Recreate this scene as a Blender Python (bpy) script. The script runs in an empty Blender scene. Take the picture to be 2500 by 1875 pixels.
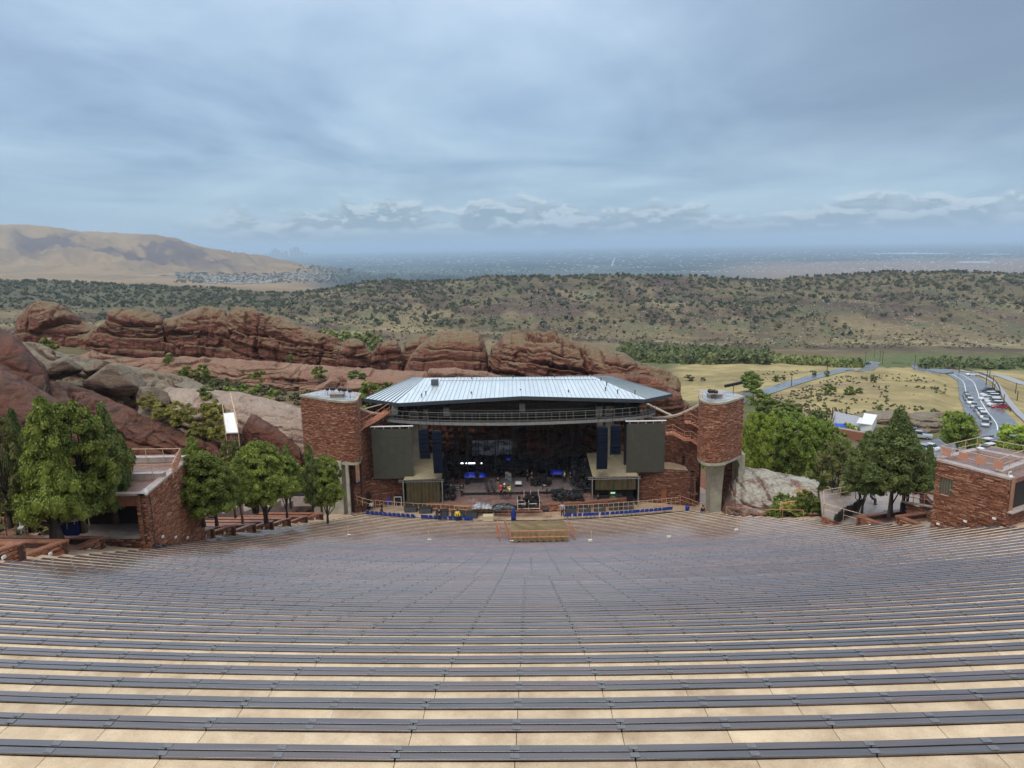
import bpy, math, random
import numpy as np
from mathutils import Matrix, Vector
R = math.radians
random.seed(7)
SC = bpy.context.scene
COL = SC.collection

# ------------------------------------------------------------ camera
CZ = 32.0
FPX, PITCH, ROLL = 1760.0, R(10.85), R(1.0)
cam_d = bpy.data.cameras.new('camera')
cam = bpy.data.objects.new('camera', cam_d)
COL.objects.link(cam)
cam_d.sensor_width = 36.0
cam_d.lens = 36.0 * FPX / 2500.0
cam_d.clip_start = 0.1
cam_d.clip_end = 150000.0
cam.location = (0, 0, CZ)
cam.rotation_euler = (Matrix.Rotation(R(90) - PITCH, 3, 'X') @ Matrix.Rotation(-ROLL, 3, 'Z')).to_euler()
SC.camera = cam
SC.view_settings.view_transform = 'Standard'
SC.view_settings.look = 'None'
SC.view_settings.gamma = 1.0
SC.view_settings.use_curve_mapping = False
SC.view_settings.exposure = 0.45
SC.cycles.max_bounces = 6
SC.cycles.diffuse_bounces = 3
SC.cycles.glossy_bounces = 3
SC.cycles.transparent_max_bounces = 6
SC.cycles.volume_bounces = 1
SC.cycles.use_adaptive_sampling = True
SC.cycles.adaptive_threshold = 0.02

# ------------------------------------------------------------ sun (overcast)
SUN_EL, SUN_AZ = R(62), R(200)
sun_d = bpy.data.lights.new('sun', 'SUN')
sun_d.energy = 1.5
sun_d.angle = R(40)
sun_d.color = (1.0, 0.965, 0.91)
sun = bpy.data.objects.new('sun', sun_d)
COL.objects.link(sun)
sun.rotation_euler = (R(90) - SUN_EL, 0, R(-20))

# ------------------------------------------------------------ sky
W = bpy.data.worlds.new('World')
SC.world = W
W.use_nodes = True
wt = W.node_tree
wt.nodes.clear()


class NT:
    """small node-tree writer"""
    def __init__(s, tree): s.t = tree
    def n(s, kind, **kw):
        nd = s.t.nodes.new(kind)
        for k, v in kw.items():
            if k.startswith('i_'):
                key = k[2:].replace('_', ' ')
                try: key = int(key)
                except ValueError: pass
                s.put(nd.inputs[key], v)
            else:
                setattr(nd, k, v)
        return nd
    def put(s, sock, v):
        if isinstance(v, bpy.types.NodeSocket): s.t.links.new(v, sock)
        elif isinstance(v, (tuple, list)) and len(v) == 3 and sock.type == 'RGBA': sock.default_value = (*v, 1)
        else: sock.default_value = v
    def math(s, op, a, b=0.0, c=None, clamp=False):
        nd = s.n('ShaderNodeMath', operation=op, use_clamp=clamp)
        s.put(nd.inputs[0], a); s.put(nd.inputs[1], b)
        if c is not None: s.put(nd.inputs[2], c)
        return nd.outputs[0]
    def vmath(s, op, a, b):
        nd = s.n('ShaderNodeVectorMath', operation=op)
        s.put(nd.inputs[0], a); s.put(nd.inputs[1], b)
        return nd.outputs[0]
    def mix(s, f, a, b, mode='MIX'):
        nd = s.n('ShaderNodeMixRGB', blend_type=mode)
        s.put(nd.inputs[0], f); s.put(nd.inputs[1], a); s.put(nd.inputs[2], b)
        return nd.outputs[0]
    def noise(s, vec, scale, detail=5.0, rough=0.55, dist=0.0):
        nd = s.n('ShaderNodeTexNoise')
        s.put(nd.inputs['Vector'], vec); nd.inputs['Scale'].default_value = scale
        nd.inputs['Detail'].default_value = detail; nd.inputs['Roughness'].default_value = rough
        nd.inputs['Distortion'].default_value = dist
        return nd.outputs[0]
    def ramp(s, f, stops, interp='LINEAR'):
        nd = s.n('ShaderNodeValToRGB')
        cr = nd.color_ramp; cr.interpolation = interp
        while len(cr.elements) > 1: cr.elements.remove(cr.elements[-1])
        for i, (p, c) in enumerate(stops):
            e = cr.elements[0] if i == 0 else cr.elements.new(p)
            e.position = p
            e.color = (*c, 1) if isinstance(c, (tuple, list)) else (c, c, c, 1)
        s.put(nd.inputs[0], f)
        return nd.outputs[0]
    def rng(s, f, a, b, c=0.0, d=1.0, smooth=True):
        nd = s.n('ShaderNodeMapRange', interpolation_type='SMOOTHSTEP' if smooth else 'LINEAR')
        s.put(nd.inputs[0], f)
        for i, v in enumerate((a, b, c, d)): s.put(nd.inputs[i + 1], v)
        return nd.outputs[0]


def build_sky():
    k = NT(wt)
    tc = k.n('ShaderNodeTexCoord')
    d = tc.outputs['Generated']
    sep = k.n('ShaderNodeSeparateXYZ'); k.put(sep.inputs[0], d)
    x, y, z = sep.outputs
    zc = k.math('MAXIMUM', z, 0.0)
    # overcast base: much brighter and whiter overhead, raised to brighten ground and benches
    base = k.ramp(zc, [(0.0, (.285, .395, .49)), (.06, (.305, .42, .525)), (.16, (.315, .43, .56)),
                       (.28, (.39, .505, .64)), (.35, (.50, .59, .70)), (.46, (.62, .69, .78)), (.65, (.72, .77, .85)), (1.0, (.95, 1.0, 1.06))])
    # stratus: noise on a cloud plane
    inv = k.math('DIVIDE', 1.0, k.math('ADD', zc, 0.10))
    cx = k.math('MULTIPLY', x, inv); cy = k.math('MULTIPLY', y, inv)
    comb = k.n('ShaderNodeCombineXYZ'); k.put(comb.inputs[0], cx); k.put(comb.inputs[1], k.math('MULTIPLY', cy, 0.75))
    n1 = k.noise(comb.outputs[0], 0.66, 7, 0.56, 0.7)
    n2 = k.noise(comb.outputs[0], 2.1, 5, 0.5, 0.3)
    s1 = k.math('ADD', k.math('MULTIPLY', n1, 0.78), k.math('MULTIPLY', n2, 0.22))
    tone = k.ramp(s1, [(.34, (.62, .66, .74)), (.45, (.80, .83, .88)), (.55, (1.0, 1.0, 1.0)), (.66, (1.22, 1.17, 1.10))])
    tone = k.mix(k.rng(z, .29, .48, 0, .75), tone, (1, 1, 1))
    col = k.mix(k.rng(z, 0.02, 0.12, 0.35, 1.0), base, k.mix(1.0, base, tone, 'MULTIPLY'))
    # the right-hand side of the sky is a darker, greyer stratus bank
    side = k.rng(x, 0.05, 0.55, 0.0, 1.0)
    up = k.math('MULTIPLY', k.rng(z, 0.05, 0.17, 0, 1), k.rng(z, 0.30, 0.42, 1, .35))
    col = k.mix(k.math('MULTIPLY', k.math('MULTIPLY', side, up), 0.85), col, (.165, .222, .31))
    # cumulus bank low over the horizon: puffs on a (azimuth, height) sheet
    azv = k.math('ARCTAN2', x, y)
    def puff(fa, fz, off=0.0, det=7, seed=0.0):
        c = k.n('ShaderNodeCombineXYZ')
        k.put(c.inputs[0], k.math('MULTIPLY', azv, fa)); k.put(c.inputs[1], k.math('MULTIPLY', k.math('ADD', z, off), fz)); c.inputs[2].default_value = seed
        return k.noise(c.outputs[0], 1.0, det, .60, .25)
    broad = puff(5.5, 3.0, det=2, seed=3.3)
    p1 = puff(20, 46, det=9, seed=7.1); p1u = puff(20, 46, .008, det=9, seed=7.1)
    topz = k.math('ADD', k.math('ADD', k.math('MULTIPLY', k.math('SUBTRACT', broad, .5), .11), k.math('MULTIPLY', k.math('SUBTRACT', p1, .5), .085)), .054)
    depth = k.math('SUBTRACT', topz, z)
    mask = k.math('MULTIPLY', k.rng(depth, -.003, .010, 0, 1), k.rng(z, .004, .016, 0, 1))
    mask = k.math('MULTIPLY', mask, k.rng(azv, -.46, -.30, 0, 1))
    lit = k.math('ADD', k.math('MULTIPLY', k.rng(k.math('SUBTRACT', p1, p1u), -.03, .07, 0, 1), .75), k.math('MULTIPLY', k.rng(depth, 0, .02, 1, 0), .35))
    lit = k.math('MULTIPLY', lit, k.rng(z, .006, .035, .15, 1))
    ccol = k.mix(lit, (.20, .28, .355), (.43, .515, .575))
    col = k.mix(k.math('MULTIPLY', mask, .9), col, ccol)
    sky = k.n('ShaderNodeTexSky', sky_type='NISHITA', sun_disc=False, sun_elevation=SUN_EL, sun_rotation=SUN_AZ)
    ns = k.n('ShaderNodeVectorMath', operation='SCALE'); k.put(ns.inputs[0], sky.outputs[0]); ns.inputs[3].default_value = 0.10
    col = k.mix(0.93, ns.outputs[0], col)
    bg = k.n('ShaderNodeBackground'); k.put(bg.inputs[0], col); bg.inputs[1].default_value = 1.0
    out = k.n('ShaderNodeOutputWorld'); k.put(out.inputs[0], bg.outputs[0])


build_sky()
W.cycles.sampling_method = 'MANUAL'
W.cycles.sample_map_resolution = 512

# ------------------------------------------------------------ photograph geometry helpers
# D(x, y): a point of the photograph in 2212-px wide coordinates; returns a world ray
KD = 2500.0 / 2212.0


def ray(x, y):
    u, v = x * KD - 1250.0, -(y * KD - 937.5)
    c, s = math.cos(ROLL), math.sin(ROLL)
    a, b = c * u + s * v, -s * u + c * v
    cp, sp = math.cos(PITCH), math.sin(PITCH)
    return (a, FPX * cp + b * sp, -FPX * sp + b * cp)


def at(x, y, Y):
    d = ray(x, y); f = Y / d[1]
    return Vector((d[0] * f, Y, CZ + d[2] * f))


def atz(x, y, z):
    d = ray(x, y); f = (z - CZ) / d[2]
    return Vector((d[0] * f, d[1] * f, z))


# ------------------------------------------------------------ numpy noise
def _hash(i, j, k, seed):
    h = (i.astype(np.int64) * 374761393 + j.astype(np.int64) * 668265263 + k.astype(np.int64) * 2147483647 + seed * 974711) & 0xffffffff
    h = ((h ^ (h >> 13)) * 1274126177) & 0xffffffff
    h = ((h ^ (h >> 16)) * 2246822519) & 0xffffffff
    return ((h ^ (h >> 15)) & 0xffffff) / float(0xffffff) * 2 - 1


def vnoise(x, y, z=0.0, seed=0):
    x = np.asarray(x, float); y = np.asarray(y, float) + 0 * x; z = np.asarray(z, float) + 0 * x
    xi, yi, zi = np.floor(x), np.floor(y), np.floor(z)
    fx, fy, fz = x - xi, y - yi, z - zi
    fx, fy, fz = [f * f * (3 - 2 * f) for f in (fx, fy, fz)]
    r = 0
    for a in (0, 1):
        for b in (0, 1):
            for c in (0, 1):
                w = (fx if a else 1 - fx) * (fy if b else 1 - fy) * (fz if c else 1 - fz)
                r = r + w * _hash(xi + a, yi + b, zi + c, seed)
    return r


def fbm(x, y, z=0.0, octv=4, seed=0, gain=0.5, lac=2.03):
    r, a, f, t = 0, 1.0, 1.0, 0
    for o in range(octv):
        r = r + a * vnoise(np.asarray(x) * f, np.asarray(y) * f, np.asarray(z) * f, seed + o * 17)
        t += a; a *= gain; f *= lac
    return r / t


def sstep(a, b, x):
    t = np.clip((x - a) / (b - a), 0, 1)
    return t * t * (3 - 2 * t)


# ------------------------------------------------------------ object helpers
WL = {}


def tag(o, label=None, cat=None, group=None, kind=None):
    if label: o['label'] = label
    if cat: o['category'] = cat
    if group: o['group'] = group
    if kind: o['kind'] = kind
    return o


def thing(name, label, cat, loc=(0, 0, 0), rotz=0.0, group=None):
    o = bpy.data.objects.new(name, None)
    o.empty_display_size = 0.2
    COL.objects.link(o)
    o.location = loc; o.rotation_euler = (0, 0, rotz)
    WL[o.name] = Vector(loc)
    return tag(o, label, cat, group)


def mesh_np(name, V, F, mat, smooth=False):
    """V (n,3) array, F (m,k) array or list of lists"""
    me = bpy.data.meshes.new(name)
    if isinstance(F, np.ndarray):
        m, kk = F.shape
        me.vertices.add(len(V)); me.vertices.foreach_set('co', np.asarray(V, np.float32).ravel())
        me.loops.add(m * kk); me.loops.foreach_set('vertex_index', F.astype(np.int32).ravel())
        me.polygons.add(m)
        me.polygons.foreach_set('loop_start', np.arange(0, m * kk, kk, dtype=np.int32))
        me.update(calc_edges=True)
    else:
        me.from_pydata([tuple(v) for v in V], [], F)
        me.update()
    if smooth: me.polygons.foreach_set('use_smooth', np.ones(len(me.polygons), bool))
    if mat: me.materials.append(mat)
    return me


def link(name, me, parent=None, loc=(0, 0, 0), rot=(0, 0, 0), scale=(1, 1, 1)):
    o = bpy.data.objects.new(name, me)
    COL.objects.link(o)
    o.location = loc; o.rotation_euler = rot; o.scale = scale
    if parent: o.parent = parent
    return o


class MB:
    def __init__(s): s.v = []; s.f = []
    def add(s, vs, fs):
        n = len(s.v)
        s.v += [tuple(p) for p in vs]
        s.f += [[i + n for i in f] for f in fs]
    def box(s, c, d, rz=0.0, rx=0.0, ry=0.0, cham=0.0):
        hx, hy, hz = d[0] / 2, d[1] / 2, d[2] / 2
        vs = [(-hx, -hy, -hz), (hx, -hy, -hz), (hx, hy, -hz), (-hx, hy, -hz)]
        if cham:
            k = cham
            vs += [(-hx, -hy, hz - k), (hx, -hy, hz - k), (hx, hy, hz - k), (-hx, hy, hz - k),
                   (-hx + k, -hy + k, hz), (hx - k, -hy + k, hz), (hx - k, hy - k, hz), (-hx + k, hy - k, hz)]
            fs = [(0, 3, 2, 1), (0, 1, 5, 4), (1, 2, 6, 5), (2, 3, 7, 6), (3, 0, 4, 7),
                  (4, 5, 9, 8), (5, 6, 10, 9), (6, 7, 11, 10), (7, 4, 8, 11), (8, 9, 10, 11)]
        else:
            vs += [(-hx, -hy, hz), (hx, -hy, hz), (hx, hy, hz), (-hx, hy, hz)]
            fs = [(0, 3, 2, 1), (4, 5, 6, 7), (0, 1, 5, 4), (1, 2, 6, 5), (2, 3, 7, 6), (3, 0, 4, 7)]
        m = Matrix.Translation(Vector(c)) @ Matrix.Rotation(rz, 4, 'Z') @ Matrix.Rotation(ry, 4, 'Y') @ Matrix.Rotation(rx, 4, 'X')
        s.add([m @ Vector(v) for v in vs], fs); return s
    def tube(s, p, q, r0, r1=None, n=6, cap=True):
        p, q = Vector(p), Vector(q)
        if r1 is None: r1 = r0
        a = (q - p)
        if a.length < 1e-6: return s
        a.normalize()
        u = a.orthogonal().normalized(); w = a.cross(u)
        vs = []
        for c, r in ((p, r0), (q, r1)):
            for i in range(n):
                t = 2 * math.pi * i / n
                vs.append(c + (u * math.cos(t) + w * math.sin(t)) * r)
        fs = [[i, (i + 1) % n, n + (i + 1) % n, n + i] for i in range(n)]
        if cap: fs += [list(range(n))[::-1], list(range(n, 2 * n))]
        s.add(vs, fs); return s
    def path(s, pts, r, n=5):
        for a, b in zip(pts[:-1], pts[1:]): s.tube(a, b, r, n=n)
        return s
    def prism(s, poly, z0, z1, taper=None):
        """poly list of (x,y) ccw; z0,z1 scalars or per-vertex lists"""
        n = len(poly)
        za = z0 if isinstance(z0, (list, tuple)) else [z0] * n
        zb = z1 if isinstance(z1, (list, tuple)) else [z1] * n
        vs = [(x, y, a) for (x, y), a in zip(poly, za)] + [(x, y, b) for (x, y), b in zip(poly, zb)]
        fs = [[i, (i + 1) % n, n + (i + 1) % n, n + i] for i in range(n)]
        fs += [list(range(n))[::-1], list(range(n, 2 * n))]
        s.add(vs, fs); return s
    def lathe(s, prof, c=(0, 0, 0), n=10):
        vs, fs = [], []
        for r, z in prof:
            for i in range(n):
                t = 2 * math.pi * i / n
                vs.append((c[0] + r * math.cos(t), c[1] + r * math.sin(t), c[2] + z))
        for j in range(len(prof) - 1):
            for i in range(n):
                a = j * n + i; b = j * n + (i + 1) % n
                fs.append([a, b, b + n, a + n])
        fs.append(list(range(n))[::-1]); fs.append([len(vs) - n + i for i in range(n)])
        s.add(vs, fs); return s
    def build(s, name, mat, parent=None, smooth=False, world=True):
        V = s.v
        if parent is not None and world:
            w = WL.get(parent.name, Vector((0, 0, 0)))
            V = [(x - w.x, y - w.y, z - w.z) for x, y, z in V]
        me = mesh_np(name, V, s.f, mat, smooth)
        o = link(name, me, parent)
        if parent is not None: WL[o.name] = WL.get(parent.name, Vector((0, 0, 0)))
        return o


def solo(name, mb, mat, label, cat, group=None, smooth=False, kind=None):
    """a thing that is one mesh; its origin moves to its base"""
    a = np.array(mb.v); c = Vector(((a[:, 0].min() + a[:, 0].max()) / 2, (a[:, 1].min() + a[:, 1].max()) / 2, a[:, 2].min()))
    me = mesh_np(name, a - np.array(c), mb.f, mat, smooth)
    o = link(name, me, None, c)
    WL[o.name] = c
    return tag(o, label, cat, group, kind)


def copy_tree(o, parent=None):
    c = o.copy(); COL.objects.link(c)
    if parent is not None: c.parent = parent
    for ch in list(o.children): copy_tree(ch, c)
    return c


# ------------------------------------------------------------ materials
MATS = {}


def mat(name, c1, c2=None, scale=3.0, rough=0.7, bump=0.0, bscale=None, metal=0.0, spec=0.5, stretch=(1, 1, 1),
        rand=0.0, detail=5.0, coat=0.0, lo=.35, hi=.65, emit=None, estr=0.0, ior=1.45, wet=0.0, alpha=None, trans=0.0):
    m = bpy.data.materials.new(name); m.use_nodes = True
    k = NT(m.node_tree); m.node_tree.nodes.clear()
    b = k.n('ShaderNodeBsdfPrincipled'); out = k.n('ShaderNodeOutputMaterial'); k.put(out.inputs[0], b.outputs[0])
    tc = k.n('ShaderNodeTexCoord').outputs['Object']
    if stretch != (1, 1, 1): tc = k.vmath('MULTIPLY', tc, stretch)
    if rand:
        oi = k.n('ShaderNodeObjectInfo')
        tc = k.vmath('ADD', tc, k.vmath('MULTIPLY', oi.outputs['Random'], (97, 31, 53)))
    if c2 is not None:
        f = k.noise(tc, scale, detail, 0.6)
        col = k.ramp(f, [(lo, c1), (hi, c2)])
    else:
        col = k.mix(0.0, c1, c1)
    if rand:
        v = k.math('ADD', k.math('MULTIPLY', oi.outputs['Random'], rand), 1 - rand / 2)
        vs = k.n('ShaderNodeVectorMath', operation='SCALE'); k.put(vs.inputs[0], col); k.put(vs.inputs[3], v)
        col = vs.outputs[0]
    k.put(b.inputs['Base Color'], col)
    rr = rough
    if wet:
        wn = k.noise(tc, scale * .35, 3, .5)
        rr = k.math('SUBTRACT', rough, k.math('MULTIPLY', k.rng(wn, .42, .6, 0, 1), wet))
    k.put(b.inputs['Roughness'], rr)
    b.inputs['Metallic'].default_value = metal
    b.inputs['IOR'].default_value = ior
    b.inputs['Specular IOR Level'].default_value = spec
    if coat: b.inputs['Coat Weight'].default_value = coat; b.inputs['Coat Roughness'].default_value = 0.15
    if trans: b.inputs['Transmission Weight'].default_value = trans
    if alpha is not None: b.inputs['Alpha'].default_value = alpha
    if emit: b.inputs['Emission Color'].default_value = (*emit, 1); b.inputs['Emission Strength'].default_value = estr
    if bump:
        bn = k.n('ShaderNodeBump'); bn.inputs['Strength'].default_value = min(1.0, bump); bn.inputs['Distance'].default_value = 0.05
        k.put(bn.inputs['Height'], k.noise(tc, bscale or scale * 3, 6, 0.65)); k.put(b.inputs['Normal'], bn.outputs[0])
    MATS[name] = m
    return m
# ------------------------------------------------------------ seating geometry (a bowl of concentric rows)
SX, SY = 3.0, 153.4          # centre of the arcs, behind the stage
HP = (-1.60586388e-05, 3.50833656e-04, 3.94862083e-01, 5.42003585e+00)
ROW_D = 1.15


def row_r(k): return 145.6 - ROW_D * k
def row_z(k): return CZ - (((HP[0] * k + HP[1]) * k + HP[2]) * k + HP[3]) * ROW_D


def row_k(x, y): return (145.6 - np.hypot(np.asarray(x) - SX, np.asarray(y) - SY)) / ROW_D


LEFT_E = [(-30, -5), (-28, 20), (-26, 34), (-25.5, 38), (-24.8, 44.5), (-25.2, 53), (-24.7, 62.5), (-22.2, 71.1), (-19.3, 81.3), (-18, 86)]
RIGHT_E = [(40, -5), (38, 30), (36.2, 40), (34.9, 46.6), (32.5, 53), (29.9, 65), (27.1, 70), (23.7, 78), (20.8, 83), (19.5, 86)]


def edge_phi(k, E):
    """angle (0 = towards the camera, + = right) where row k meets the edge polyline E"""
    r = row_r(k)
    best = None
    for (x0, y0), (x1, y1) in zip(E[:-1], E[1:]):
        for i in range(40):
            t = i / 40
            x, y = x0 + (x1 - x0) * t, y0 + (y1 - y0) * t
            d = abs(math.hypot(x - SX, y - SY) - r)
            if best is None or d < best[0]: best = (d, math.atan2(x - SX, SY - y))
    return best[1]


def rp(r, phi, z): return Vector((SX + r * math.sin(phi), SY - r * math.cos(phi), z))


# ------------------------------------------------------------ terrain table: rows of distance, columns of photo x
def e_of(x, y):
    d = ray(x, y); return d[0] / d[1], d[2] / d[1]


TAB = [
 (104, [(0, 'z', 11), (300, 'z', 8), (640, 'z', 4), (760, 'z', -.5), (1000, 'z', -1.2), (1500, 'z', -1.2), (1640, 'z', -4), (1800, 'z', -6), (2212, 'z', -7)]),
 (118, [(0, 'z', 13), (300, 'z', 9), (640, 'z', 7), (760, 'z', 5), (900, 'z', 1), (1500, 'z', -2), (1640, 'z', -6), (1800, 'z', -8), (2212, 'z', -9)]),
 (135, [(0, 'z', 15), (300, 'z', 10.5), (640, 'z', 8.5), (800, 'z', 6), (1000, 'z', 3), (1500, 'z', -4), (1620, 'z', -9), (1800, 'z', -10), (2212, 'z', -12)]),
 (160, [(0, 'z', 14), (400, 'z', 8), (800, 'z', 3), (1400, 'z', -5), (1650, 0, 905), (1870, 0, 930), (2000, 0, 950), (2150, 0, 945), (2212, 0, 950)]),
 (200, [(0, 'z', 8), (400, 'z', 4), (800, 'z', -2), (1400, 'z', -12), (1600, 0, 882), (1750, 0, 872), (1900, 0, 876), (2060, 0, 876), (2150, 0, 893), (2212, 0, 890)]),
 (250, [(0, 'z', 0), (400, 'z', -5), (800, 'z', -10), (1200, 'z', -16), (1450, 0, 862), (1600, 0, 850), (1750, 0, 836), (1900, 0, 830), (2050, 0, 834), (2150, 0, 852), (2212, 0, 862)]),
 (330, [(0, 'z', -15), (400, 'z', -20), (800, 'z', -28), (1300, 'z', -32), (1450, 0, 806), (1600, 0, 803), (1750, 0, 803), (1900, 0, 792), (2000, 0, 796), (2080, 0, 805), (2150, 0, 815), (2212, 0, 822)]),
 (400, [(0, 'z', -32), (800, 'z', -44), (1300, 'z', -48), (1450, 0, 786), (1600, 0, 779), (1750, 0, 788), (1900, 0, 800), (2080, 0, 800), (2212, 0, 800)]),
 (450, [(0, 'z', -44), (700, 'z', -58), (1350, 0, 776), (1600, 0, 780), (1900, 0, 790), (2212, 0, 788)]),
 (530, [(0, 'z', -50), (700, 'z', -66), (1350, 0, 758), (1600, 0, 766), (1900, 0, 770), (2212, 0, 772)]),
 (640, [(0, 0, 706), (300, 0, 702), (700, 0, 712), (1100, 0, 724), (1350, 0, 738), (1600, 0, 742), (1900, 0, 746), (2212, 0, 745)]),
 (850, [(0, 0, 655), (300, 0, 657), (700, 0, 662), (1100, 0, 654), (1350, 0, 654), (1600, 0, 659), (1900, 0, 656), (2212, 0, 655)]),
 (1150, [(-400, 0, 606), (0, 0, 606), (150, 0, 611), (300, 0, 616), (450, 0, 624), (600, 0, 634), (680, 0, 628), (780, 0, 609), (850, 0, 606), (950, 0, 609),
         (1050, 0, 598), (1150, 0, 595), (1250, 0, 595), (1350, 0, 592), (1450, 0, 594), (1550, 0, 599), (1650, 0, 604), (1750, 0, 601), (1850, 0, 595),
         (1950, 0, 587), (2050, 0, 586), (2150, 0, 587), (2212, 0, 592), (2600, 0, 596)]),
 (1320, [(0, 0, 612), (300, 0, 622), (600, 0, 640), (780, 0, 622), (1000, 0, 612), (1150, 0, 605), (1550, 0, 610), (1650, 0, 615), (1950, 0, 600), (2212, 0, 605)]),
 (2000, [(-400, 0, 612), (0, 0, 614), (300, 0, 619), (600, 0, 634), (750, 0, 645), (1000, 'z', -170), (2212, 'z', -170)]),
 (3000, [(-400, 0, 600), (0, 0, 602), (300, 0, 605), (500, 0, 614), (640, 0, 621), (800, 0, 632), (1000, 'z', -185), (2212, 'z', -185)]),
 (4000, [(-400, 0, 570), (0, 0, 576), (150, 0, 572), (300, 0, 590), (450, 0, 600), (640, 0, 604), (800, 0, 612), (1000, 'z', -190), (2212, 'z', -190)]),
 (4600, [(-400, 0, 510), (0, 0, 520), (120, 0, 540), (200, 0, 530), (300, 0, 555), (400, 0, 560), (500, 0, 575), (640, 0, 585), (800, 0, 602), (1000, 'z', -190), (2212, 'z', -190)]),
 (5200, [(-400, 0, 476), (-100, 0, 482), (0, 0, 487), (60, 0, 488), (100, 0, 490), (170, 0, 500), (230, 0, 505), (300, 0, 508), (345, 0, 510), (400, 0, 521), (450, 0, 535),
         (500, 0, 546), (560, 0, 551), (620, 0, 560), (660, 0, 574), (740, 0, 588), (800, 0, 593), (1000, 'z', -190), (2212, 'z', -190)]),
 (6500, [(-400, 0, 520), (0, 0, 530), (400, 0, 560), (620, 0, 575), (800, 'z', -190), (2212, 'z', -190)]),
 (9000, [(0, 'z', -190), (2212, 'z', -190)]),
 (90000, [(0, 'z', -190), (2212, 'z', -190)]),
]
_ty = np.array([r[0] for r in TAB], float)
_taz = np.linspace(-1.25, 1.25, 501)
_te = []
for Yr, cols in TAB:
    A, E_ = [], []
    for c in cols:
        if c[1] == 'z':
            a, _ = e_of(c[0], 700); A.append(a); E_.append((c[2] - CZ) / Yr)
        else:
            a, e = e_of(c[0], c[2]); A.append(a); E_.append(e)
    row = np.interp(_taz, A, E_)
    if Yr > 300:
        ker = np.ones(5) / 5
        row = np.convolve(np.pad(row, 2, 'edge'), ker, 'valid')
    _te.append(row)
_te = np.array(_te)


def table_z(x, y):
    y = np.maximum(np.asarray(y, float), 104.0)
    az = np.asarray(x) / y
    ly = np.log(y)
    j = np.clip(np.searchsorted(np.log(_ty), ly) - 1, 0, len(_ty) - 2)
    l0, l1 = np.log(_ty)[j], np.log(_ty)[j + 1]
    t = np.clip((ly - l0) / (l1 - l0), 0, 1)
    t = 0.65 * t + 0.35 * t * t * (3 - 2 * t)
    f = np.clip((az + 1.25) / 2.5 * 500, 0, 499.999); i = f.astype(int); g = f - i
    e = (_te[j, i] * (1 - g) + _te[j, i + 1] * g) * (1 - t) + (_te[j + 1, i] * (1 - g) + _te[j + 1, i + 1] * g) * t
    # relief
    hog = sstep(560, 700, y) * (1 - sstep(1200, 1500, y))
    gm = sstep(3200, 4400, y) * (1 - sstep(5600, 7000, y)) * (1 - sstep(-.12, .0, az))
    nz = 0.0010 * fbm(az * 60, ly * 22, 0, 4, 3) * sstep(110, 140, y)
    nz = nz + hog * 0.0042 * (fbm(az * 26 + 2 * vnoise(ly * 9, az * 8), ly * 5, 0, 4, 9))
    nz = nz + gm * 0.012 * (0.5 - np.abs(fbm(az * 24 + ly * 9, ly * 14, 0, 4, 21)) * 2.2) * (1 - 0.75 * sstep(5050, 5250, y))
    nz = nz * (1 - sstep(7500, 9000, y))
    return CZ + (e + nz) * y


def near_z(x, y):
    x = np.asarray(x, float); y = np.asarray(y, float)
    k = np.clip(row_k(x, y), -14, 62)
    z = row_z(k) - 1.25
    z = np.where(row_k(x, y) > 62, -1.2, z)
    z = z + np.clip(-29 - x, 0, 40) * 0.22 + np.clip(-60 - x, 0, 50) * .2
    z = z - np.clip(x - 37, 0, 60) * 0.28
    return z


def base_z(x, y):
    w = sstep(92, 106, np.asarray(y, float))
    return near_z(x, y) * (1 - w) + table_z(x, y) * w


_gy = np.concatenate([np.linspace(-12, 95, 70), np.exp(np.linspace(np.log(96.5), np.log(420), 210)), np.exp(np.linspace(np.log(424), np.log(1400), 210)),
                      np.exp(np.linspace(np.log(1410), np.log(7500), 190)), np.exp(np.linspace(np.log(7700), np.log(90000), 60))])
_gt = np.linspace(-1.05, 1.05, 760)
GX = _gt[None, :] * (_gy[:, None] + 26)
GY = np.repeat(_gy[:, None], len(_gt), 1)
GZ = base_z(GX, GY)


def gz(x, y):
    """terrain height by bilinear lookup"""
    x = float(x); y = float(y)
    j = int(np.clip(np.searchsorted(_gy, y) - 1, 0, len(_gy) - 2))
    t = (y - _gy[j]) / (_gy[j + 1] - _gy[j])
    f = (x / (y + 26) - _gt[0]) / (_gt[1] - _gt[0])
    f = min(max(f, 0), len(_gt) - 1.001); i = int(f); g = f - i
    a = GZ[j, i] * (1 - g) + GZ[j, i + 1] * g
    b = GZ[j + 1, i] * (1 - g) + GZ[j + 1, i + 1] * g
    return float(a * (1 - t) + b * t)


def hit(x, y, y0=104.0, y1=9000.0):
    """where the photograph ray meets the terrain"""
    d = ray(x, y)
    Y = y0; py = y0
    while Y < y1:
        f = Y / d[1]
        if CZ + d[2] * f <= gz(d[0] * f, Y): break
        py = Y; Y *= 1.006
    lo, hi = py, Y
    for _ in range(12):
        m = (lo + hi) / 2; f = m / d[1]
        if CZ + d[2] * f <= gz(d[0] * f, m): hi = m
        else: lo = m
    f = hi / d[1]
    return Vector((d[0] * f, hi, gz(d[0] * f, hi)))


def smooth_line(P, n):
    """Catmull-Rom resample"""
    P = [Vector(p) for p in P]
    Q = [P[0] * 2 - P[1]] + P + [P[-1] * 2 - P[-2]]
    out = []
    for i in range(1, len(Q) - 2):
        a, b, c, d = Q[i - 1], Q[i], Q[i + 1], Q[i + 2]
        for j in range(n):
            t = j / n
            out.append(0.5 * ((2 * b) + (c - a) * t + (2 * a - 5 * b + 4 * c - d) * t * t + (3 * b - a - 3 * c + d) * t ** 3))
    out.append(P[-1])
    return out


# roads: (name, half width, photo points)
ROADS = {}


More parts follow.
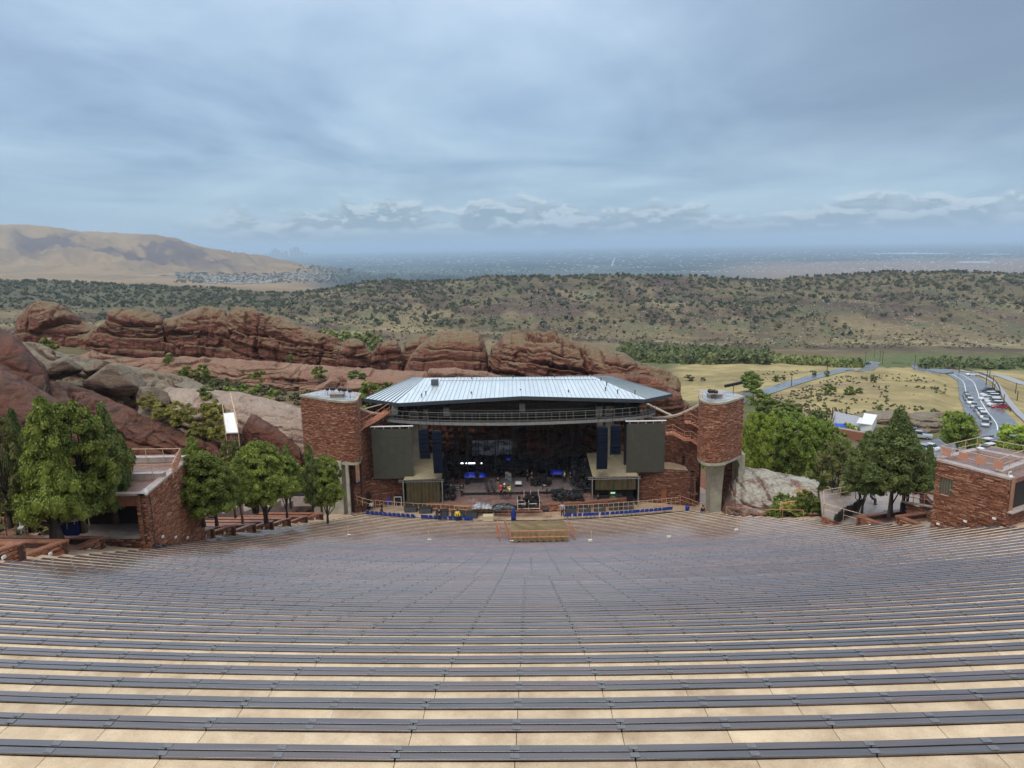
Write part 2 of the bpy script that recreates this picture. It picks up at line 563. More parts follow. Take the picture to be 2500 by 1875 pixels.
def plan_road(key, hw, pts, y0=110.0, zsm=9):
    P = [hit(x, y, y0) for x, y in pts]
    L = smooth_line(P, 8)
    zz = np.array([p.z for p in L]); ker = np.ones(zsm) / zsm
    zz = np.convolve(np.pad(zz, zsm // 2, 'edge'), ker, 'valid')
    L = [Vector((p.x, p.y, z)) for p, z in zip(L, zz)]
    ROADS[key] = (L, hw)


plan_road('road_west', 3.0, [(1560, 885), (1610, 858), (1660, 843), (1720, 825), (1770, 811), (1820, 800), (1865, 794), (1890, 791)])
def crp(pts): return [((2260 + x / 3.967) / KD, (880 + y / 3.967) / KD) for x, y in pts]


plan_road('road_main', 5.2, crp([(-330, 905), (-130, 880), (100, 850), (300, 815), (480, 780), (600, 745), (668, 690), (672, 630), (640, 570), (585, 500), (540, 430), (505, 360), (485, 290), (450, 215), (380, 160), (300, 128), (180, 104), (60, 86), (-60, 74)]), y0=112)
plan_road('road_far_right', 2.5, [(2120, 806), (2160, 812), (2212, 828), (2260, 838)])


def carve(L, hw, soft):
    pts = np.array([(p.x, p.y, p.z) for p in L])
    x0, x1 = pts[:, 0].min() - 25, pts[:, 0].max() + 25
    y0, y1 = pts[:, 1].min() - 25, pts[:, 1].max() + 25
    idx = np.where((GX > x0) & (GX < x1) & (GY > y0) & (GY < y1))
    gx, gy = GX[idx], GY[idx]
    best = np.full(gx.shape, 1e9); bz = np.zeros(gx.shape)
    for a, b in zip(pts[:-1], pts[1:]):
        dx, dy = b[0] - a[0], b[1] - a[1]
        t = np.clip(((gx - a[0]) * dx + (gy - a[1]) * dy) / max(dx * dx + dy * dy, 1e-6), 0, 1)
        d = np.hypot(gx - a[0] - t * dx, gy - a[1] - t * dy)
        m = d < best
        best = np.where(m, d, best); bz = np.where(m, a[2] + t * (b[2] - a[2]), bz)
    w = 1 - sstep(hw + 1.5, hw + soft, best)
    GZ[idx] = GZ[idx] * (1 - w) + (bz - 0.22) * w
    return best, idx


for key, (L, hw) in ROADS.items(): carve(L, hw, 9)

# land cover, per vertex base colour (albedo only)
def cover():
    az = GX / np.maximum(GY, 1); ly = np.log(np.maximum(GY, 5))
    xd = az * 1770 / KD + 1106
    n1 = fbm(GX / 14, GY / 14, 0, 4, 31); n2 = fbm(GX / 60, GY / 60, 0, 4, 32); n3 = fbm(GX / 3.2, GY / 3.2, 0, 3, 33)
    gold = np.array((.34, .275, .130)); gold2 = np.array((.24, .195, .095)); scrub = np.array((.14, .115, .065)); green = np.array((.105, .12, .045))
    brown = np.array((.165, .115, .085)); purp = np.array((.125, .085, .075)); earth = np.array((.22, .115, .075))
    def mx(a, b, w): return a * (1 - w[..., None]) + b * w[..., None]
    z = np.zeros(GX.shape)
    C = mx(scrub, green, sstep(-.25, .25, n1))
    C = mx(C, earth, sstep(.15, .5, n2 + .3 * n3) * .6)
    # meadows on the right
    mead = sstep(1440, 1490, xd) * sstep(205, 235, GY) * (1 - sstep(385, 415, GY))
    mound = sstep(1660, 1780, xd + 60 * n1) * sstep(168, 182, GY) * (1 - sstep(345, 375, GY))
    gcol = mx(gold, gold2, sstep(-.2, .4, n1 + .5 * n3))
    gcol = mx(gcol, brown, sstep(.05, .45, n2 + .35 * n1) * .45 * sstep(1500, 1650, xd) * (1 - sstep(1900, 1960, xd)) * (1 - sstep(250, 300, GY)))
    C = mx(C, gcol, np.maximum(mead, mound))
    C = mx(C, gcol, sstep(2130, 2170, xd) * sstep(140, 150, GY) * (1 - sstep(380, 400, GY)) * .9)
    # creek bottom
    creek = sstep(380, 410, GY) * (1 - sstep(520, 560, GY)) * (1 - mead * .4)
    C = mx(C, np.array((.10, .13, .05)), creek * .8)
    # hogback
    hog = sstep(540, 600, GY) * (1 - sstep(1300, 1500, GY))
    hcol = mx(np.array((.125, .100, .058)), np.array((.085, .062, .048)), sstep(-.12, .22, n2 + .18 * fbm(GX / 30, GY / 90, 0, 3, 35)))
    hcol = mx(hcol, np.array((.19, .15, .085)), sstep(.12, .4, fbm(GX / 45, GY / 120, 0, 4, 36)) * .8)
    hcol = mx(hcol, np.array((.09, .105, .055)), sstep(.1, .45, fbm(GX / 35, GY / 35, 0, 4, 37)) * .6)
    hcol = mx(hcol, np.array((.095, .098, .062)), (1 - sstep(350, 800, xd)) * sstep(750, 850, GY) * .75)
    C = mx(C, hcol, hog)
    foot = sstep(560, 590, GY) * (1 - sstep(640, 700, GY)) * sstep(-.2, .3, fbm(GX / 80, GY / 30, 0, 3, 38))
    C = mx(C, np.array((.30, .25, .13)), foot * .6)
    # green mountain and golden fields, left far
    far = sstep(1400, 1900, GY) * (1 - sstep(7000, 8500, GY)) * (1 - sstep(690, 800, xd))
    fcol = mx(np.array((.27, .185, .095)), np.array((.20, .14, .078)), sstep(-.3, .4, fbm(GX / 300, GY / 300, 0, 4, 41)))
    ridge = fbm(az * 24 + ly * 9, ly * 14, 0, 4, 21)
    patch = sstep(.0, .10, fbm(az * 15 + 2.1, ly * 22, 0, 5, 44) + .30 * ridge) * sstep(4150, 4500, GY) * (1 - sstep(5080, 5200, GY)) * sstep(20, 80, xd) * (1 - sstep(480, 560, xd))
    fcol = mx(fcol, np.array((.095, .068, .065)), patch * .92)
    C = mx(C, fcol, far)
    # plain
    pl = np.clip(sstep(1900, 2600, GY) * sstep(640, 760, xd) + sstep(7000, 8500, GY), 0, 1)
    pcol = mx(np.array((.030, .050, .048)), np.array((.08, .095, .085)), sstep(-.1, .35, fbm(GX / 500, GY / 900, 0, 5, 51)))
    tanb = sstep(1450, 1700, xd) * (1 - sstep(7200, 8600, GY + 500 * vnoise(GX / 900, GY / 900, 0, 55)))
    pcol = mx(pcol, np.array((.24, .17, .125)), tanb * .75)
    C = mx(C, pcol, pl)
    C = C * (1 + .22 * n3[..., None] * (GY < 1500)[..., None])
    # amphitheatre surroundings: red earth
    nearm = 1 - sstep(96, 112, GY)
    C = mx(C, mx(np.array((.23, .105, .07)), np.array((.12, .12, .05)), sstep(-.1, .3, n1)), nearm)
    return np.clip(C, .01, .8)


CV = cover()
ny_, nx_ = GX.shape
gm_ = bpy.data.materials.new('terrain'); gm_.use_nodes = True
k = NT(gm_.node_tree); gm_.node_tree.nodes.clear()
b = k.n('ShaderNodeBsdfPrincipled'); o_ = k.n('ShaderNodeOutputMaterial'); k.put(o_.inputs[0], b.outputs[0])
at_ = k.n('ShaderNodeAttribute', attribute_name='cover')
tco = k.n('ShaderNodeTexCoord').outputs['Object']
f1 = k.noise(tco, 1.1, 6, .65); f2 = k.noise(k.vmath('MULTIPLY', tco, (.12, .12, .12)), 1.0, 6, .65)
f3 = k.noise(k.vmath('MULTIPLY', tco, (.012, .012, .012)), 1.0, 5, .7)
vv = k.math('MULTIPLY', k.math('ADD', k.math('MULTIPLY', f1, .9), .55), k.math('ADD', k.math('MULTIPLY', f2, 1.0), .5))
vv = k.math('MULTIPLY', vv, k.math('ADD', k.math('MULTIPLY', f3, .7), .65))
sc_ = k.n('ShaderNodeVectorMath', operation='SCALE'); k.put(sc_.inputs[0], at_.outputs['Color']); k.put(sc_.inputs[3], vv)
k.put(b.inputs['Base Color'], sc_.outputs[0]); b.inputs['Roughness'].default_value = .95; b.inputs['Specular IOR Level'].default_value = .1
idx = np.arange(ny_ * nx_).reshape(ny_, nx_)
GF = np.stack([idx[:-1, :-1], idx[:-1, 1:], idx[1:, 1:], idx[1:, :-1]], -1).reshape(-1, 4)
tm = mesh_np('terrain', np.stack([GX, GY, GZ], -1).reshape(-1, 3), GF, gm_, True)
ca = tm.color_attributes.new('cover', 'FLOAT_COLOR', 'POINT')
ca.data.foreach_set('color', np.concatenate([CV.reshape(-1, 3), np.ones((ny_ * nx_, 1))], 1).astype(np.float32).ravel())
tag(link('ground', tm), 'rolling land of scrub, golden meadows, wooded ridge and hazy plain', None, None, 'structure')

M_asph = mat('wet_asphalt', (.12, .125, .14), (.18, .185, .20), .25, .30, 0, wet=.12, ior=1.5)
M_path = mat('pale_path', (.27, .27, .28), (.36, .36, .37), 2, .5, .1)
M_paint = mat('road_paint', (.75, .75, .72), None, rough=.5)


def ribbon(L, o0, o1, dz):
    V, F = [], []
    for i, p in enumerate(L):
        a = L[max(i - 1, 0)]; c = L[min(i + 1, len(L) - 1)]
        t = Vector((c.x - a.x, c.y - a.y, 0)).normalized(); n = Vector((t.y, -t.x, 0))
        V += [p + n * o0 + Vector((0, 0, dz)), p + n * o1 + Vector((0, 0, dz))]
    for i in range(len(L) - 1): F.append([2 * i, 2 * i + 1, 2 * i + 3, 2 * i + 2])
    return V, F


def add_ribbon(name, L, o0, o1, dz, m, parent=None):
    V, F = ribbon(L, o0, o1, dz)
    mb = MB(); mb.add(V, F)
    return mb.build(name, m, parent)


L, hw = ROADS['road_west']; tag(add_ribbon('road', L, -hw, hw, 0, M_asph), 'narrow grey road climbing across the grassy hill', None, None, 'structure')
L, hw = ROADS['road_main']; rm = tag(add_ribbon('road', L, -hw, hw, .004, M_asph), 'wide wet road curving past the parked cars', None, None, 'structure')
add_ribbon('lane_line', L[50:124], .3, .55, .03, M_paint, rm)
add_ribbon('lane_line', L[84:124], -3.2, -2.98, .03, M_paint, rm)
tag(add_ribbon('footpath', [p + Vector((0, 0, .10)) for p in L[62:128]], 7.2, 9.0, 0, M_path), 'pale kerbed path beside the wide wet road', None, None, 'structure')
L, hw = ROADS['road_far_right']; tag(add_ribbon('road', L, -hw, hw, 0, M_path), 'pale track on the far right meadow', None, None, 'structure')

# ------------------------------------------------------------ haze
hz = MB().box((0, 44000, 30), (190000, 96000, 446))
for i, v in enumerate(hz.v):
    pass
hm = bpy.data.materials.new('haze'); hm.use_nodes = True; hm.node_tree.nodes.clear()
k = NT(hm.node_tree)
pv = k.n('ShaderNodeVolumePrincipled'); pv.inputs['Color'].default_value = (.62, .80, 1.0, 1)
pv.inputs['Density'].default_value = HAZE = 7.5e-5
pv.inputs['Anisotropy'].default_value = 0.1
ho = k.n('ShaderNodeOutputMaterial'); k.put(ho.inputs[1], pv.outputs[0])
hzo = hz.build('haze', hm)
tag(hzo, 'thin rain haze over the valley and plain', None, None, 'stuff')

# ------------------------------------------------------------ concrete terraces and bench rows
M_conc = mat('tan_concrete', (.50, .38, .25), (.64, .51, .35), 2.2, .72, .3, 60, rand=.12, detail=12, lo=.36, hi=.64)
k = NT(M_conc.node_tree); b = next(n for n in M_conc.node_tree.nodes if n.type == 'BSDF_PRINCIPLED')
src = b.inputs['Base Color'].links[0].from_socket; ps = k.n('ShaderNodeNewGeometry').outputs['Position']
sp_ = k.ramp(k.noise(ps, 42, 3, .6), [(.27, (.38, .34, .30)), (.36, (.92, .91, .9)), (.62, (1, 1, 1)), (.74, (1.12, 1.1, 1.08))])
st_ = k.ramp(k.noise(ps, .8, 6, .65), [(.35, (.74, .70, .66)), (.5, (1, 1, 1)), (.7, (1.06, 1.05, 1.0))])
k.put(b.inputs['Base Color'], k.mix(1.0, k.mix(1.0, src, sp_, 'MULTIPLY'), st_, 'MULTIPLY'))
M_riser = mat('riser_concrete', (.40, .30, .20), (.50, .39, .27), 3.0, .8, .2, 30)
M_plate = mat('steel_plate', (.10, .105, .11), (.165, .17, .175), 30, .45, .2, 90, ior=1.6)


def wood_mat(g0=1.0):
    m = bpy.data.materials.new('wet_bench_wood'); m.use_nodes = True
    k = NT(m.node_tree); m.node_tree.nodes.clear()
    b = k.n('ShaderNodeBsdfPrincipled'); out = k.n('ShaderNodeOutputMaterial'); k.put(out.inputs[0], b.outputs[0])
    oi = k.n('ShaderNodeObjectInfo')
    tc = k.n('ShaderNodeTexCoord').outputs['Object']
    v = k.vmath('ADD', tc, k.vmath('MULTIPLY', oi.outputs['Random'], (97, 31, 53)))
    g = k.noise(k.vmath('MULTIPLY', v, (.9, 26, 26)), 1.0, 6, .65, .4)
    g2 = k.noise(k.vmath('MULTIPLY', v, (.5, 3, 3)), 1.0, 3, .5)
    col = k.ramp(g, [(.34, (.012, .010, .011)), (.42, (.034, .028, .030)), (.56, (.050, .041, .043)), (.68, (.092, .074, .075))])
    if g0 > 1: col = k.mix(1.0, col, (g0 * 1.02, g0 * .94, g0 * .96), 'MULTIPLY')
    tint = k.ramp(oi.outputs['Random'], [(0, (.75, .82, .95)), (.35, (1, 1, 1.03)), (.7, (1.22, 1.0, .92)), (1, (1.5, 1.05, .88))])
    col = k.mix(1.0, col, tint, 'MULTIPLY')
    col = k.mix(k.math('MULTIPLY', k.rng(g2, .45, .62), .35), col, (.075, .072, .078))
    k.put(b.inputs['Base Color'], col)
    k.put(b.inputs['Roughness'], k.math('ADD', .16, k.math('MULTIPLY', g2, .16)))
    b.inputs['IOR'].default_value = 1.65
    b.inputs['Coat Weight'].default_value = 1.0; b.inputs['Coat IOR'].default_value = 1.65; b.inputs['Coat Roughness'].default_value = .18
    bn = k.n('ShaderNodeBump'); bn.inputs['Strength'].default_value = .4; bn.inputs['Distance'].default_value = .012
    k.put(bn.inputs['Height'], g); k.put(b.inputs['Normal'], bn.outputs[0])
    return m


SHEEN_WOODS = [wood_mat(g) for g in (1.0, 1.3, 1.6, 2.0, 2.5, 2.8)]  # paler for lower rows: grazing sky sheen put into the wood colour


def wood_of(k): return SHEEN_WOODS[min(5, max(0, int((k - 2) / 6)))]



M_gapshade = mat('bench_gap_shade', (.006, .006, .007), None, rough=.9, spec=.1)  # black strips under the planks: shade of the gaps put into colour
bearer = MB()
ORD1 = ['zeroth', 'first', 'second', 'third', 'fourth', 'fifth', 'sixth', 'seventh', 'eighth', 'ninth', 'tenth', 'eleventh', 'twelfth', 'thirteenth',
        'fourteenth', 'fifteenth', 'sixteenth', 'seventeenth', 'eighteenth', 'nineteenth', 'twentieth']


def ordn(n):
    if n <= 20: return ORD1[n]
    t, u = divmod(n, 10); T = {2: 'twent', 3: 'thirt', 4: 'fort', 5: 'fift', 6: 'sixt', 7: 'sevent'}[t]
    return T + 'ieth' if u == 0 else T + 'y-' + ORD1[u]


NROW = 63
K0 = -3
PW, PT = .116, .028
# joint phase: photo plank joint at u=966 px on row 0
_p = atz(966 / KD, 1853 / KD, row_z(0)); PHI_J = math.atan2(_p.x - SX, SY - _p.y)


def band_step(k):
    return .01017 if k < 24 else (1.49 / 113 if k < 46 else 1.49 / 88)


plank_mesh = {}


def plank_me(Lp, w, m):
    key = (round(Lp, 2), w, m.name)
    if key not in plank_mesh:
        mb = MB().box((0, 0, 0), (key[0], w, PT), cham=.002)
        plank_mesh[key] = mesh_np('plank', mb.v, mb.f, m)
    return plank_mesh[key]


plate_me = mesh_np('bracket_plate', *(lambda m: (m.v, m.f))(MB().box((0, 0, 0), (.115, .085, .006))), M_plate)
terr = bpy.data.objects.new('seating_terrace', None); COL.objects.link(terr)
tag(terr, 'tan concrete terraces stepping down to the stage', None, None, 'structure'); WL[terr.name] = Vector((0, 0, 0))
slab_far = MB(); under = MB()
slab_cache = {}
seal = MB()
for k_ in range(K0, NROW + 1):
    z = row_z(k_); zn = row_z(k_ + 1); r = row_r(k_); rn = row_r(k_ + 1)
    p0 = edge_phi(k_, LEFT_E); p1 = edge_phi(k_, RIGHT_E)
    step = band_step(k_)
    a0 = math.floor((p0 - PHI_J) / step); a1 = math.ceil((p1 - PHI_J) / step)
    cells = [(max(p0, PHI_J + i * step), min(p1, PHI_J + (i + 1) * step)) for i in range(a0, a1)]
    cells = [(a, b) for a, b in cells if b - a > step * .12]
    # bench: the plank pair sits on the front edge of the tread.  bench back edge radius = r, front = r-.26
    if k_ < NROW:
        ri = 'bench_row'
        if k_ == 0: lab = 'curved double plank bench nearest the bottom edge of the picture'
        elif k_ < 0: lab = 'curved plank bench just below the bottom edge of the picture, %s out of view' % ordn(-k_)
        elif k_ <= 31: lab = 'long curved double plank bench, %s bench up from the bottom edge' % ordn(k_ + 1)
        else: lab = 'curved double plank bench, %s bench up the slope from the stage' % ordn(NROW - k_)
        bo = thing(ri, lab, 'bench', rp(r - .13, 0, z), 0, 'curved bench rows of the amphitheatre')
        org = WL[bo.name]
        rowmb = MB(); pw = PW if k_ < 10 else (.106 if k_ < 21 else .088); o1 = .062 if k_ < 21 else .056
        pl = [(PHI_J + 2 * i * step, PHI_J + 2 * (i + 1) * step) for i in range(a0 // 2 - 1, a1 // 2 + 2)]
        for a, b in pl:
            a2, b2 = max(a, p0), min(b, p1)
            if b2 - a2 < step * .2: continue
            for off in (o1, o1 + pw + .025):
                rr = r - off
                m = (a2 + b2) / 2; Lp = (b2 - a2) * rr - .018
                c = rp(rr, m, z + .020 + random.uniform(-.002, .002)) - org
                rz = m + random.uniform(-.0006, .0006)
                if k_ <= 30 and k_ >= -1:
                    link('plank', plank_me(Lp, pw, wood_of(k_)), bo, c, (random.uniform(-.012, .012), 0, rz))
                else:
                    rowmb.box(c, (Lp, pw, PT), rz)
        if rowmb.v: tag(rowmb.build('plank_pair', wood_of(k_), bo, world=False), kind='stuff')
        # brackets
        bm_ = MB()
        for i in range(a0, a1 + 1):
            ph = PHI_J + i * step
            if ph < p0 or ph > p1: continue
            for off in (o1, o1 + pw + .025) if k_ <= 34 else ():
                for sgn in ((0,) if (i % 2) else (0,)):
                    c = rp(r - off, ph, z + .020 + PT / 2 + .004) - org
                    if -1 <= k_ <= 7: link('bracket_plate', plate_me, bo, c, (0, 0, ph))
                    else: bm_.box(c, (.115, .085, .008), ph)
            pass
        if bm_.v: tag(bm_.build('bracket_plates', M_plate, bo, world=False), kind='stuff')
    # tread slab: from r + (tread) back to r - .27, thickness, with open joints
    zt = z
    for a, b in cells:
        if k_ < 14 and _hash(np.array(round((a - PHI_J) / step)), np.array(0), np.array(0), 5) > .45:
            q = [rp(r + .86, a - .004 / r, 0), rp(r + .86, a + .004 / r, 0), rp(r + .02, a + .004 / r, 0), rp(r + .02, a - .004 / r, 0)]; seal.add([(v.x, v.y, z + .003) for v in q], [(0, 1, 2, 3)])
        g = .005 / r
        ra, rb = r + ROW_D - .27 - .004, r - .27
        P = [rp(ra, a + g, 0), rp(ra, b - g, 0), rp(rb, b - g, 0), rp(rb, a + g, 0)]
        if -1 <= k_ <= 12:
            c = (P[0] + P[1] + P[2] + P[3]) / 4
            key = (k_, round(b - a, 5))
            if key not in slab_cache:
                m = (a + b) / 2; w = (b - a) / 2 - g
                mb = MB(); q = [rp(ra, -w, 0), rp(ra, w, 0), rp(rb, w, 0), rp(rb, -w, 0)]
                cc = (q[0] + q[1] + q[2] + q[3]) / 4
                mb.prism([(v.x - cc.x, v.y - cc.y) for v in (q[0], q[1], q[2], q[3])], -.16, 0)
                slab_cache[key] = mesh_np('concrete_slab', mb.v, mb.f, M_conc)
            link('concrete_slab', slab_cache[key], terr, (c.x, c.y, zt), (0, 0, (a + b) / 2))
        else:
            slab_far.prism([(v.x, v.y) for v in P], zt - .16, zt)
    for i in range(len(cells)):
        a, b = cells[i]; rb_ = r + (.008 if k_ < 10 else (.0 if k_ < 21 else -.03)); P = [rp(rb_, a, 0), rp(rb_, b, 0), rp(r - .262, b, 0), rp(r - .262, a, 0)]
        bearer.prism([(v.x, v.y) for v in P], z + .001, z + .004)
    # riser below the front edge, continuous along the arc
    n = max(6, int((p1 - p0) / .03))
    for i in range(n):
        a = p0 + (p1 - p0) * i / n; b = p0 + (p1 - p0) * (i + 1) / n
        P = [rp(r - .10, a, 0), rp(r - .10, b, 0), rp(r - .262, b, 0), rp(r - .262, a, 0)]
        under.prism([(v.x, v.y) for v in P], min(zn, z) - .5, z - .012)
tag(slab_far.build('terrace_slabs', M_conc, terr), kind='stuff')
seal.build('joint_sealant', mat('pale_sealant', (.6, .58, .54), (.75, .73, .7), 4, .6), terr)
tag(bearer.build('gap_shade_strips', M_gapshade, terr), kind='stuff')
tag(under.build('risers', M_riser, terr), kind='stuff')
# ------------------------------------------------------------ materials for the buildings
def sat(u, v, Y): return at(u / KD, v / KD, Y)
def satz(u, v, z): return atz(u / KD, v / KD, z)


def stone_mat(name, cols, rough=.8, wet=.25, bump=.5, bs=14):
    m = bpy.data.materials.new(name); m.use_nodes = True
    k = NT(m.node_tree); m.node_tree.nodes.clear()
    b = k.n('ShaderNodeBsdfPrincipled'); out = k.n('ShaderNodeOutputMaterial'); k.put(out.inputs[0], b.outputs[0])
    oi = k.n('ShaderNodeObjectInfo'); ge = k.n('ShaderNodeNewGeometry')
    r = k.math('FRACT', k.math('ADD', k.math('MULTIPLY', oi.outputs['Random'], 7.31), k.math('MULTIPLY', ge.outputs['Random Per Island'], 3.17)))
    pos = ge.outputs['Position']
    big = k.noise(k.vmath('MULTIPLY', pos, (.35, .35, .6)), 1.0, 4, .6)
    f = k.math('ADD', k.math('MULTIPLY', r, .65), k.math('MULTIPLY', big, .35))
    n = len(cols)
    col = k.ramp(f, [(.12 + .7 * i / (n - 1), c) for i, c in enumerate(cols)])
    fine = k.noise(pos, 9, 6, .7)
    col = k.mix(.75, col, k.ramp(fine, [(.3, .55), (.7, 1.35)]), 'MULTIPLY')
    k.put(b.inputs['Base Color'], col)
    k.put(b.inputs['Roughness'], k.math('SUBTRACT', rough, k.math('MULTIPLY', big, wet)))
    bn = k.n('ShaderNodeBump'); bn.inputs['Strength'].default_value = bump; bn.inputs['Distance'].default_value = .04
    k.put(bn.inputs['Height'], k.noise(pos, bs, 6, .7)); k.put(b.inputs['Normal'], bn.outputs[0])
    return m


M_stone = stone_mat('red_sandstone_blocks', [(.17, .058, .032), (.245, .090, .047), (.29, .112, .060), (.335, .145, .080), (.45, .25, .155)])
M_stone2 = stone_mat('brown_sandstone_blocks', [(.12, .042, .026), (.16, .060, .036), (.19, .075, .043), (.23, .098, .058), (.32, .165, .105)])
M_mortar = mat('dark_mortar', (.05, .024, .018), (.09, .042, .03), 6, .9, .3)
M_cap = mat('terracotta_cap', (.22, .092, .055), (.33, .155, .10), 2.2, .36, .12, 12, wet=.15, rand=.1)
M_capw = mat('wet_pale_cap', (.34, .27, .24), (.47, .39, .355), 2.2, .28, .1, 12)
M_plaza = mat('wet_tan_concrete', (.23, .185, .155), (.36, .30, .26), .5, .34, .1, 12, wet=.15)
M_floor = mat('wet_brown_paving', (.15, .085, .065), (.24, .14, .105), 1.1, .42, .15, 9, wet=.30, ior=1.5)
M_concg = mat('grey_concrete', (.27, .25, .19), (.42, .39, .31), .8, .75, .2, 9)
M_conct = mat('tan_path', (.34, .24, .16), (.47, .35, .25), 1.2, .5, .15, 20, wet=.2)
M_black = mat('black_paint', (.012, .012, .014), (.022, .022, .025), 5, .45)
M_blackf = mat('black_fabric', (.010, .010, .012), (.03, .03, .035), 9, .8, .4)
M_rail = mat('rust_red_rail', (.42, .17, .10), (.52, .24, .15), 4, .45)
M_railt = mat('tan_rail', (.48, .32, .20), (.60, .42, .28), 4, .45)
M_steel = mat('dark_steel', (.05, .052, .055), (.085, .088, .09), 4, .45)
M_grey = mat('grey_steel', (.17, .17, .16), (.24, .24, .225), 3, .5)
M_alu = mat('bright_aluminium', (.62, .63, .65), None, rough=.35, metal=.8)
M_white = mat('white_paint', (.78, .78, .76), (.70, .70, .68), 3, .5)
M_navy = mat('navy_cabinet', (.0025, .005, .014), (.005, .009, .022), 6, .65, spec=.15)
M_screen = mat('olive_grey_led_screen', (.052, .055, .044), (.066, .068, .055), 1.5, .32, rand=.05)
M_canvas = mat('olive_tan_canvas', (.26, .215, .13), (.33, .28, .18), 1.6, .75, .3, 4)
M_drape = mat('dark_olive_drape', (.055, .042, .018), (.085, .066, .030), 1.5, .85, .5, 3)
M_tarp = mat('shiny_tan_tarp', (.24, .17, .085), (.33, .245, .135), 1.2, .28, .9, 1.6, coat=.6)
M_blue = mat('blue_plastic', (.006, .055, .42), (.01, .08, .55), 4, .35)
M_bluetarp = mat('blue_tarp', (.01, .02, .42), (.03, .06, .65), 3, .4, .7, 3)
M_deck = mat('dusty_stage_deck', (.15, .085, .075), (.25, .155, .13), .9, .45, .1, 9, wet=.2)
M_riser2 = mat('grey_brown_riser_top', (.15, .115, .11), (.22, .17, .16), 1.6, .5)
M_door = mat('rust_brown_door', (.22, .07, .03), (.28, .10, .045), 3, .6)
M_darkdoor = mat('dark_doorway', (.02, .016, .014), (.03, .022, .02), 3, .6)
M_fascia = mat('dark_blue_fascia', (.035, .045, .055), (.05, .06, .072), 3, .4)


def roof_mat():
    m = bpy.data.materials.new('pale_metal_roof'); m.use_nodes = True
    k = NT(m.node_tree); m.node_tree.nodes.clear()
    b = k.n('ShaderNodeBsdfPrincipled'); out = k.n('ShaderNodeOutputMaterial'); k.put(out.inputs[0], b.outputs[0])
    oi = k.n('ShaderNodeObjectInfo'); pos = k.n('ShaderNodeNewGeometry').outputs['Position']
    n = k.noise(k.vmath('MULTIPLY', pos, (1.5, .25, 1)), 1, 5, .6)
    col = k.ramp(n, [(.3, (.60, .68, .72)), (.7, (.72, .79, .82))])
    vs = k.n('ShaderNodeVectorMath', operation='SCALE'); k.put(vs.inputs[0], col); k.put(vs.inputs[3], k.math('ADD', .94, k.math('MULTIPLY', oi.outputs['Random'], .1)))
    k.put(b.inputs['Base Color'], vs.outputs[0]); b.inputs['Roughness'].default_value = .3; b.inputs['IOR'].default_value = 1.6
    b.inputs['Coat Weight'].default_value = .6; b.inputs['Coat Roughness'].default_value = .2
    return m


M_roof = roof_mat()
M_seam = mat('roof_seam', (.20, .24, .26), None, rough=.4)

# unit stones shared by every wall
UNIT = []
for i in range(6):
    rs = random.Random(i)
    mb = MB(); mb.box((0, 0, 0), (1, 1, 1))
    j = lambda a: rs.uniform(-a, a)
    mb.v = [(x + j(.05), y + (j(.25) if y < 0 else 0), z + j(.11)) for x, y, z in mb.v]
    UNIT.append((mb.v, mb.f, [mesh_np('stone', mb.v, mb.f, M_stone), mesh_np('stone', mb.v, mb.f, M_stone2)]))


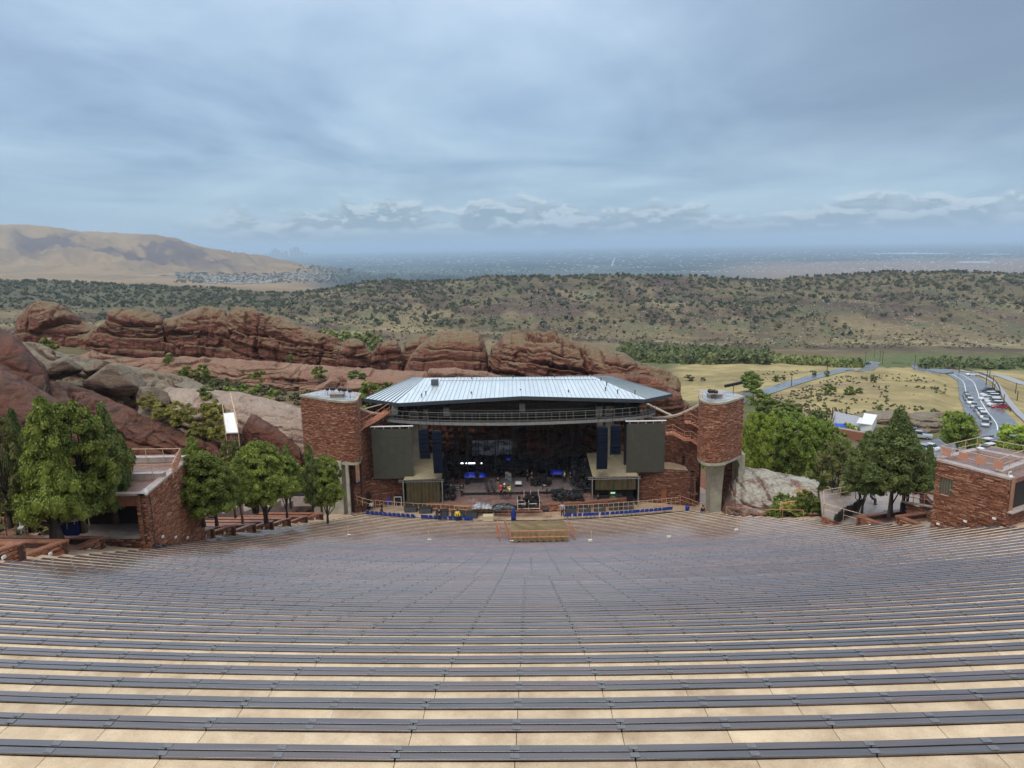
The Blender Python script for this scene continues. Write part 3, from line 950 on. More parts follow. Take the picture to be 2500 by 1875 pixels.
def masonry(parent, path, zb, zt, ch=(.10, .22), ln=(.35, 1.0), prot=.05, m=0, nind=0, closed=False, backing=True, holes=(), seed=1, back_t=.25, zspan=None):
    """coursed sandstone on the outside (right-hand side walking the path). path: list of (x,y). zb, zt: value or f(s)"""
    rs = random.Random(seed)
    P = [Vector((x, y)) for x, y in path]
    if closed: P.append(P[0])
    S = [0.0]
    for a, b in zip(P[:-1], P[1:]): S.append(S[-1] + (b - a).length)
    def loc(s):
        for i in range(len(P) - 1):
            if s <= S[i + 1] or i == len(P) - 2:
                t = (s - S[i]) / max(S[i + 1] - S[i], 1e-6)
                d = (P[i + 1] - P[i]).normalized()
                return P[i] + (P[i + 1] - P[i]) * t, d
    fb = zb if callable(zb) else (lambda s: zb)
    ft = zt if callable(zt) else (lambda s: zt)
    lo = min(fb(s) for s in np.linspace(0, S[-1], 30)); hi = max(ft(s) for s in np.linspace(0, S[-1], 30))
    stones = []
    z = lo
    while z < hi - .02:
        h = rs.uniform(*ch); s = rs.uniform(-.5, 0)
        h = min(h, hi - z)
        while s < S[-1]:
            w = rs.uniform(*ln) * (1.0 if h > .12 else 1.15)
            a, b = max(s, 0), min(s + w, S[-1]); s += w
            if b - a < .08: continue
            mid = (a + b) / 2
            if z + h * .5 < fb(mid) or z + h * .8 > ft(mid): continue
            zz = z + h / 2
            if any(h0 < mid < h1 and v0 < zz < v1 for h0, h1, v0, v1 in holes): continue
            p, d = loc(mid)
            n = Vector((d.y, -d.x))
            pr = prot * rs.uniform(.2, 1.6)
            stones.append((p + n * (pr - .06), math.atan2(d.y, d.x), zz, (b - a) - .026, .12, h - .024, rs.randrange(6)))
        z += h
    cam2 = Vector((0, 0))
    stones.sort(key=lambda t: (t[0] - cam2).length - .0 * t[2])
    if nind: rs.shuffle(stones); stones.sort(key=lambda t: -t[3] * t[5] / max((t[0]).length, 1) ** 2)
    w = WL.get(parent.name, Vector((0, 0, 0)))
    for (p, a, zz, L, D, H, u) in stones[:nind]:
        link('stone', UNIT[u][2][m], parent, (p.x - w.x, p.y - w.y, zz - w.z), (0, 0, a), (L, D, H))
    V, F = [], []
    rest = stones[nind:]
    if rest:
        base = [np.array(UNIT[u][0]) for u in range(6)]; fc = np.array(UNIT[0][1])
        for i, (p, a, zz, L, D, H, u) in enumerate(rest):
            q = base[u] * (L, D, H); c, s_ = math.cos(a), math.sin(a)
            V.append(np.stack([q[:, 0] * c - q[:, 1] * s_ + p.x - w.x, q[:, 0] * s_ + q[:, 1] * c + p.y - w.y, q[:, 2] + zz - w.z], 1))
            F.append(fc + i * 8)
        me = mesh_np('stonework', np.concatenate(V), np.concatenate(F), (M_stone, M_stone2)[m])
        o = link('stonework', me, parent); WL[o.name] = w; tag(o, kind='stuff')
    if backing:
        mb = MB()
        ns = max(2, int(S[-1] / .8))
        ss = sorted(set([S[-1] * i / ns for i in range(ns + 1)] + S))
        segs = []
        for a, b in zip(ss[:-1], ss[1:]):
            if b - a < .01: continue
            (pa, da), (pb, db) = loc(a + 1e-5), loc(b - 1e-5)
            na, nb = Vector((da.y, -da.x)), Vector((db.y, -db.x))
            blocked = [h_ for h_ in holes if h_[0] < (a + b) / 2 < h_[1]]
            za, zb_ = fb(a), fb(b); ta, tb = ft(a), ft(b)
            def pr(z0a, z0b, z1a, z1b):
                q = [pa - na * .02, pb - nb * .02, pb - nb * back_t, pa - na * back_t]
                mb.prism([(v.x, v.y) for v in q], [z0a, z0b, z0b, z0a], [z1a, z1b, z1b, z1a])
            if blocked:
                h_ = blocked[0]
                if h_[2] > za + .05: pr(za, zb_, h_[2], h_[2])
                if h_[3] < ta - .05: pr(h_[3], h_[3], ta, tb)
            else: pr(za, zb_, ta, tb)
        mb.build('wall_core', M_mortar, parent)
    return S[-1]


def arc2(c, r, a0, a1, n):
    return [(c[0] + r * math.cos(R(a0 + (a1 - a0) * i / n)), c[1] + r * math.sin(R(a0 + (a1 - a0) * i / n))) for i in range(n + 1)]


def bez(p0, p1, p2, n):
    return [tuple(Vector(p0) * (1 - t) ** 2 + Vector(p1) * 2 * t * (1 - t) + Vector(p2) * t * t) for t in [i / n for i in range(n + 1)]]


def offset_poly(poly, d):
    n = len(poly); out = []
    for i in range(n):
        a, b, c = Vector(poly[i - 1]), Vector(poly[i]), Vector(poly[(i + 1) % n])
        n1 = (b - a).normalized(); n2 = (c - b).normalized()
        m = Vector((n1.y + n2.y, -n1.x - n2.x))
        if m.length < 1e-6: m = Vector((n1.y, -n1.x))
        m.normalize(); out.append(tuple(b + m * d))
    return out


def railing(name, pts, label, m, posts=1.6, h=1.05, mids=(.55,), r=.035, group=None, parent=None, cat='railing'):
    """pts: 3D base points; a railing thing > rail, post"""
    P = [Vector(p) for p in pts]
    if parent is None: o = thing(name, label, cat, P[0], 0, group)
    else: o = parent
    up = Vector((0, 0, 1))
    rb = MB()
    rb.path([p + up * h for p in P], r)
    o1 = rb.build('top_rail', m, o)
    for f in mids:
        q = MB(); q.path([p + up * h * f for p in P], r * .8); q.build('mid_rail', m, o)
    # posts by distance
    pb = MB(); acc = posts; last = None
    pl = []
    for a, b in zip(P[:-1], P[1:]):
        L = (b - a).length; t = 0
        n = max(1, round(L / posts))
        for i in range(n): pl.append(a + (b - a) * i / n)
    pl.append(P[-1])
    me = None
    for p in pl:
        q = MB(); q.tube((0, 0, 0), (0, 0, h), r * .9, n=5)
        if me is None: me = mesh_np('post', q.v, q.f, m)
        link('post', me, o, p - WL[o.name])
    return o


# ------------------------------------------------------------ stone towers
def tower(side, outline, zt, zb, label, legs):
    c = Vector((sum(p[0] for p in outline) / len(outline), sum(p[1] for p in outline) / len(outline), 0))
    t = thing('stone_tower', label, 'tower', (c.x, c.y, -1.2), 0, 'stone towers beside the stage')
    masonry(t, outline, zb + .32, zt - .28, (.07, .16), (.2, .62), .06, 0, 300, closed=True, seed=11 + side, back_t=.35)
    MB().prism(offset_poly(outline, .12), zt - .28, zt - .05).build('roof_cap', M_concg, t)
    MB().prism(offset_poly(outline, -.35), zt - .06, zt).build('roof_deck', mat('wet_grey_deck%d' % side, (.27, .27, .28), (.42, .42, .43), .8, .22, wet=.1), t)
    MB().prism(offset_poly(outline, .06), zb, zb + .32).build('base_ring', M_concg, t)
    for l in legs:
        l.build('leg', M_concg, t)
    return t


ZT = 14.7
nose = satz(845, 979, ZT); A = satz(733, 963, ZT); B = satz(871, 971, ZT); Cb = satz(807, 948, ZT)
olL = [(A.x, A.y)] + bez((nose.x - 2.2, nose.y + .25 + .9), (nose.x + 1.6, nose.y - .9), (B.x, B.y), 10) + [(B.x - .2, B.y + 3.0), (Cb.x, Cb.y)]
legs = []
lg = sat(808, 1150, 83.0)
mb = MB(); mb.prism([(lg.x - 1.1, 82.3), (lg.x + 1.5, 82.0), (lg.x + 1.7, 84.2), (lg.x - 1.0, 84.4)], -1.2, 7.3); legs.append(mb)
mb = MB(); mb.prism([(lg.x + 2.0, 81.9), (lg.x + 2.35, 81.9), (lg.x + 2.35, 82.3), (lg.x + 2.0, 82.3)], -1.2, 7.3); legs.append(mb)
mb = MB(); mb.prism([(A.x + .6, 86.2), (A.x + 1.4, 86.2), (A.x + 1.4, 88), (A.x + .6, 88)], -1.2, 7.3); legs.append(mb)
tl = tower(0, olL, ZT, 6.9, 'round-nosed red stone tower on concrete legs, left of the stage', legs)

masonry(tl, [(A.x + 1.0, 87.5), (lg.x + 2.4, 84.6)], -1.2, 7.0, (.08, .17), (.22, .7), .04, 1, 0, seed=72)
nose = satz(1738, 979.5, ZT); A = satz(1709, 970, ZT); B = satz(1815, 966, ZT)
olR = [(A.x, A.y)] + bez((A.x, A.y), (nose.x - 1.3, nose.y - 1.4), (nose.x + 1.6, nose.y - .1), 9)[1:] + [(B.x, B.y), (B.x - 1.0, B.y + 3.4), (A.x + 1.2, A.y + 4.6)]
legs = []
pl_ = sat(1733, 1180, 80.6); pr_ = sat(1765, 1180, 80.6); p2 = sat(1797, 1150, 82.5); p3 = sat(1808, 1150, 82.5)
mb = MB()
# flared concrete pier: taper from wide top to narrow foot
foot = [(pl_.x + .1, 80.3), (pr_.x - .25, 80.3), (pr_.x - .25, 82.2), (pl_.x + .1, 82.2)]
top = [(pl_.x - .45, 80.2), (pr_.x + .5, 80.2), (pr_.x + .5, 82.5), (pl_.x - .45, 82.5)]
mid = [(a[0] * .35 + b[0] * .65, a[1] * .35 + b[1] * .65) for a, b in zip(foot, [(pl_.x - .05, 80.25), (pr_.x - .1, 80.25), (pr_.x - .1, 82.3), (pl_.x - .05, 82.3)])]
lv = [(foot, -1.2), (mid, 4.0), ([(pl_.x - .1, 80.22), (pr_.x - .02, 80.22), (pr_.x - .02, 82.3), (pl_.x - .1, 82.3)], 6.2),
      ([(pl_.x - .2, 80.21), (pr_.x + .12, 80.21), (pr_.x + .12, 82.4), (pl_.x - .2, 82.4)], 6.8), (top, 7.45)]
vs, fs = [], []
for poly, z in lv: vs += [(x, y, z) for x, y in poly]
for j in range(len(lv) - 1):
    for i in range(4): a = j * 4 + i; b = j * 4 + (i + 1) % 4; fs.append([a, b, b + 4, a + 4])
fs += [[3, 2, 1, 0], [len(vs) - 4 + i for i in range(4)]]
mb.add(vs, fs); legs.append(mb)
mb = MB(); mb.prism([(p2.x, 81.6), (p3.x + .15, 81.5), (p3.x + .4, 84.0), (p2.x, 84.0)], -1.2, 7.45); legs.append(mb)
# arch spandrels between pier and right leg
mb = MB()
x0, x1 = pr_.x + .1, p2.x + .02
for i in range(10):
    a0, a1 = math.pi * i / 10, math.pi * (i + 1) / 10
    xm, xr = (x0 + x1) / 2, (x1 - x0) / 2
    xa, xb = xm - xr * math.cos(a0), xm - xr * math.cos(a1)
    za, zb_ = 6.0 + 1.15 * math.sin(a0), 6.0 + 1.15 * math.sin(a1)
    ya = 80.9 + (xa - x0) * .22; yb = 80.9 + (xb - x0) * .22
    mb.add([(xa, ya, za), (xb, yb, zb_), (xb, yb, 7.45), (xa, ya, 7.45), (xa, ya + 1.6, za), (xb, yb + 1.6, zb_), (xb, yb + 1.6, 7.45), (xa, ya + 1.6, 7.45)],
           [(0, 1, 2, 3), (7, 6, 5, 4), (0, 4, 5, 1), (2, 6, 7, 3), (0, 3, 7, 4), (1, 5, 6, 2)])
legs.append(mb)
tr = tower(1, olR, ZT, 7.35, 'round-nosed red stone tower on arched concrete piers, right of the stage', legs)
masonry(tr, [(pr_.x - .3, 84.6), (p3.x + .3, 84.2)], -1.2, 7.3, (.10, .22), (.3, .9), .04, 1, 0, seed=71)

# ------------------------------------------------------------ stage roof
ZB = 13.56
FL = satz(973, 985, 13.15); FR = satz(1575, 975.5, 13.15); FC = sat(1275, 968, 86.0)
TL = sat(889, 973, 91.6); TR = sat(1641, 962, 91.4)
BL = satz(1040, 922.4, ZB); BLL = satz(1006, 920.5, ZB); BR = satz(1443, 918, ZB); BRR = satz(1491, 918.5, ZB)
rf = thing('stage_roof', 'pale standing-seam metal roof over the open stage', 'roof', ((FL.x + FR.x) / 2, 94, 12.5))


def lerp(a, b, t): return a + (b - a) * t


def main_front(x):
    if x < FC.x: t = (x - FL.x) / (FC.x - FL.x); return lerp(FL, FC, t)
    return lerp(FC, FR, (x - FC.x) / (FR.x - FC.x))


def main_back(x):
    if x < BL.x: return lerp(FL, BL, (x - FL.x) / (BL.x - FL.x))
    if x > BR.x: return lerp(FR, BR, (x - FR.x) / (BR.x - FR.x))
    return lerp(BL, BR, (x - BL.x) / (BR.x - BL.x))


def panel(p, parent=rf):
    """p: 4 corner vectors front-left, front-right, back-right, back-left; a thin tray with an upstand seam on its right side"""
    mb = MB(); d = Vector((0, 0, -.05))
    mb.add([v for v in p] + [v + d for v in p], [(0, 1, 2, 3), (7, 6, 5, 4), (0, 4, 5, 1), (1, 5, 6, 2), (2, 6, 7, 3), (3, 7, 4, 0)])
    mb.build('roof_panel', M_roof, parent)


seam = MB()
NP = 54
xs = np.linspace(FL.x + .05, FR.x - .05, NP + 1)
for a, b in zip(xs[:-1], xs[1:]):
    fa, fb_ = main_front(a + .02), main_front(b - .02); ba, bb = main_back(a + .02), main_back(b - .02)
    panel([fa, fb_, bb, ba])
    q = main_front(b); w = main_back(b)
    if (w - q).length > .5:
        seam.tube(q + Vector((0, 0, .02)), w + Vector((0, 0, .02)), .028, n=4)
for (P0, P1, Q0, Q1, n) in ((FL, TL, BL, BLL, 9), (FR, TR, BR, BRR, 12)):
    for i in range(n):
        a, b = i / n, (i + 1) / n - .02
        f0, f1, b0, b1 = lerp(P0, P1, a), lerp(P0, P1, b), lerp(Q0, Q1, a), lerp(Q0, Q1, b)
        pp = [f0, f1, b1, b0] if P1.x > P0.x else [f1, f0, b0, b1]
        panel(pp)
        e0, e1 = lerp(P0, P1, (i + 1) / n), lerp(Q0, Q1, (i + 1) / n)
        seam.tube(e0 + Vector((0, 0, .03)), e1 + Vector((0, 0, .03)), .045, n=4)
tag(seam.build('seams', M_seam, rf), kind='stuff')
dd = Vector((0, 0, -.12))
for nm, a, b in (('fascia', TL, FL), ('fascia', FL, FC), ('fascia', FC, FR), ('fascia', FR, TR), ('fascia', TL, BLL), ('fascia', TR, BRR)):
    mb = MB(); n = (b - a).cross(Vector((0, 0, 1))).normalized() * .1
    if n.y > 0: n = -n
    q = [a + n, b + n, b - n * .3, a - n * .3]
    mb.add([v + Vector((0, 0, .05)) for v in q] + [v + Vector((0, 0, -.38)) for v in q], [(0, 1, 2, 3), (7, 6, 5, 4), (0, 4, 5, 1), (1, 5, 6, 2), (2, 6, 7, 3), (3, 7, 4, 0)])
    mb.build(nm, M_fascia, rf)
# soffit
mb = MB()
for poly in ([FL, FC, FR, BR, BL], [TL, FL, BL, BLL], [FR, TR, BRR, BR]):
    mb.add([v + Vector((0, 0, -.35)) for v in poly], [list(range(len(poly)))])
mb.build('soffit', M_black, rf)  # coloured black in place of the deep shade under the roof
# snow-guard rails near the back and roof vents / anchor posts
for f, zz in ((.93, .25), (.78, .25)):
    mb = MB()
    q0 = lerp(main_front(-10.0), main_back(-10.0), f); q1 = lerp(main_front(11.5), main_back(11.5), f)
    mb.tube(q0 + Vector((0, 0, zz)), q1 + Vector((0, 0, zz)), .03, n=4)
    for i in range(48):
        p = lerp(q0, q1, i / 47); mb.tube(p, p + Vector((0, 0, zz)), .025, n=4)
    mb.build('snow_guard', M_steel, rf)
for (u, v) in ((1151, 966), (1271, 960), (1388, 962), (1478, 955), (1508, 961), (1550, 963), (1040, 965), (1030, 971), (1152, 928), (1253, 925), (1354, 924), (1467, 931), (1481, 942)):
    p = satz(u, v, 13.4)
    mb = MB(); mb.tube(p, p + Vector((0, 0, .5)), .07, n=5); mb.tube(p + Vector((0, 0, .42)), p + Vector((0, 0, .56)), .14, .05, n=6); mb.build('anchor_post', M_steel, rf)
p = satz(1062, 942, 13.5)
MB().box((p.x, p.y, 14.0), (.95, .9, .75)).build('roof_vent', M_steel, rf)
# structure below the roof: black steel beams, columns, catwalk
st = thing('roof_frame', 'black steel trusses and hangers under the pale stage roof', 'steel frame', (0, 94, 0))
for y in np.linspace(88, 102, 7):
    mb = MB(); z = 12.55
    mb.tube((-14.5, y, z), (15.5, y, z), .10, n=4); mb.tube((-14.5, y, z - 1.2), (15.5, y, z - 1.2), .10, n=4)
    for i in range(24):
        x = -14.5 + 30 * i / 24
        mb.tube((x, y, z - (1.2 if i % 2 else 0)), (x + 1.25, y, z - (0 if i % 2 else 1.2)), .05, n=4)
    mb.build('truss', M_black, st)
for x in (-13.4, 14.3):
    mb = MB(); mb.tube((x, 88.2, 1), (x, 88.2, 12.8), .28, n=8); mb.build('steel_column', M_black, st)
MB().box((.6, 102.0, 9.9), (31, .3, 6.0)).build('rear_black_sheet', M_black, st)  # black backdrop added to stand in for the deep shade under the roof
MB().box((.6, 94.5, 11.5), (29, 2.4, 2.1)).build('roof_shade_box', M_black, st)  # added black box, fills the roof space where only shade is
for x in (-15.0, 16.2): MB().box((x, 96, 11.2), (.2, 12, 3.0)).build('side_black_sheet', M_black, st)  # added black side panels, keep the space under the roof dark
# big concrete raker columns
for i, (u, lab) in enumerate(((1018, 'tapered grey concrete column behind the left speaker arrays'), (1485, 'tapered grey concrete column behind the right speaker arrays'))):
    b0 = sat(u, 1160, 91); mb = MB()
    for dx, w in ((0, .75), (1.6 if i == 0 else -1.4, .5)):
        z0, z1 = 2.2, 11.6
        x0 = b0.x + dx * .45; x1 = b0.x + dx
        mb.add([(x0 - w, 90.4, z0), (x0 + w, 90.4, z0), (x0 + w, 92, z0), (x0 - w, 92, z0), (x1 - w * .62, 90.2, z1), (x1 + w * .62, 90.2, z1), (x1 + w * .62, 91.4, z1), (x1 - w * .62, 91.4, z1)],
               [(0, 3, 2, 1), (4, 5, 6, 7), (0, 1, 5, 4), (1, 2, 6, 5), (2, 3, 7, 6), (3, 0, 4, 7)])
    solo('concrete_column', mb, M_concg, lab, 'column', 'concrete columns under the stage roof')
# catwalk: a shallow arc in front of the roof
cz = 11.0
cw_pts = [satz(u, v, cz) for u, v in ((945, 1022), (1000, 1026.5), (1100, 1030), (1250, 1030.5), (1400, 1026), (1500, 1020.5), (1567, 1014), (1600, 1005))]
cw_pts = smooth_line(cw_pts, 4)
cw = thing('lighting_catwalk', 'curved grey steel lighting catwalk hung below the front of the stage roof', 'catwalk', (cw_pts[len(cw_pts) // 2].x, cw_pts[len(cw_pts) // 2].y, cz))
beam, deck = MB(), MB()
for a, b in zip(cw_pts[:-1], cw_pts[1:]):
    n = Vector((0, 1.25, 0))
    for mb, z0, z1, back in ((beam, cz - .42, cz, .12), (deck, cz - .06, cz + .0, 1.25)):
        mb.add([(a.x, a.y, z0), (b.x, b.y, z0), (b.x, b.y + back, z0), (a.x, a.y + back, z0), (a.x, a.y, z1), (b.x, b.y, z1), (b.x, b.y + back, z1), (a.x, a.y + back, z1)],
               [(0, 3, 2, 1), (4, 5, 6, 7), (0, 1, 5, 4), (2, 3, 7, 6)])
beam.build('edge_beam', M_grey, cw); deck2 = deck.build('deck', M_black, cw)
railing('railing', [p + Vector((0, .02, 0)) for p in cw_pts[::1]], '', mat('dull_tan_steel', (.16, .15, .125), (.20, .19, .16), 4, .5), posts=1.1, h=1.12, mids=(.5, .12), r=.03, parent=cw)
railing('railing', [p + Vector((0, 1.25, 0)) for p in cw_pts[::4]], '', M_steel, posts=1.5, h=1.12, mids=(.5,), r=.03, parent=cw)
for i, (u, v) in enumerate(((1090, 1004), (1275, 993), (1463, 1001), (965, 1000))):
    p = sat(u, v, cw_pts[3].y + .9)
    solo('loudspeaker', MB().box(p, (.72, .6, 1.05), rx=.15, cham=.04), M_grey, ['grey loudspeaker hung over the catwalk, left of centre', 'grey loudspeaker hung at the centre of the catwalk', 'grey loudspeaker hung over the catwalk, right of centre', 'grey loudspeaker hung at the left end of the catwalk'][i], 'loudspeaker', 'loudspeakers hung under the roof edge')
# clamped spotlights along the catwalk underside
sl = MB(); sl.lathe([(.06, 0), (.13, .05), (.12, .3), (.05, .34)], n=6)
sl_me = mesh_np('spotlight', sl.v, sl.f, M_black)
for i in range(26):
    j = int(2 + i * (len(cw_pts) - 5) / 26); p = cw_pts[j] + (cw_pts[j + 1] - cw_pts[j]) * random.random()
    o = link('spotlight', sl_me, None, p + Vector((random.uniform(-.2, .2), .25, .16)), (R(150), 0, random.uniform(-.6, .6)))
    tag(o, 'small black spotlight clamped inside the curved catwalk, %s from its left end' % ordn(i + 1), 'spotlight', 'spotlights in the curved catwalk')
# roof-edge gangway on the right
g0 = satz(1575, 1003, cz)
# ------------------------------------------------------------ LED screens
for i, (c4, lab) in enumerate(((((909, 1048), (1007.5, 1047), (1009, 1167.6), (910.6, 1168.5)), 'tall olive-grey video screen left of the stage'),
                               (((1530.5, 1034.6), (1624.5, 1033.7), (1621, 1152), (1528.7, 1153.5)), 'tall olive-grey video screen right of the stage'))):
    Y = 85.6
    c = [sat(u, v, Y) for u, v in c4]
    x0, x1 = (c[0].x + c[3].x) / 2, (c[1].x + c[2].x) / 2; z0, z1 = (c[2].z + c[3].z) / 2, (c[0].z + c[1].z) / 2
    t = thing('video_screen', lab, 'screen', ((x0 + x1) / 2, Y, z0), 0, 'video screens beside the stage')
    nx, nz = 5, 6
    pm = None
    for a in range(nx):
        for b in range(nz):
            w, h = (x1 - x0) / nx, (z1 - z0) / nz
            if pm is None: q = MB().box((0, 0, 0), (w - .006, .09, h - .006)); pm = mesh_np('screen_panel', q.v, q.f, M_screen)
            link('screen_panel', pm, t, (x0 + w * (a + .5) - (x0 + x1) / 2, 0, h * (b + .5)))
    mb = MB().box(((x0 + x1) / 2, Y + .28, (z0 + z1) / 2), (x1 - x0 - .2, .4, z1 - z0 - .2)); mb.build('rear_frame', M_black, t)
    mb = MB(); mb.box(((x0 + x1) / 2, Y + .1, z1 + .32), (x1 - x0 + .3, .25, .09))
    for f in (.08, .3, .5, .7, .92): mb.tube((x0 + (x1 - x0) * f, Y + .1, z1), (x0 + (x1 - x0) * f, Y + .1, z1 + .3), .04, n=4)
    mb.build('hanging_bar', M_white, t)
# ------------------------------------------------------------ line arrays
def array(u0, v0, u1, v1, Y, n, label):
    a, b = sat(u0, v0, Y), sat(u1, v1, Y)
    w = b.x - a.x; H = a.z - b.z; h = H / n
    t = thing('line_array', label, 'loudspeaker array', ((a.x + b.x) / 2, Y, b.z), 0, 'navy line arrays hung beside the stage')
    for i in range(n):
        f = i / n; back = .5 * (f ** 3)
        MB().box(((a.x + b.x) / 2, Y + back, a.z - h * (i + .5)), (w, .75, h - .03), rx=-.10 - .35 * f * f, cham=.02).build('cabinet', M_navy, t)
    mb = MB()
    for x in (a.x + .2, b.x - .2): mb.tube((x, Y, a.z), (x, Y + .2, a.z + 1.6), .035, n=4)
    mb.box(((a.x + b.x) / 2, Y, a.z + .12), (w * .9, .5, .12)); mb.build('rigging', M_black, t)


array(1022, 1050, 1049, 1122, 84.2, 7, 'shorter navy speaker array, outermost on the left of the stage')
array(1055, 1055, 1082, 1158, 84.2, 12, 'long navy speaker array on the left edge of the stage')
array(1458, 1044.5, 1482.5, 1147.6, 84.2, 12, 'long navy speaker array on the right edge of the stage')
array(1491.6, 1041, 1515, 1111, 84.4, 7, 'shorter navy speaker array, outermost on the right of the stage')
# ------------------------------------------------------------ wing canopies
def canopy(side, fl, fr, bl, br, vb, label, drape_to):
    F0, F1 = sat(*fl, 84.6), sat(*fr, 84.6); B0, B1 = sat(*bl, 92), sat(*br, 92)
    t = thing('wing_canopy', label, 'canopy', ((F0.x + F1.x) / 2, 88, 0), 0, 'canvas canopies over the stage wings')
    n = 6
    for i in range(n):
        a, b = i / n, (i + 1) / n
        q = [lerp(F0, F1, a), lerp(F0, F1, b), lerp(B0, B1, b), lerp(B0, B1, a)]
        sag = Vector((0, 0, -.12))
        mb = MB(); m_ = [(q[0] + q[3]) / 2 + sag, (q[1] + q[2]) / 2 + sag]
        mb.add([q[0], q[1], m_[1], m_[0], q[2], q[3]], [(0, 1, 2, 3), (3, 2, 4, 5)]); mb.build('canvas_panel', M_canvas, t, smooth=True)
    zt = (F0.z + F1.z) / 2 - .15; zb = sat(1100, vb, 84.6).z if drape_to is None else drape_to
    dr = MB(); N = 30
    for i in range(N):
        a, b = i / N, (i + 1) / N
        ya, yb = 84.62 + .07 * math.sin(i * 1.9) + .03 * math.sin(i * 5.1), 84.62 + .07 * math.sin((i + 1) * 1.9) + .03 * math.sin((i + 1) * 5.1)
        xa, xb = F0.x + .3 + (F1.x - F0.x - .5) * a, F0.x + .3 + (F1.x - F0.x - .5) * b
        dr.add([(xa, ya, zb), (xb, yb, zb), (xb, yb, zt), (xa, ya, zt)], [(0, 1, 2, 3)])
    dr.build('drape', M_drape, t, smooth=True)
    tr_ = MB()
    for z in (zt + .1, zt - .15): tr_.tube((F0.x - .6, 84.5, z), (F1.x + .3, 84.5, z), .035, n=4)
    for i in range(16): x = F0.x - .6 + (F1.x - F0.x + .9) * i / 16; tr_.tube((x, 84.5, zt + (.1 if i % 2 else -.15)), (x + .35, 84.5, zt + (-.15 if i % 2 else .1)), .02, n=4)
    tr_.build('front_truss', M_alu if side else M_grey, t)
    for x in (F0.x - .05, F1.x + .05):
        mb = MB(); mb.tube((x, 84.5, .0), (x, 84.5, zt), .08, n=6); mb.build('pole', M_grey, t)
    for x in (F0.x, F1.x):
        mb = MB(); mb.add([(x, 85, 0), (x, 92, 0), (x, 92, B0.z - .2), (x, 85, zt)], [(0, 1, 2, 3)]); mb.build('side_black_sheet', M_blackf, t)
    mb = MB(); mb.add([(F0.x, 92, 0), (F1.x, 92, 0), (F1.x, 92, B0.z - .2), (F0.x, 92, B0.z - .2)], [(0, 1, 2, 3)]); mb.build('rear_black_sheet', M_blackf, t)
    return t


canopy(0, (985, 1172), (1078, 1168), (1008, 1110), (1083, 1105), 1230, 'tan canvas canopy with full-height dark drape in the left wing', .15)
canopy(1, (1447, 1164), (1558, 1162), (1432, 1106), (1530, 1100), 1195, 'tan canvas canopy with short rolled drape over open amp racks in the right wing', sat(1500, 1196, 84.6).z)

# ------------------------------------------------------------ wing walls, blocks, stairs
ws = thing('wing_wall', 'curved red stone wall between the right tower and the stage', 'wall', (20, 88, -1.2))
wpts = [sat(u, v, Y) for u, v, Y in ((1572, 1016, 91.5), (1604, 1019, 91.0), (1649, 1013, 89.6), (1680, 1001, 88), (1712, 984, 85.6))]
wsm = smooth_line(wpts, 5)
Ls = [0.0]
for a, b in zip(wsm[:-1], wsm[1:]): Ls.append(Ls[-1] + math.hypot(b.x - a.x, b.y - a.y))
topf = lambda s: float(np.interp(s, Ls, [p.z for p in wsm])) - .22
masonry(ws, [(p.x, p.y) for p in wsm], -1.2, topf, (.08, .17), (.22, .7), .05, 1, 120, seed=5)
cp = MB()
for a, b in zip(wsm[:-1], wsm[1:]):
    cp.prism([(a.x, a.y - .12), (b.x, b.y - .12), (b.x, b.y + .4), (a.x, a.y + .4)], [a.z - .22, b.z - .22, b.z - .22, a.z - .22], [a.z, b.z, b.z, a.z])
cp.build('coping', M_conct, ws)
wr = MB(); v0 = sat(1672, 1112, 88.6)
for i in range(5): wr.box((v0.x, v0.y - .35, v0.z - .2 * i), (.9, .1, .07), rx=.3)
wr.build('louvre_vent', M_darkdoor, ws)

wl_ = thing('wing_wall', 'curved red stone wall between the left tower and the stage', 'wall', (-17, 88, -1.2))
wpts = [sat(u, v, Y) for u, v, Y in ((873, 992, 84.5), (893, 1002, 86.5), (915, 1008, 88.0), (960, 1012, 90), (1000, 1014, 91))]
wsm = smooth_line(wpts, 5)
Ls2 = [0.0]
for a, b in zip(wsm[:-1], wsm[1:]): Ls2.append(Ls2[-1] + math.hypot(b.x - a.x, b.y - a.y))
zz2 = [p.z for p in wsm]
masonry(wl_, [(p.x, p.y) for p in wsm], -1.2, lambda s: float(np.interp(s, Ls2, zz2)) - .2, (.08, .17), (.22, .7), .05, 1, 120, seed=6)
cp = MB()
for a, b in zip(wsm[:-1], wsm[1:]):
    cp.prism([(a.x, a.y - .12), (b.x, b.y - .12), (b.x, b.y + .4), (a.x, a.y + .4)], [a.z - .2, b.z - .2, b.z - .2, a.z - .2], [a.z, b.z, b.z, a.z])
cp.build('coping', M_conct, wl_)


def block(path, zb, zt, label, door, dm, seed, cat='wall'):
    c = Vector(path[0]); t = thing('stone_block', label, cat, (c.x, c.y, zb))
    holes = [(door[0], door[1], zb, zb + door[2])] if door else ()
    masonry(t, path, zb, zt, (.08, .17), (.22, .7), .06, 1, 150, holes=holes, seed=seed, back_t=.6)
    if door:
        S_ = 0
        for a, b in zip(path[:-1], path[1:]):
            L_ = math.hypot(b[0] - a[0], b[1] - a[1])
            if S_ <= (door[0] + door[1]) / 2 <= S_ + L_:
                f = ((door[0] + door[1]) / 2 - S_) / L_
                x, y = a[0] + (b[0] - a[0]) * f, a[1] + (b[1] - a[1]) * f
                an = math.atan2(b[1] - a[1], b[0] - a[0])
                n = Vector((math.sin(an), -math.cos(an)))
                MB().box((x - n.x * .12, y - n.y * .12, zb + door[2] / 2), (door[1] - door[0] + .3, .06, door[2]), an).build('door', dm, t)
                break
            S_ += L_
    return t


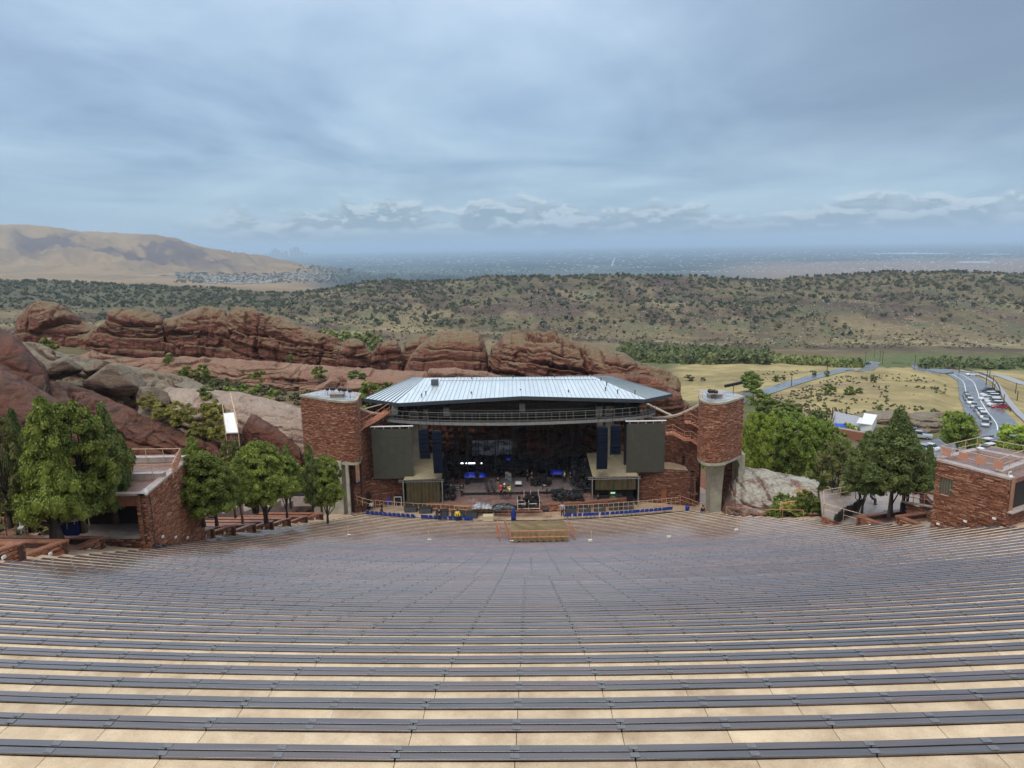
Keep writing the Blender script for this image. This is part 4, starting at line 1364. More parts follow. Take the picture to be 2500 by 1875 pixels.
zr = sat(1600, 1156, 86).z
a, b, c = sat(1560, 1200, 86.6), sat(1640, 1200, 85.4), sat(1697, 1200, 84.6)
br = block([(a.x, 86.6), (b.x, 85.4), (c.x, 84.6), (c.x + .2, 88)], 0.0, zr + .5, 'low red stone block with a rust door below the right screen', (2.75, 3.65, 2.1), M_door, 21)
MB().prism([(a.x, 86.9), (b.x, 85.7), (c.x, 84.9), (c.x, 90), (a.x, 90)], zr - .2, zr + .2).build('terrace_floor', M_conct, br)
a, b, c = sat(862, 1200, 83.6), sat(905, 1200, 85.6), sat(985, 1200, 87.2)
bl_ = block([(a.x, 83.9), (b.x, 85.8), (c.x, 87.2)], 0.0, zr - .2, 'low red stone block with a dark door below the left screen', (1.4, 2.5, 2.3), M_darkdoor, 22)
MB().prism([(a.x, 84.2), (b.x, 86.1), (c.x, 87.5), (c.x, 91), (a.x, 91)], zr - .5, zr - .3).build('terrace_floor', M_conct, bl_)

# gangways / stairs on the wing walls
def flight(pts, w, label, group):
    P = [Vector(p) for p in pts]
    t = thing('steel_stair', label, 'stairs', P[0], 0, group)
    fl = MB(); n_ = 0
    for a, b in zip(P[:-1], P[1:]):
        L_ = (b - a).length; n = max(1, int(L_ / .3))
        d = Vector((b.x - a.x, b.y - a.y, 0)).normalized(); s = Vector((-d.y, d.x, 0))
        for i in range(n):
            q = a + (b - a) * ((i + .5) / n)
            fl.box(q + s * w / 2, (.31, w, .06), math.atan2(d.y, d.x))
        for off in (0, w):
            q0, q1 = a + s * off, b + s * off
            fl.tube(q0 - Vector((0, 0, .12)), q1 - Vector((0, 0, .12)), .09, n=4)
    fl.build('treads', M_rail, t)
    railing('railing', [p for p in P], '', M_rail, posts=1.2, h=1.05, mids=(.5,), r=.035, parent=t)
    return t


flight([sat(1625, 1060, 86.8), sat(1642, 1057, 86.6), sat(1671, 1073, 86.2), sat(1686, 1073, 86.0)], 1.0, 'rust-red stair against the right wing wall, leading down to the tower', 'rust-red steel stairs on the wing walls')
flight([sat(1672, 1031, 86.4), sat(1687, 1031, 86.2), sat(1706, 1042, 85.4)], .8, 'short rust-red landing stair high beside the right tower', 'rust-red steel stairs on the wing walls')
flight([sat(1686, 1072, 86.0), sat(1704, 1084, 85.0)], .8, 'small rust-red balcony low beside the right tower', 'rust-red steel stairs on the wing walls')
flight([sat(875, 1052, 84.4), sat(888, 1042, 84.8), sat(925, 1022, 86.4), sat(952, 1004, 88.0)], 1.0, 'rust-red stair climbing from the left tower to the catwalk', 'rust-red steel stairs on the wing walls')
# diagonal wall behind the right end of the catwalk
t = thing('ramp_wall', 'sloping red stone ramp wall with pale coping behind the right screen', 'wall', (17, 96, -1))
a, b = sat(1578, 985, 99), sat(1640, 1015, 93)
masonry(t, [(a.x, 99), (b.x, 93)], -1, lambda s: float(np.interp(s, [0, 7], [a.z, b.z])) - .2, (.12, .26), (.4, 1.1), .05, 1, 0, seed=8)
mb = MB(); mb.prism([(a.x - .1, 98.9), (b.x - .1, 92.9), (b.x + .35, 93.1), (a.x + .35, 99.1)], [a.z - .2, b.z - .2, b.z - .2, a.z - .2], [a.z, b.z, b.z, a.z]); mb.build('coping', M_conct, t)
t = thing('ramp_wall', 'sloping red stone ramp wall with pale coping behind the left tower', 'wall', (-15, 96, -1))
a, b = sat(892, 998, 92), sat(945, 984, 97)
masonry(t, [(a.x, 92), (b.x, 97)], -1, lambda s: float(np.interp(s, [0, 6], [a.z, b.z])) - .2, (.12, .26), (.4, 1.1), .05, 1, 0, seed=9)
mb = MB(); mb.prism([(a.x, 91.9), (b.x, 96.9), (b.x - .2, 97.3), (a.x - .2, 92.3)], [a.z - .2, b.z - .2, b.z - .2, a.z - .2], [a.z, b.z, b.z, a.z]); mb.build('coping', M_conct, t)

# ------------------------------------------------------------ stage floor, apron and walkway
DZ = 1.0
stg = thing('stage_platform', 'wide dusty red-brown stage deck with a low stone front', 'stage', (0, 90, -1.2))
front = []
for i in range(17):
    x = -13.5 + 27.5 * i / 16
    y = 83.4 + .010 * (x - .5) ** 2
    front.append((x, y))
MB().prism(front + [(14, 104), (-13.5, 104)], -1.2, DZ).build('deck', M_deck, stg)
masonry(stg, [(x, y - .06) for x, y in front], -.3, DZ - .12, (.10, .2), (.4, 1.1), .04, 0, 100, seed=31, backing=False)
MB().prism([(x, y - .14) for x, y in front] + [(x, y + .35) for x, y in front[::-1]], DZ - .1, DZ + .025).build('edge_stone', M_cap, stg)
# orchestra walkway in front of the stage, tan concrete
wk = MB()
rr0, rr1 = row_r(63.2), row_r(63.2) - 9.5
pp0, pp1 = -.36, .34
N = 40
for i in range(N):
    a, b = pp0 + (pp1 - pp0) * i / N, pp0 + (pp1 - pp0) * (i + 1) / N
    P = [rp(rr0, a, 0), rp(rr0, b, 0), rp(rr1, b, 0), rp(rr1, a, 0)]
    wk.prism([(v.x, v.y) for v in P], -1.3, row_z(63.6) if False else 0.02)
tag(wk.build('walkway', M_conct), 'tan concrete walkway between the lowest bench and the stage', None, None, 'structure')
# ------------------------------------------------------------ rock
def rock_mat(name, base, dark, pale, lichen, lich_amt=.6, band=.9, bump=.8, wet=.2):
    m = bpy.data.materials.new(name); m.use_nodes = True
    k = NT(m.node_tree); m.node_tree.nodes.clear()
    b = k.n('ShaderNodeBsdfPrincipled'); out = k.n('ShaderNodeOutputMaterial'); k.put(out.inputs[0], b.outputs[0])
    ge = k.n('ShaderNodeNewGeometry'); pos = ge.outputs['Position']
    warp = k.noise(pos, .12, 3, .5)
    sp = k.n('ShaderNodeSeparateXYZ'); k.put(sp.inputs[0], pos)
    zz = k.math('ADD', k.math('ADD', sp.outputs[2], k.math('MULTIPLY', sp.outputs[0], .08)), k.math('MULTIPLY', warp, 6.0))
    cb = k.n('ShaderNodeCombineXYZ'); k.put(cb.inputs[2], k.math('MULTIPLY', zz, band)); k.put(cb.inputs[0], k.math('MULTIPLY', sp.outputs[0], .02)); k.put(cb.inputs[1], k.math('MULTIPLY', sp.outputs[1], .02))
    bands = k.noise(cb.outputs[0], 1.0, 6, .7)
    patch = k.noise(pos, .22, 5, .62)
    col = k.ramp(k.math('ADD', k.math('MULTIPLY', bands, .72), k.math('MULTIPLY', patch, .28)), [(.36, tuple(c * .6 for c in dark)), (.43, dark), (.49, base), (.56, base), (.66, pale)])
    st = k.noise(k.vmath('MULTIPLY', pos, (.9, .9, .07)), 1.0, 5, .65)
    spn = k.n('ShaderNodeSeparateXYZ'); k.put(spn.inputs[0], ge.outputs['Normal'])
    steep = k.rng(spn.outputs[2], .25, .65, 1, 0)
    col = k.mix(k.math('MULTIPLY', k.math('MULTIPLY', k.rng(st, .50, .64), steep), .62), col, tuple(c * .42 for c in dark))
    ln = k.noise(pos, .45, 7, .72)
    top = k.rng(spn.outputs[2], .35, .75, 0, 1)
    col = k.mix(k.math('MULTIPLY', k.math('MULTIPLY', top, k.rng(ln, .36, .54)), lich_amt), col, lichen)
    fine = k.noise(pos, 3.2, 7, .75)
    col = k.mix(.8, col, k.ramp(fine, [(.3, .52), (.5, 1.0), (.72, 1.45)]), 'MULTIPLY')
    k.put(b.inputs['Base Color'], col)
    k.put(b.inputs['Roughness'], k.math('SUBTRACT', .85, k.math('MULTIPLY', patch, wet)))
    b.inputs['Specular IOR Level'].default_value = .35
    bn = k.n('ShaderNodeBump'); bn.inputs['Strength'].default_value = bump; bn.inputs['Distance'].default_value = .7
    k.put(bn.inputs['Height'], k.math('ADD', k.math('ADD', k.noise(pos, .8, 10, .74), k.math('MULTIPLY', bands, .9)), k.math('MULTIPLY', k.noise(k.vmath('MULTIPLY', pos, (.5, .5, 2.2)), 1.0, 8, .7), .8))); k.put(b.inputs['Normal'], bn.outputs[0])
    return m


M_rock = rock_mat('red_sandstone', (.195, .074, .047), (.088, .031, .021), (.31, .155, .10), (.195, .148, .078), .92)
M_rockp = rock_mat('pink_ledge_sandstone', (.27, .130, .088), (.13, .055, .038), (.38, .22, .155), (.25, .18, .105), .5, 1.6)
M_rockd = rock_mat('wet_dark_sandstone', (.175, .056, .033), (.070, .024, .016), (.29, .125, .080), (.115, .078, .045), .45, .9, wet=.4, bump=1.0)
M_rockg = rock_mat('lichen_boulder', (.21, .135, .088), (.10, .058, .042), (.33, .235, .165), (.28, .255, .18), .7, .9, bump=1.0)
M_rockpp = rock_mat('pale_pink_slab', (.34, .225, .165), (.17, .10, .075), (.50, .38, .30), (.37, .315, .25), .5, .8)
M_lich = rock_mat('white_lichen_rock', (.20, .105, .078), (.10, .055, .045), (.27, .17, .13), (.44, .42, .345), .95, .9)
M_rocks = rock_mat('stage_rock', (.22, .080, .044), (.05, .020, .013), (.38, .20, .12), (.20, .14, .08), .3, 1.3)


def outcrop(name, sil, Y, ybase, label, cat='rock', m=None, N=140, T=110, df=9, db=10, amp=.75, bed=1.5, dip=.05, pf=.38, pz=.62, seed=0, group=None, zb=None,
            crack=.9, rough=1.0, smooth=False, sub=1.6):
    sil = [(x, y) for x, y in sil]
    xs = np.array([p[0] for p in sil], float); ys = np.array([p[1] for p in sil], float)
    s = np.concatenate([[0], np.cumsum(np.hypot(np.diff(xs), np.diff(ys)))])
    q = np.linspace(0, s[-1], N); X = np.interp(q, s, xs); Yd = np.interp(q, s, ys)
    Ya = np.interp(X, [xs.min(), xs.max()], Y if isinstance(Y, (tuple, list)) else [Y, Y])
    crest = np.array([at(a, b, c) for a, b, c in zip(X, Yd, Ya)])
    crest[:, 2] += .25 * fbm(crest[:, 0] * .8, crest[:, 1] * .8, seed, 3, seed + 3) * rough
    if zb is None:
        yb = np.interp(X, [xs.min(), xs.max()], ybase if isinstance(ybase, (tuple, list)) else [ybase, ybase])
        base = np.array([at(a, b, c - df)[2] for a, b, c in zip(X, yb, Ya)]) - sub
    else: base = np.full(N, float(zb))
    t = np.linspace(0, 1, T)[:, None]
    a = np.where(t < .62, t / .62, 1.0); bk = np.clip((t - .62) / .38, 0, 1)
    cz_ = crest[None, :, 2]; b0 = np.minimum(base[None, :], cz_ - .6)
    H = cz_ - b0
    dfx = df * np.clip(H / max(H.max(), 1e-3), .12, 1) ** .35
    ang = a * math.pi / 2
    yy = crest[None, :, 1] - dfx * np.cos(ang) ** pf + bk * db * np.clip(H / H.max(), .2, 1)
    zz = b0 + H * np.sin(ang) ** pz - (bk ** 1.6) * (H + 1)
    xx = np.repeat(crest[None, :, 0], T, 0)
    # keep lateral position along the view ray when the face comes forward
    xx = xx * (yy / crest[None, :, 1])
    ny = -np.cos(ang) * np.ones_like(xx); nz = np.sin(ang) * np.ones_like(xx)
    ny = np.where(bk > 0, .5, ny)
    w1 = fbm(xx * .09, yy * .09, zz * .09, 4, seed + 50)
    sv = (zz + dip * xx + 1.5 * w1 + .35 * fbm(xx * .4, yy * .4, zz * .4, 3, seed + 51)) / bed
    # uneven bed heights
    sv = sv + .45 * vnoise(sv * .7, xx * .01, 0, seed + 60)
    fl = np.floor(sv); fr = sv - fl
    bo = _hash(fl, np.floor(xx * .05 + fl * .37), 0 * fl, seed + 7)
    rec = np.exp(-(np.minimum(fr, 1 - fr) / .07) ** 2)
    s2 = sv * 3.7 + .5 * vnoise(xx * .1, sv * 2, 0, seed + 61); f2 = s2 - np.floor(s2)
    blk = _hash(np.floor(s2), np.floor(xx * .35 + _hash(np.floor(s2), 0 * fl, 0 * fl, 3) * 3), 0 * fl, seed + 8)
    profile = 1 - (2 * fr - .9) ** 4
    bw = 3.2 + 2.6 * _hash(fl, 0 * fl, 0 * fl, seed + 70)
    xb = (xx + .9 * fbm(xx * .3, zz * .5, 0, 2, seed + 71)) / bw + _hash(fl, 0 * fl, 0 * fl, seed + 72) * 5
    bfr = xb - np.floor(xb); bj = np.exp(-(np.minimum(bfr, 1 - bfr) * bw / .16) ** 2)
    bk1 = _hash(fl, np.floor(xb), 0 * fl, seed + 73)
    lam = (_hash(fl, 0 * fl, 0 * fl, seed + 74) > -.1)
    thin = _hash(np.floor(s2 * 1.3), np.floor(xx / 4.5 + .3 * np.floor(s2)), 0 * fl, seed + 75)
    rmod = np.clip(.45 + 1.2 * fbm(xx * .10, zz * .25, 0, 2, seed + 9), 0, 1.2)
    d = amp * (.80 * bo + .38 * bk1 + .16 * profile + lam * .30 * thin - 1.5 * rec * rmod - .45 * bj * rmod * (1 - lam * .5))
    # through-going vertical clefts
    cj = (xx + 1.6 * fbm(xx * .2, zz * .25, yy * .1, 3, seed + 14)) / 13.0
    cf = cj - np.floor(cj); cr = np.exp(-(np.minimum(cf, 1 - cf) / .016) ** 2) * (_hash(np.floor(cj + .5), 0 * cj, 0 * cj, seed + 15) > .0)
    d = d - crack * amp * 1.2 * cr
    d = d + rough * amp * (.75 * fbm(xx * .13, yy * .13, zz * .2, 4, seed + 20) + .42 * fbm(xx * .6, yy * .6, zz * 1.4, 5, seed + 21, .62))
    d = 1.3 * d * np.clip((1 - a) * 7 + .3, 0, 1)
    xx = xx + .35 * d * fbm(xx * .3, yy * .3, zz * .3, 2, seed + 30)
    yy = yy + ny * d; zz = zz + nz * d * .7
    V = np.stack([xx, yy, zz], -1).reshape(-1, 3)
    idx = np.arange(T * N).reshape(T, N)
    F = np.stack([idx[:-1, :-1], idx[:-1, 1:], idx[1:, 1:], idx[1:, :-1]], -1).reshape(-1, 4)
    c = V.mean(0); c[2] = V[:, 2].min()
    o = link(name, mesh_np(name, V - c, F, m or M_rock, smooth), None, c)
    return tag(o, label, cat, group)


G_R = 'red sandstone outcrops behind the stage'
outcrop('sandstone_ridge', [(110, 800), (135, 748), (160, 718), (205, 716), (232, 698), (262, 685), (345, 692), (358, 692), (420, 682), (486, 680), (502, 678), (555, 680), (600, 694), (660, 716), (720, 738), (800, 762), (870, 774), (950, 782), (1062, 790), (1080, 815)], (163, 146), (790, 812), 'continuous red sandstone wall filling the clefts of the ridge', N=420, T=70, df=7, pf=.4, seed=40, bed=2.0, amp=1.0, dip=.1)
outcrop('sandstone_outcrop', [(26, 790), (28, 740), (32, 715), (40, 690), (60, 661), (82, 650), (105, 652), (125, 657), (155, 675), (180, 690), (205, 700), (235, 712), (250, 760)], 168, 770, 'rounded red sandstone dome at the far left end of the ridge', N=190, T=130, df=14, seed=1, bed=2.6, amp=1.0, dip=-.22, group=G_R)
outcrop('sandstone_outcrop', [(160, 775), (180, 722), (205, 706), (228, 693), (236, 678), (250, 673), (290, 671), (318, 677), (345, 684), (352, 692), (354, 770)], 160, 790, 'flat-capped red sandstone block right of the left dome', N=150, T=130, df=9, pf=.35, seed=2, bed=2.8, amp=.95, dip=.08, group=G_R)
outcrop('sandstone_outcrop', [(353, 770), (354, 690), (360, 685), (385, 683), (410, 671), (440, 661), (470, 664), (484, 669), (491, 678), (492, 780)], 158, 795, 'red sandstone block with a pointed cap between two dark clefts', N=140, T=130, df=8, pf=.35, seed=3, bed=3.1, amp=.95, dip=.05, group=G_R)
outcrop('sandstone_outcrop', [(492, 780), (494, 676), (500, 668), (520, 664), (550, 667), (585, 678), (620, 689), (660, 704), (700, 722), (745, 740), (790, 755), (830, 768), (880, 792), (885, 810)], (157, 150), 802, 'long red sandstone back sloping down to the right', N=300, T=130, df=10, pf=.4, seed=4, bed=2.9, amp=1.0, dip=.20, group=G_R)
outcrop('sandstone_outcrop', [(728, 768), (736, 748), (748, 735), (765, 732), (785, 741), (800, 756), (808, 772)], 149, 775, 'small hump of red sandstone on the sloping back', N=70, T=50, df=5, seed=5, amp=.5, bed=1.4, group=G_R)
outcrop('sandstone_outcrop', [(798, 775), (808, 758), (818, 742), (838, 733), (857, 736), (866, 752), (874, 775)], 147, 790, 'flat-topped red sandstone knob left of the notch', N=70, T=50, df=4, pf=.4, seed=6, amp=.5, bed=1.2, group=G_R)
outcrop('sandstone_outcrop', [(863, 790), (868, 762), (876, 742), (892, 731), (915, 727), (935, 735), (948, 770)], 151, 795, 'brown sandstone knob just left of the great slab', N=80, T=50, df=5, seed=7, amp=.5, bed=1.3, group=G_R)
outcrop('sandstone_outcrop', [(868, 815), (876, 790), (888, 767), (905, 748), (930, 726), (950, 717), (985, 712), (1020, 713), (1035, 720), (1047, 741), (1054, 768), (1057, 815)], 140, 814, 'great smooth red sandstone slab with a pale left slope', N=200, T=100, df=7, pf=.45, pz=.9, seed=8, bed=3.4, amp=.5, dip=.03, rough=.7, crack=.2, group=G_R)
outcrop('sandstone_outcrop', [(1058, 830), (1059, 768), (1063, 748), (1078, 736), (1090, 722), (1110, 717), (1150, 718), (1200, 721), (1240, 732), (1262, 736), (1290, 752), (1330, 759), (1355, 768), (1375, 785), (1400, 793), (1425, 797), (1445, 806), (1464, 814), (1471, 826), (1466, 842), (1470, 856), (1484, 872), (1487, 900)], (140, 119), (830, 900), 'massive layered red sandstone bluff behind the right half of the roof', N=480, T=150, df=11, pf=.45, seed=9, bed=2.3, amp=1.25, dip=.14, group=G_R)
outcrop('sandstone_outcrop', [(1330, 905), (1345, 862), (1380, 850), (1420, 858), (1450, 862), (1478, 868), (1500, 880), (1512, 905)], (113, 111), 900, 'broken red rocks at the foot of the bluff beside the right roof tip', N=120, T=70, df=5, seed=10, bed=1.0, amp=.9, group=G_R)
outcrop('rock_ledge', [(120, 800), (150, 775), (200, 757), (260, 772), (350, 769), (500, 776), (600, 783), (700, 790), (800, 797), (900, 801), (1000, 806), (1080, 812), (1150, 815)], (141, 126), (826, 850), 'long low ledge of pink layered sandstone below the ridge', 'rock', M_rockp, N=520, T=130, df=10, pf=.8, pz=1.1, seed=11, bed=.75, amp=.6, dip=.02, crack=.5)
outcrop('rock_ledge', [(840, 900), (852, 860), (875, 832), (905, 806), (930, 798), (985, 797), (1050, 802), (1085, 812), (1100, 830), (1110, 900)], 112, 880, 'overhanging brown rock ledge just behind the left roof edge', 'rock', M_rockp, N=160, T=70, df=5, seed=12, bed=1.3, amp=.8)
outcrop('rock_wall', [(860, 960), (880, 880), (930, 850), (1000, 826), (1100, 814), (1200, 810), (1330, 806), (1420, 814), (1470, 850), (1500, 930)], (110, 108), 1010, 'dark layered rock wall forming the back of the stage', 'rock', M_rocks, N=360, T=110, df=6, pf=.45, pz=1.0, seed=13, bed=1.1, amp=.9, zb=-1.4, db=6)
# left foreground
G_L = 'dark wet sandstone slabs on the left slope'
outcrop('sandstone_slab', [(-190, 640), (-90, 668), (0, 706), (25, 718), (50, 742), (72, 768), (95, 790), (104, 812), (112, 850), (118, 900)], (97, 92), (1010, 990), 'upper dark red rounded slab at the left edge of the picture', m=M_rockd, N=220, T=100, df=12, pf=.8, pz=1.0, seed=21, bed=3.4, amp=.7, dip=.35, crack=.2, rough=.7, group=G_L)
outcrop('sandstone_slab', [(-190, 700), (-60, 758), (0, 788), (40, 812), (90, 840), (125, 862), (160, 885), (190, 930)], (82, 78), 1050, 'lower smooth dark red slab at the left edge of the picture', m=M_rockd, N=180, T=130, df=12, pf=.9, pz=1.1, seed=22, bed=4, amp=.5, dip=.4, crack=.1, rough=.6, group=G_L)
outcrop('sandstone_slab', [(96, 900), (104, 838), (130, 821), (180, 838), (230, 858), (280, 880), (330, 902), (380, 922), (430, 943), (470, 962), (486, 1000)], (92, 84), (1010, 1000), 'long dark red slab sloping down to the right behind the left trees', m=M_rockd, N=260, T=110, df=11, pf=.7, pz=1.0, seed=23, bed=1.7, amp=.7, dip=.40, crack=.2, group=G_L)
outcrop('rock_shelf', [(20, 790), (60, 742), (100, 748), (150, 768), (230, 778), (330, 800), (420, 820), (480, 850)], (112, 105), 860, 'brown lichened rock shelf above the left slab', m=M_rockg, N=200, T=60, df=9, pf=.9, seed=24, bed=1.2, amp=.7, dip=.2)
outcrop('pale_slab', [(290, 890), (300, 858), (330, 846), (370, 838), (430, 841), (520, 849), (600, 866), (650, 882), (665, 900), (672, 990)], (99, 94), (925, 985), 'long pale pinkish rock slab left of the left tower', m=M_rockpp, N=260, T=130, df=9, pf=.6, pz=.8, seed=25, bed=2.2, amp=.45, dip=.15, crack=.1, rough=.8)
outcrop('tilted_slab', [(500, 1010), (520, 935), (530, 905), (543, 893), (556, 896), (580, 908), (615, 930), (645, 955), (660, 1000)], (90, 88), 1010, 'tilted purple-brown slab leaning beside the left tower', m=M_rockd, N=150, T=70, df=5, seed=26, bed=1.8, amp=.45, dip=.45)
outcrop('lichen_outcrop', [(1548, 1112), (1556, 1090), (1566, 1060), (1580, 1036), (1592, 1020), (1612, 1013), (1650, 1017), (1700, 1027), (1735, 1033), (1758, 1038), (1785, 1052), (1810, 1075), (1830, 1100)], (84, 78), (1118, 1112), 'huge pale lichen-covered boulder right of the right tower', m=M_lich, N=240, T=130, df=7.5, pf=.9, pz=.9, seed=27, bed=1.6, amp=.5, dip=.25, crack=.15)
outcrop('layered_outcrop', [(1948, 905), (1962, 894), (2000, 889), (2040, 893), (2085, 900), (2110, 915), (2122, 935)], (176, 170), 940, 'low layered brown outcrop at the foot of the grassy mound', m=M_rockg, N=160, T=60, df=8, seed=28, bed=1.2, amp=.8, pf=.6)
outcrop('layered_outcrop', [(1830, 905), (1850, 894), (1890, 889), (1930, 890), (1950, 897)], (178, 178), 905, 'flat pale brown rock shelf behind the shed roof', m=M_rockg, N=90, T=40, df=6, seed=29, bed=.8, amp=.4)

# loose boulders
def ico(sub):
    import bmesh
    bm = bmesh.new(); bmesh.ops.create_icosphere(bm, subdivisions=sub, radius=1.0)
    v = np.array([p.co[:] for p in bm.verts]); f = np.array([[q.index for q in t.verts] for t in bm.faces]); bm.free()
    return v, f


IV, IF = ico(4)


def boulder_mesh(seed, m, amp=.28, cuts=6):
    rs = np.random.RandomState(seed)
    v = IV.copy()
    r = 1 + amp * fbm(v[:, 0] * 1.3 + seed, v[:, 1] * 1.3, v[:, 2] * 1.3, 4, seed) + .05 * fbm(v[:, 0] * 6, v[:, 1] * 6, v[:, 2] * 6, 3, seed + 4)
    v = v * r[:, None]
    for i in range(cuts):
        n = rs.normal(size=3); n /= np.linalg.norm(n); dmax = rs.uniform(.55, .85)
        dd = v @ n; over = np.clip(dd - dmax, 0, None)
        v = v - n * (over * .93)[:, None]
    return mesh_np('boulder', v, IF, m, True)


BM = [boulder_mesh(i, (M_rockg, M_rockp, M_rock)[i % 3]) for i in range(6)]
BL_ = [  # x, y(base centre), Y, width px, height ratio, mesh, label
 (138, 806, 99, 82, .55, 0, 'grey lichened boulder below the small green bush, far left'),
 (215, 800, 101, 66, .6, 3, 'rough grey boulder next to the split boulder on the left slope'),
 (250, 838, 96, 118, .62, 0, 'largest split grey-brown boulder on the left slope'),
 (335, 868, 91, 78, .62, 3, 'pale speckled boulder at the left end of the long pale slab'),
 (330, 905, 88, 72, .5, 0, 'brown boulder with yellow shrubs on it'),
 (385, 806, 130, 26, .7, 1, 'small smooth tan boulder in the scrub beside the green bushes'),
 (340, 826, 125, 36, .5, 1, 'flat pale boulder lying in the scrub'),
 (437, 925, 88, 46, .9, 0, 'dark wet boulder among yellow-green shrubs'),
 (412, 1010, 80, 50, .5, 4, 'low reddish boulder behind the left booth'),
 (705, 848, 116, 56, .7, 1, 'leftmost tan boulder of the group behind the left tower'),
 (722, 832, 120, 30, .9, 4, 'upright cracked boulder in the middle of the group behind the left tower'),
 (770, 852, 114, 66, .75, 1, 'squarish tan boulder nearest the roof behind the left tower'),
 (575, 916, 93, 40, .6, 3, 'grey boulder on top of the tilted slab'),
 (620, 842, 118, 16, .7, 1, 'tiny pale stone in green ground cover, left of a similar one'),
 (640, 838, 120, 15, .7, 1, 'tiny pale stone in green ground cover, nearer the left tower'),
 (415, 830, 124, 22, .7, 4, 'small reddish boulder under the leafless shrub'),
 (365, 770, 139, 16, .8, 1, 'round tan stone at the foot of the pink ledge'),
 (66, 755, 113, 54, .4, 4, 'flat layered boulder above the dark slab, far left'),
 (100, 742, 115, 26, .7, 1, 'tan boulder perched above the left slab'),
]
for i, (x, y, Y, wpx, hr, mi, lab) in enumerate(BL_):
    p = at(x, y, Y); w = wpx * KD / FPX * Y * 1.02 / 2
    o = link('boulder', BM[mi % 6], None, p + Vector((0, 0, w * hr * .45)), (random.uniform(-.2, .2), random.uniform(-.25, .25), random.uniform(0, 6.28)), (w * 1.02, w * .9, w * hr))
    tag(o, lab, 'boulder', 'boulders left of the stage')
# the stair/ramp with white roof among the rocks
p0, p1 = sat(555, 1054, 82.5), sat(580, 1008, 86)
t = thing('covered_stair', 'small covered stair with a white sheet roof on a brick base among the rocks', 'stair', (p0.x, 82.5, p0.z - 4))
q = [sat(551, 1056, 82), sat(582, 1055, 82), sat(571, 1007, 86), sat(545, 1009, 86)]
mb = MB(); mb.add(q + [v + Vector((0, 0, -.12)) for v in q], [(0, 1, 2, 3), (7, 6, 5, 4), (0, 4, 5, 1), (1, 5, 6, 2), (2, 6, 7, 3), (3, 7, 4, 0)]); mb.build('white_roof', M_white, t)
masonry(t, [(q[0].x, 82.2), (q[1].x, 82.2)], q[0].z - 4, q[0].z - .15, (.2, .24), (.3, .5), .03, 1, 0, seed=3)
mb = MB()
for a, b in ((q[0], q[3]), (q[1], q[2])):
    mb.tube(a + Vector((0, 0, .0)), b + Vector((0, 0, .0)), .05, n=4); mb.tube(a + Vector((0, 0, .9)), b + Vector((0, 0, 1.1)), .05, n=4)
    mb.tube(a + Vector((0, 0, -4)), a + Vector((0, 0, .9)), .05, n=4)
mb.tube(q[1] + Vector((0, 0, .9)), q[2] + Vector((-.2, 0, 2.4)), .06, n=4)
mb.build('rail', M_railt, t)

# ------------------------------------------------------------ control booths
def booth(label, front, back, zt, zb_f, seed, cat, opening=None, window=None, roof_in=None, capm=None, deck_z=None):
    """front: list of xy along the face seen (walk direction with outside on the right); back: closing xy"""
    poly = front + back
    t = thing('control_booth', label, 'booth', (front[0][0], front[0][1], zb_f(0)))
    return t


def wallrun(t, path, zb, zt, seed, nind, holes=(), capw=.5, cap=None, core=.3, m=0):
    masonry(t, path, zb, zt, (.06, .125), (.2, .6), .05, m, nind, holes=holes, seed=seed, back_t=core)
    if cap is not None:
        for a, b in zip(path[:-1], path[1:]):
            d = (Vector(b) - Vector(a)).normalized(); n = Vector((d.y, -d.x))
            q = [Vector(a) + n * .08, Vector(b) + n * .08, Vector(b) - n * capw, Vector(a) - n * capw]
            z = zt if not callable(zt) else zt(0)
            MB().prism([(v.x, v.y) for v in q], z, z + .10).build('coping', cap, t)


# right booth: corner A (left, far), B (right, near)
ZR = 15.45
A = satz(2288, 1121.5, ZR); B = satz(2468.7, 1168, ZR); Bk = satz(2391.8, 1104, ZR + .1); Rk = satz(2492.8, 1131, ZR)
A2 = (A.x, A.y); B2 = (B.x, B.y)
Dd = Vector((B.x - A.x, B.y - A.y)); L1 = Dd.length; Dn = Dd.normalized()
Nn = Vector((-Dn.y, Dn.x))
if Nn.x < 0: Nn = -Nn
K2 = (Bk.x, Bk.y); R2 = (Rk.x, Rk.y)
E2 = tuple(Vector(B2) + Nn * 7.5 - Dn * .2)
bt = thing('control_booth', 'flat-roofed red stone control booth with a railed roof terrace at the right edge', 'booth', (A.x, A.y, 9.5), 0, 'stone control booths at the sides of the seating')
zf = lambda s: 9.7 + 2.4 * s / L1
wa = [at(2298 / KD, 1186 / KD, A.y - .35)]
# louvred window near the far corner
wz0, wz1 = sat(2310, 1208, A.y - .8).z, sat(2310, 1166, A.y - .8).z
wallrun(bt, [A2, B2], zf, ZR - .12, 41, 300, holes=[(.28, 1.45, wz0, wz1)], core=.4)
wp = Vector(A2) + Dn * .87 + Nn * .12; wang = math.atan2(Dn.y, Dn.x)
wf = MB().box((wp.x, wp.y, (wz0 + wz1) / 2), (1.17, .08, wz1 - wz0), wang).build('louvre_window', mat('olive_bronze', (.13, .12, .085), None, rough=.5), bt)
for i in range(6):
    q = Vector(A2) + Dn * (.37 + .2 * i) + Nn * .05
    MB().box((q.x, q.y, (wz0 + wz1) / 2), (.09, .05, wz1 - wz0 - .06), wang).build('slat', MATS['olive_bronze'], wf)
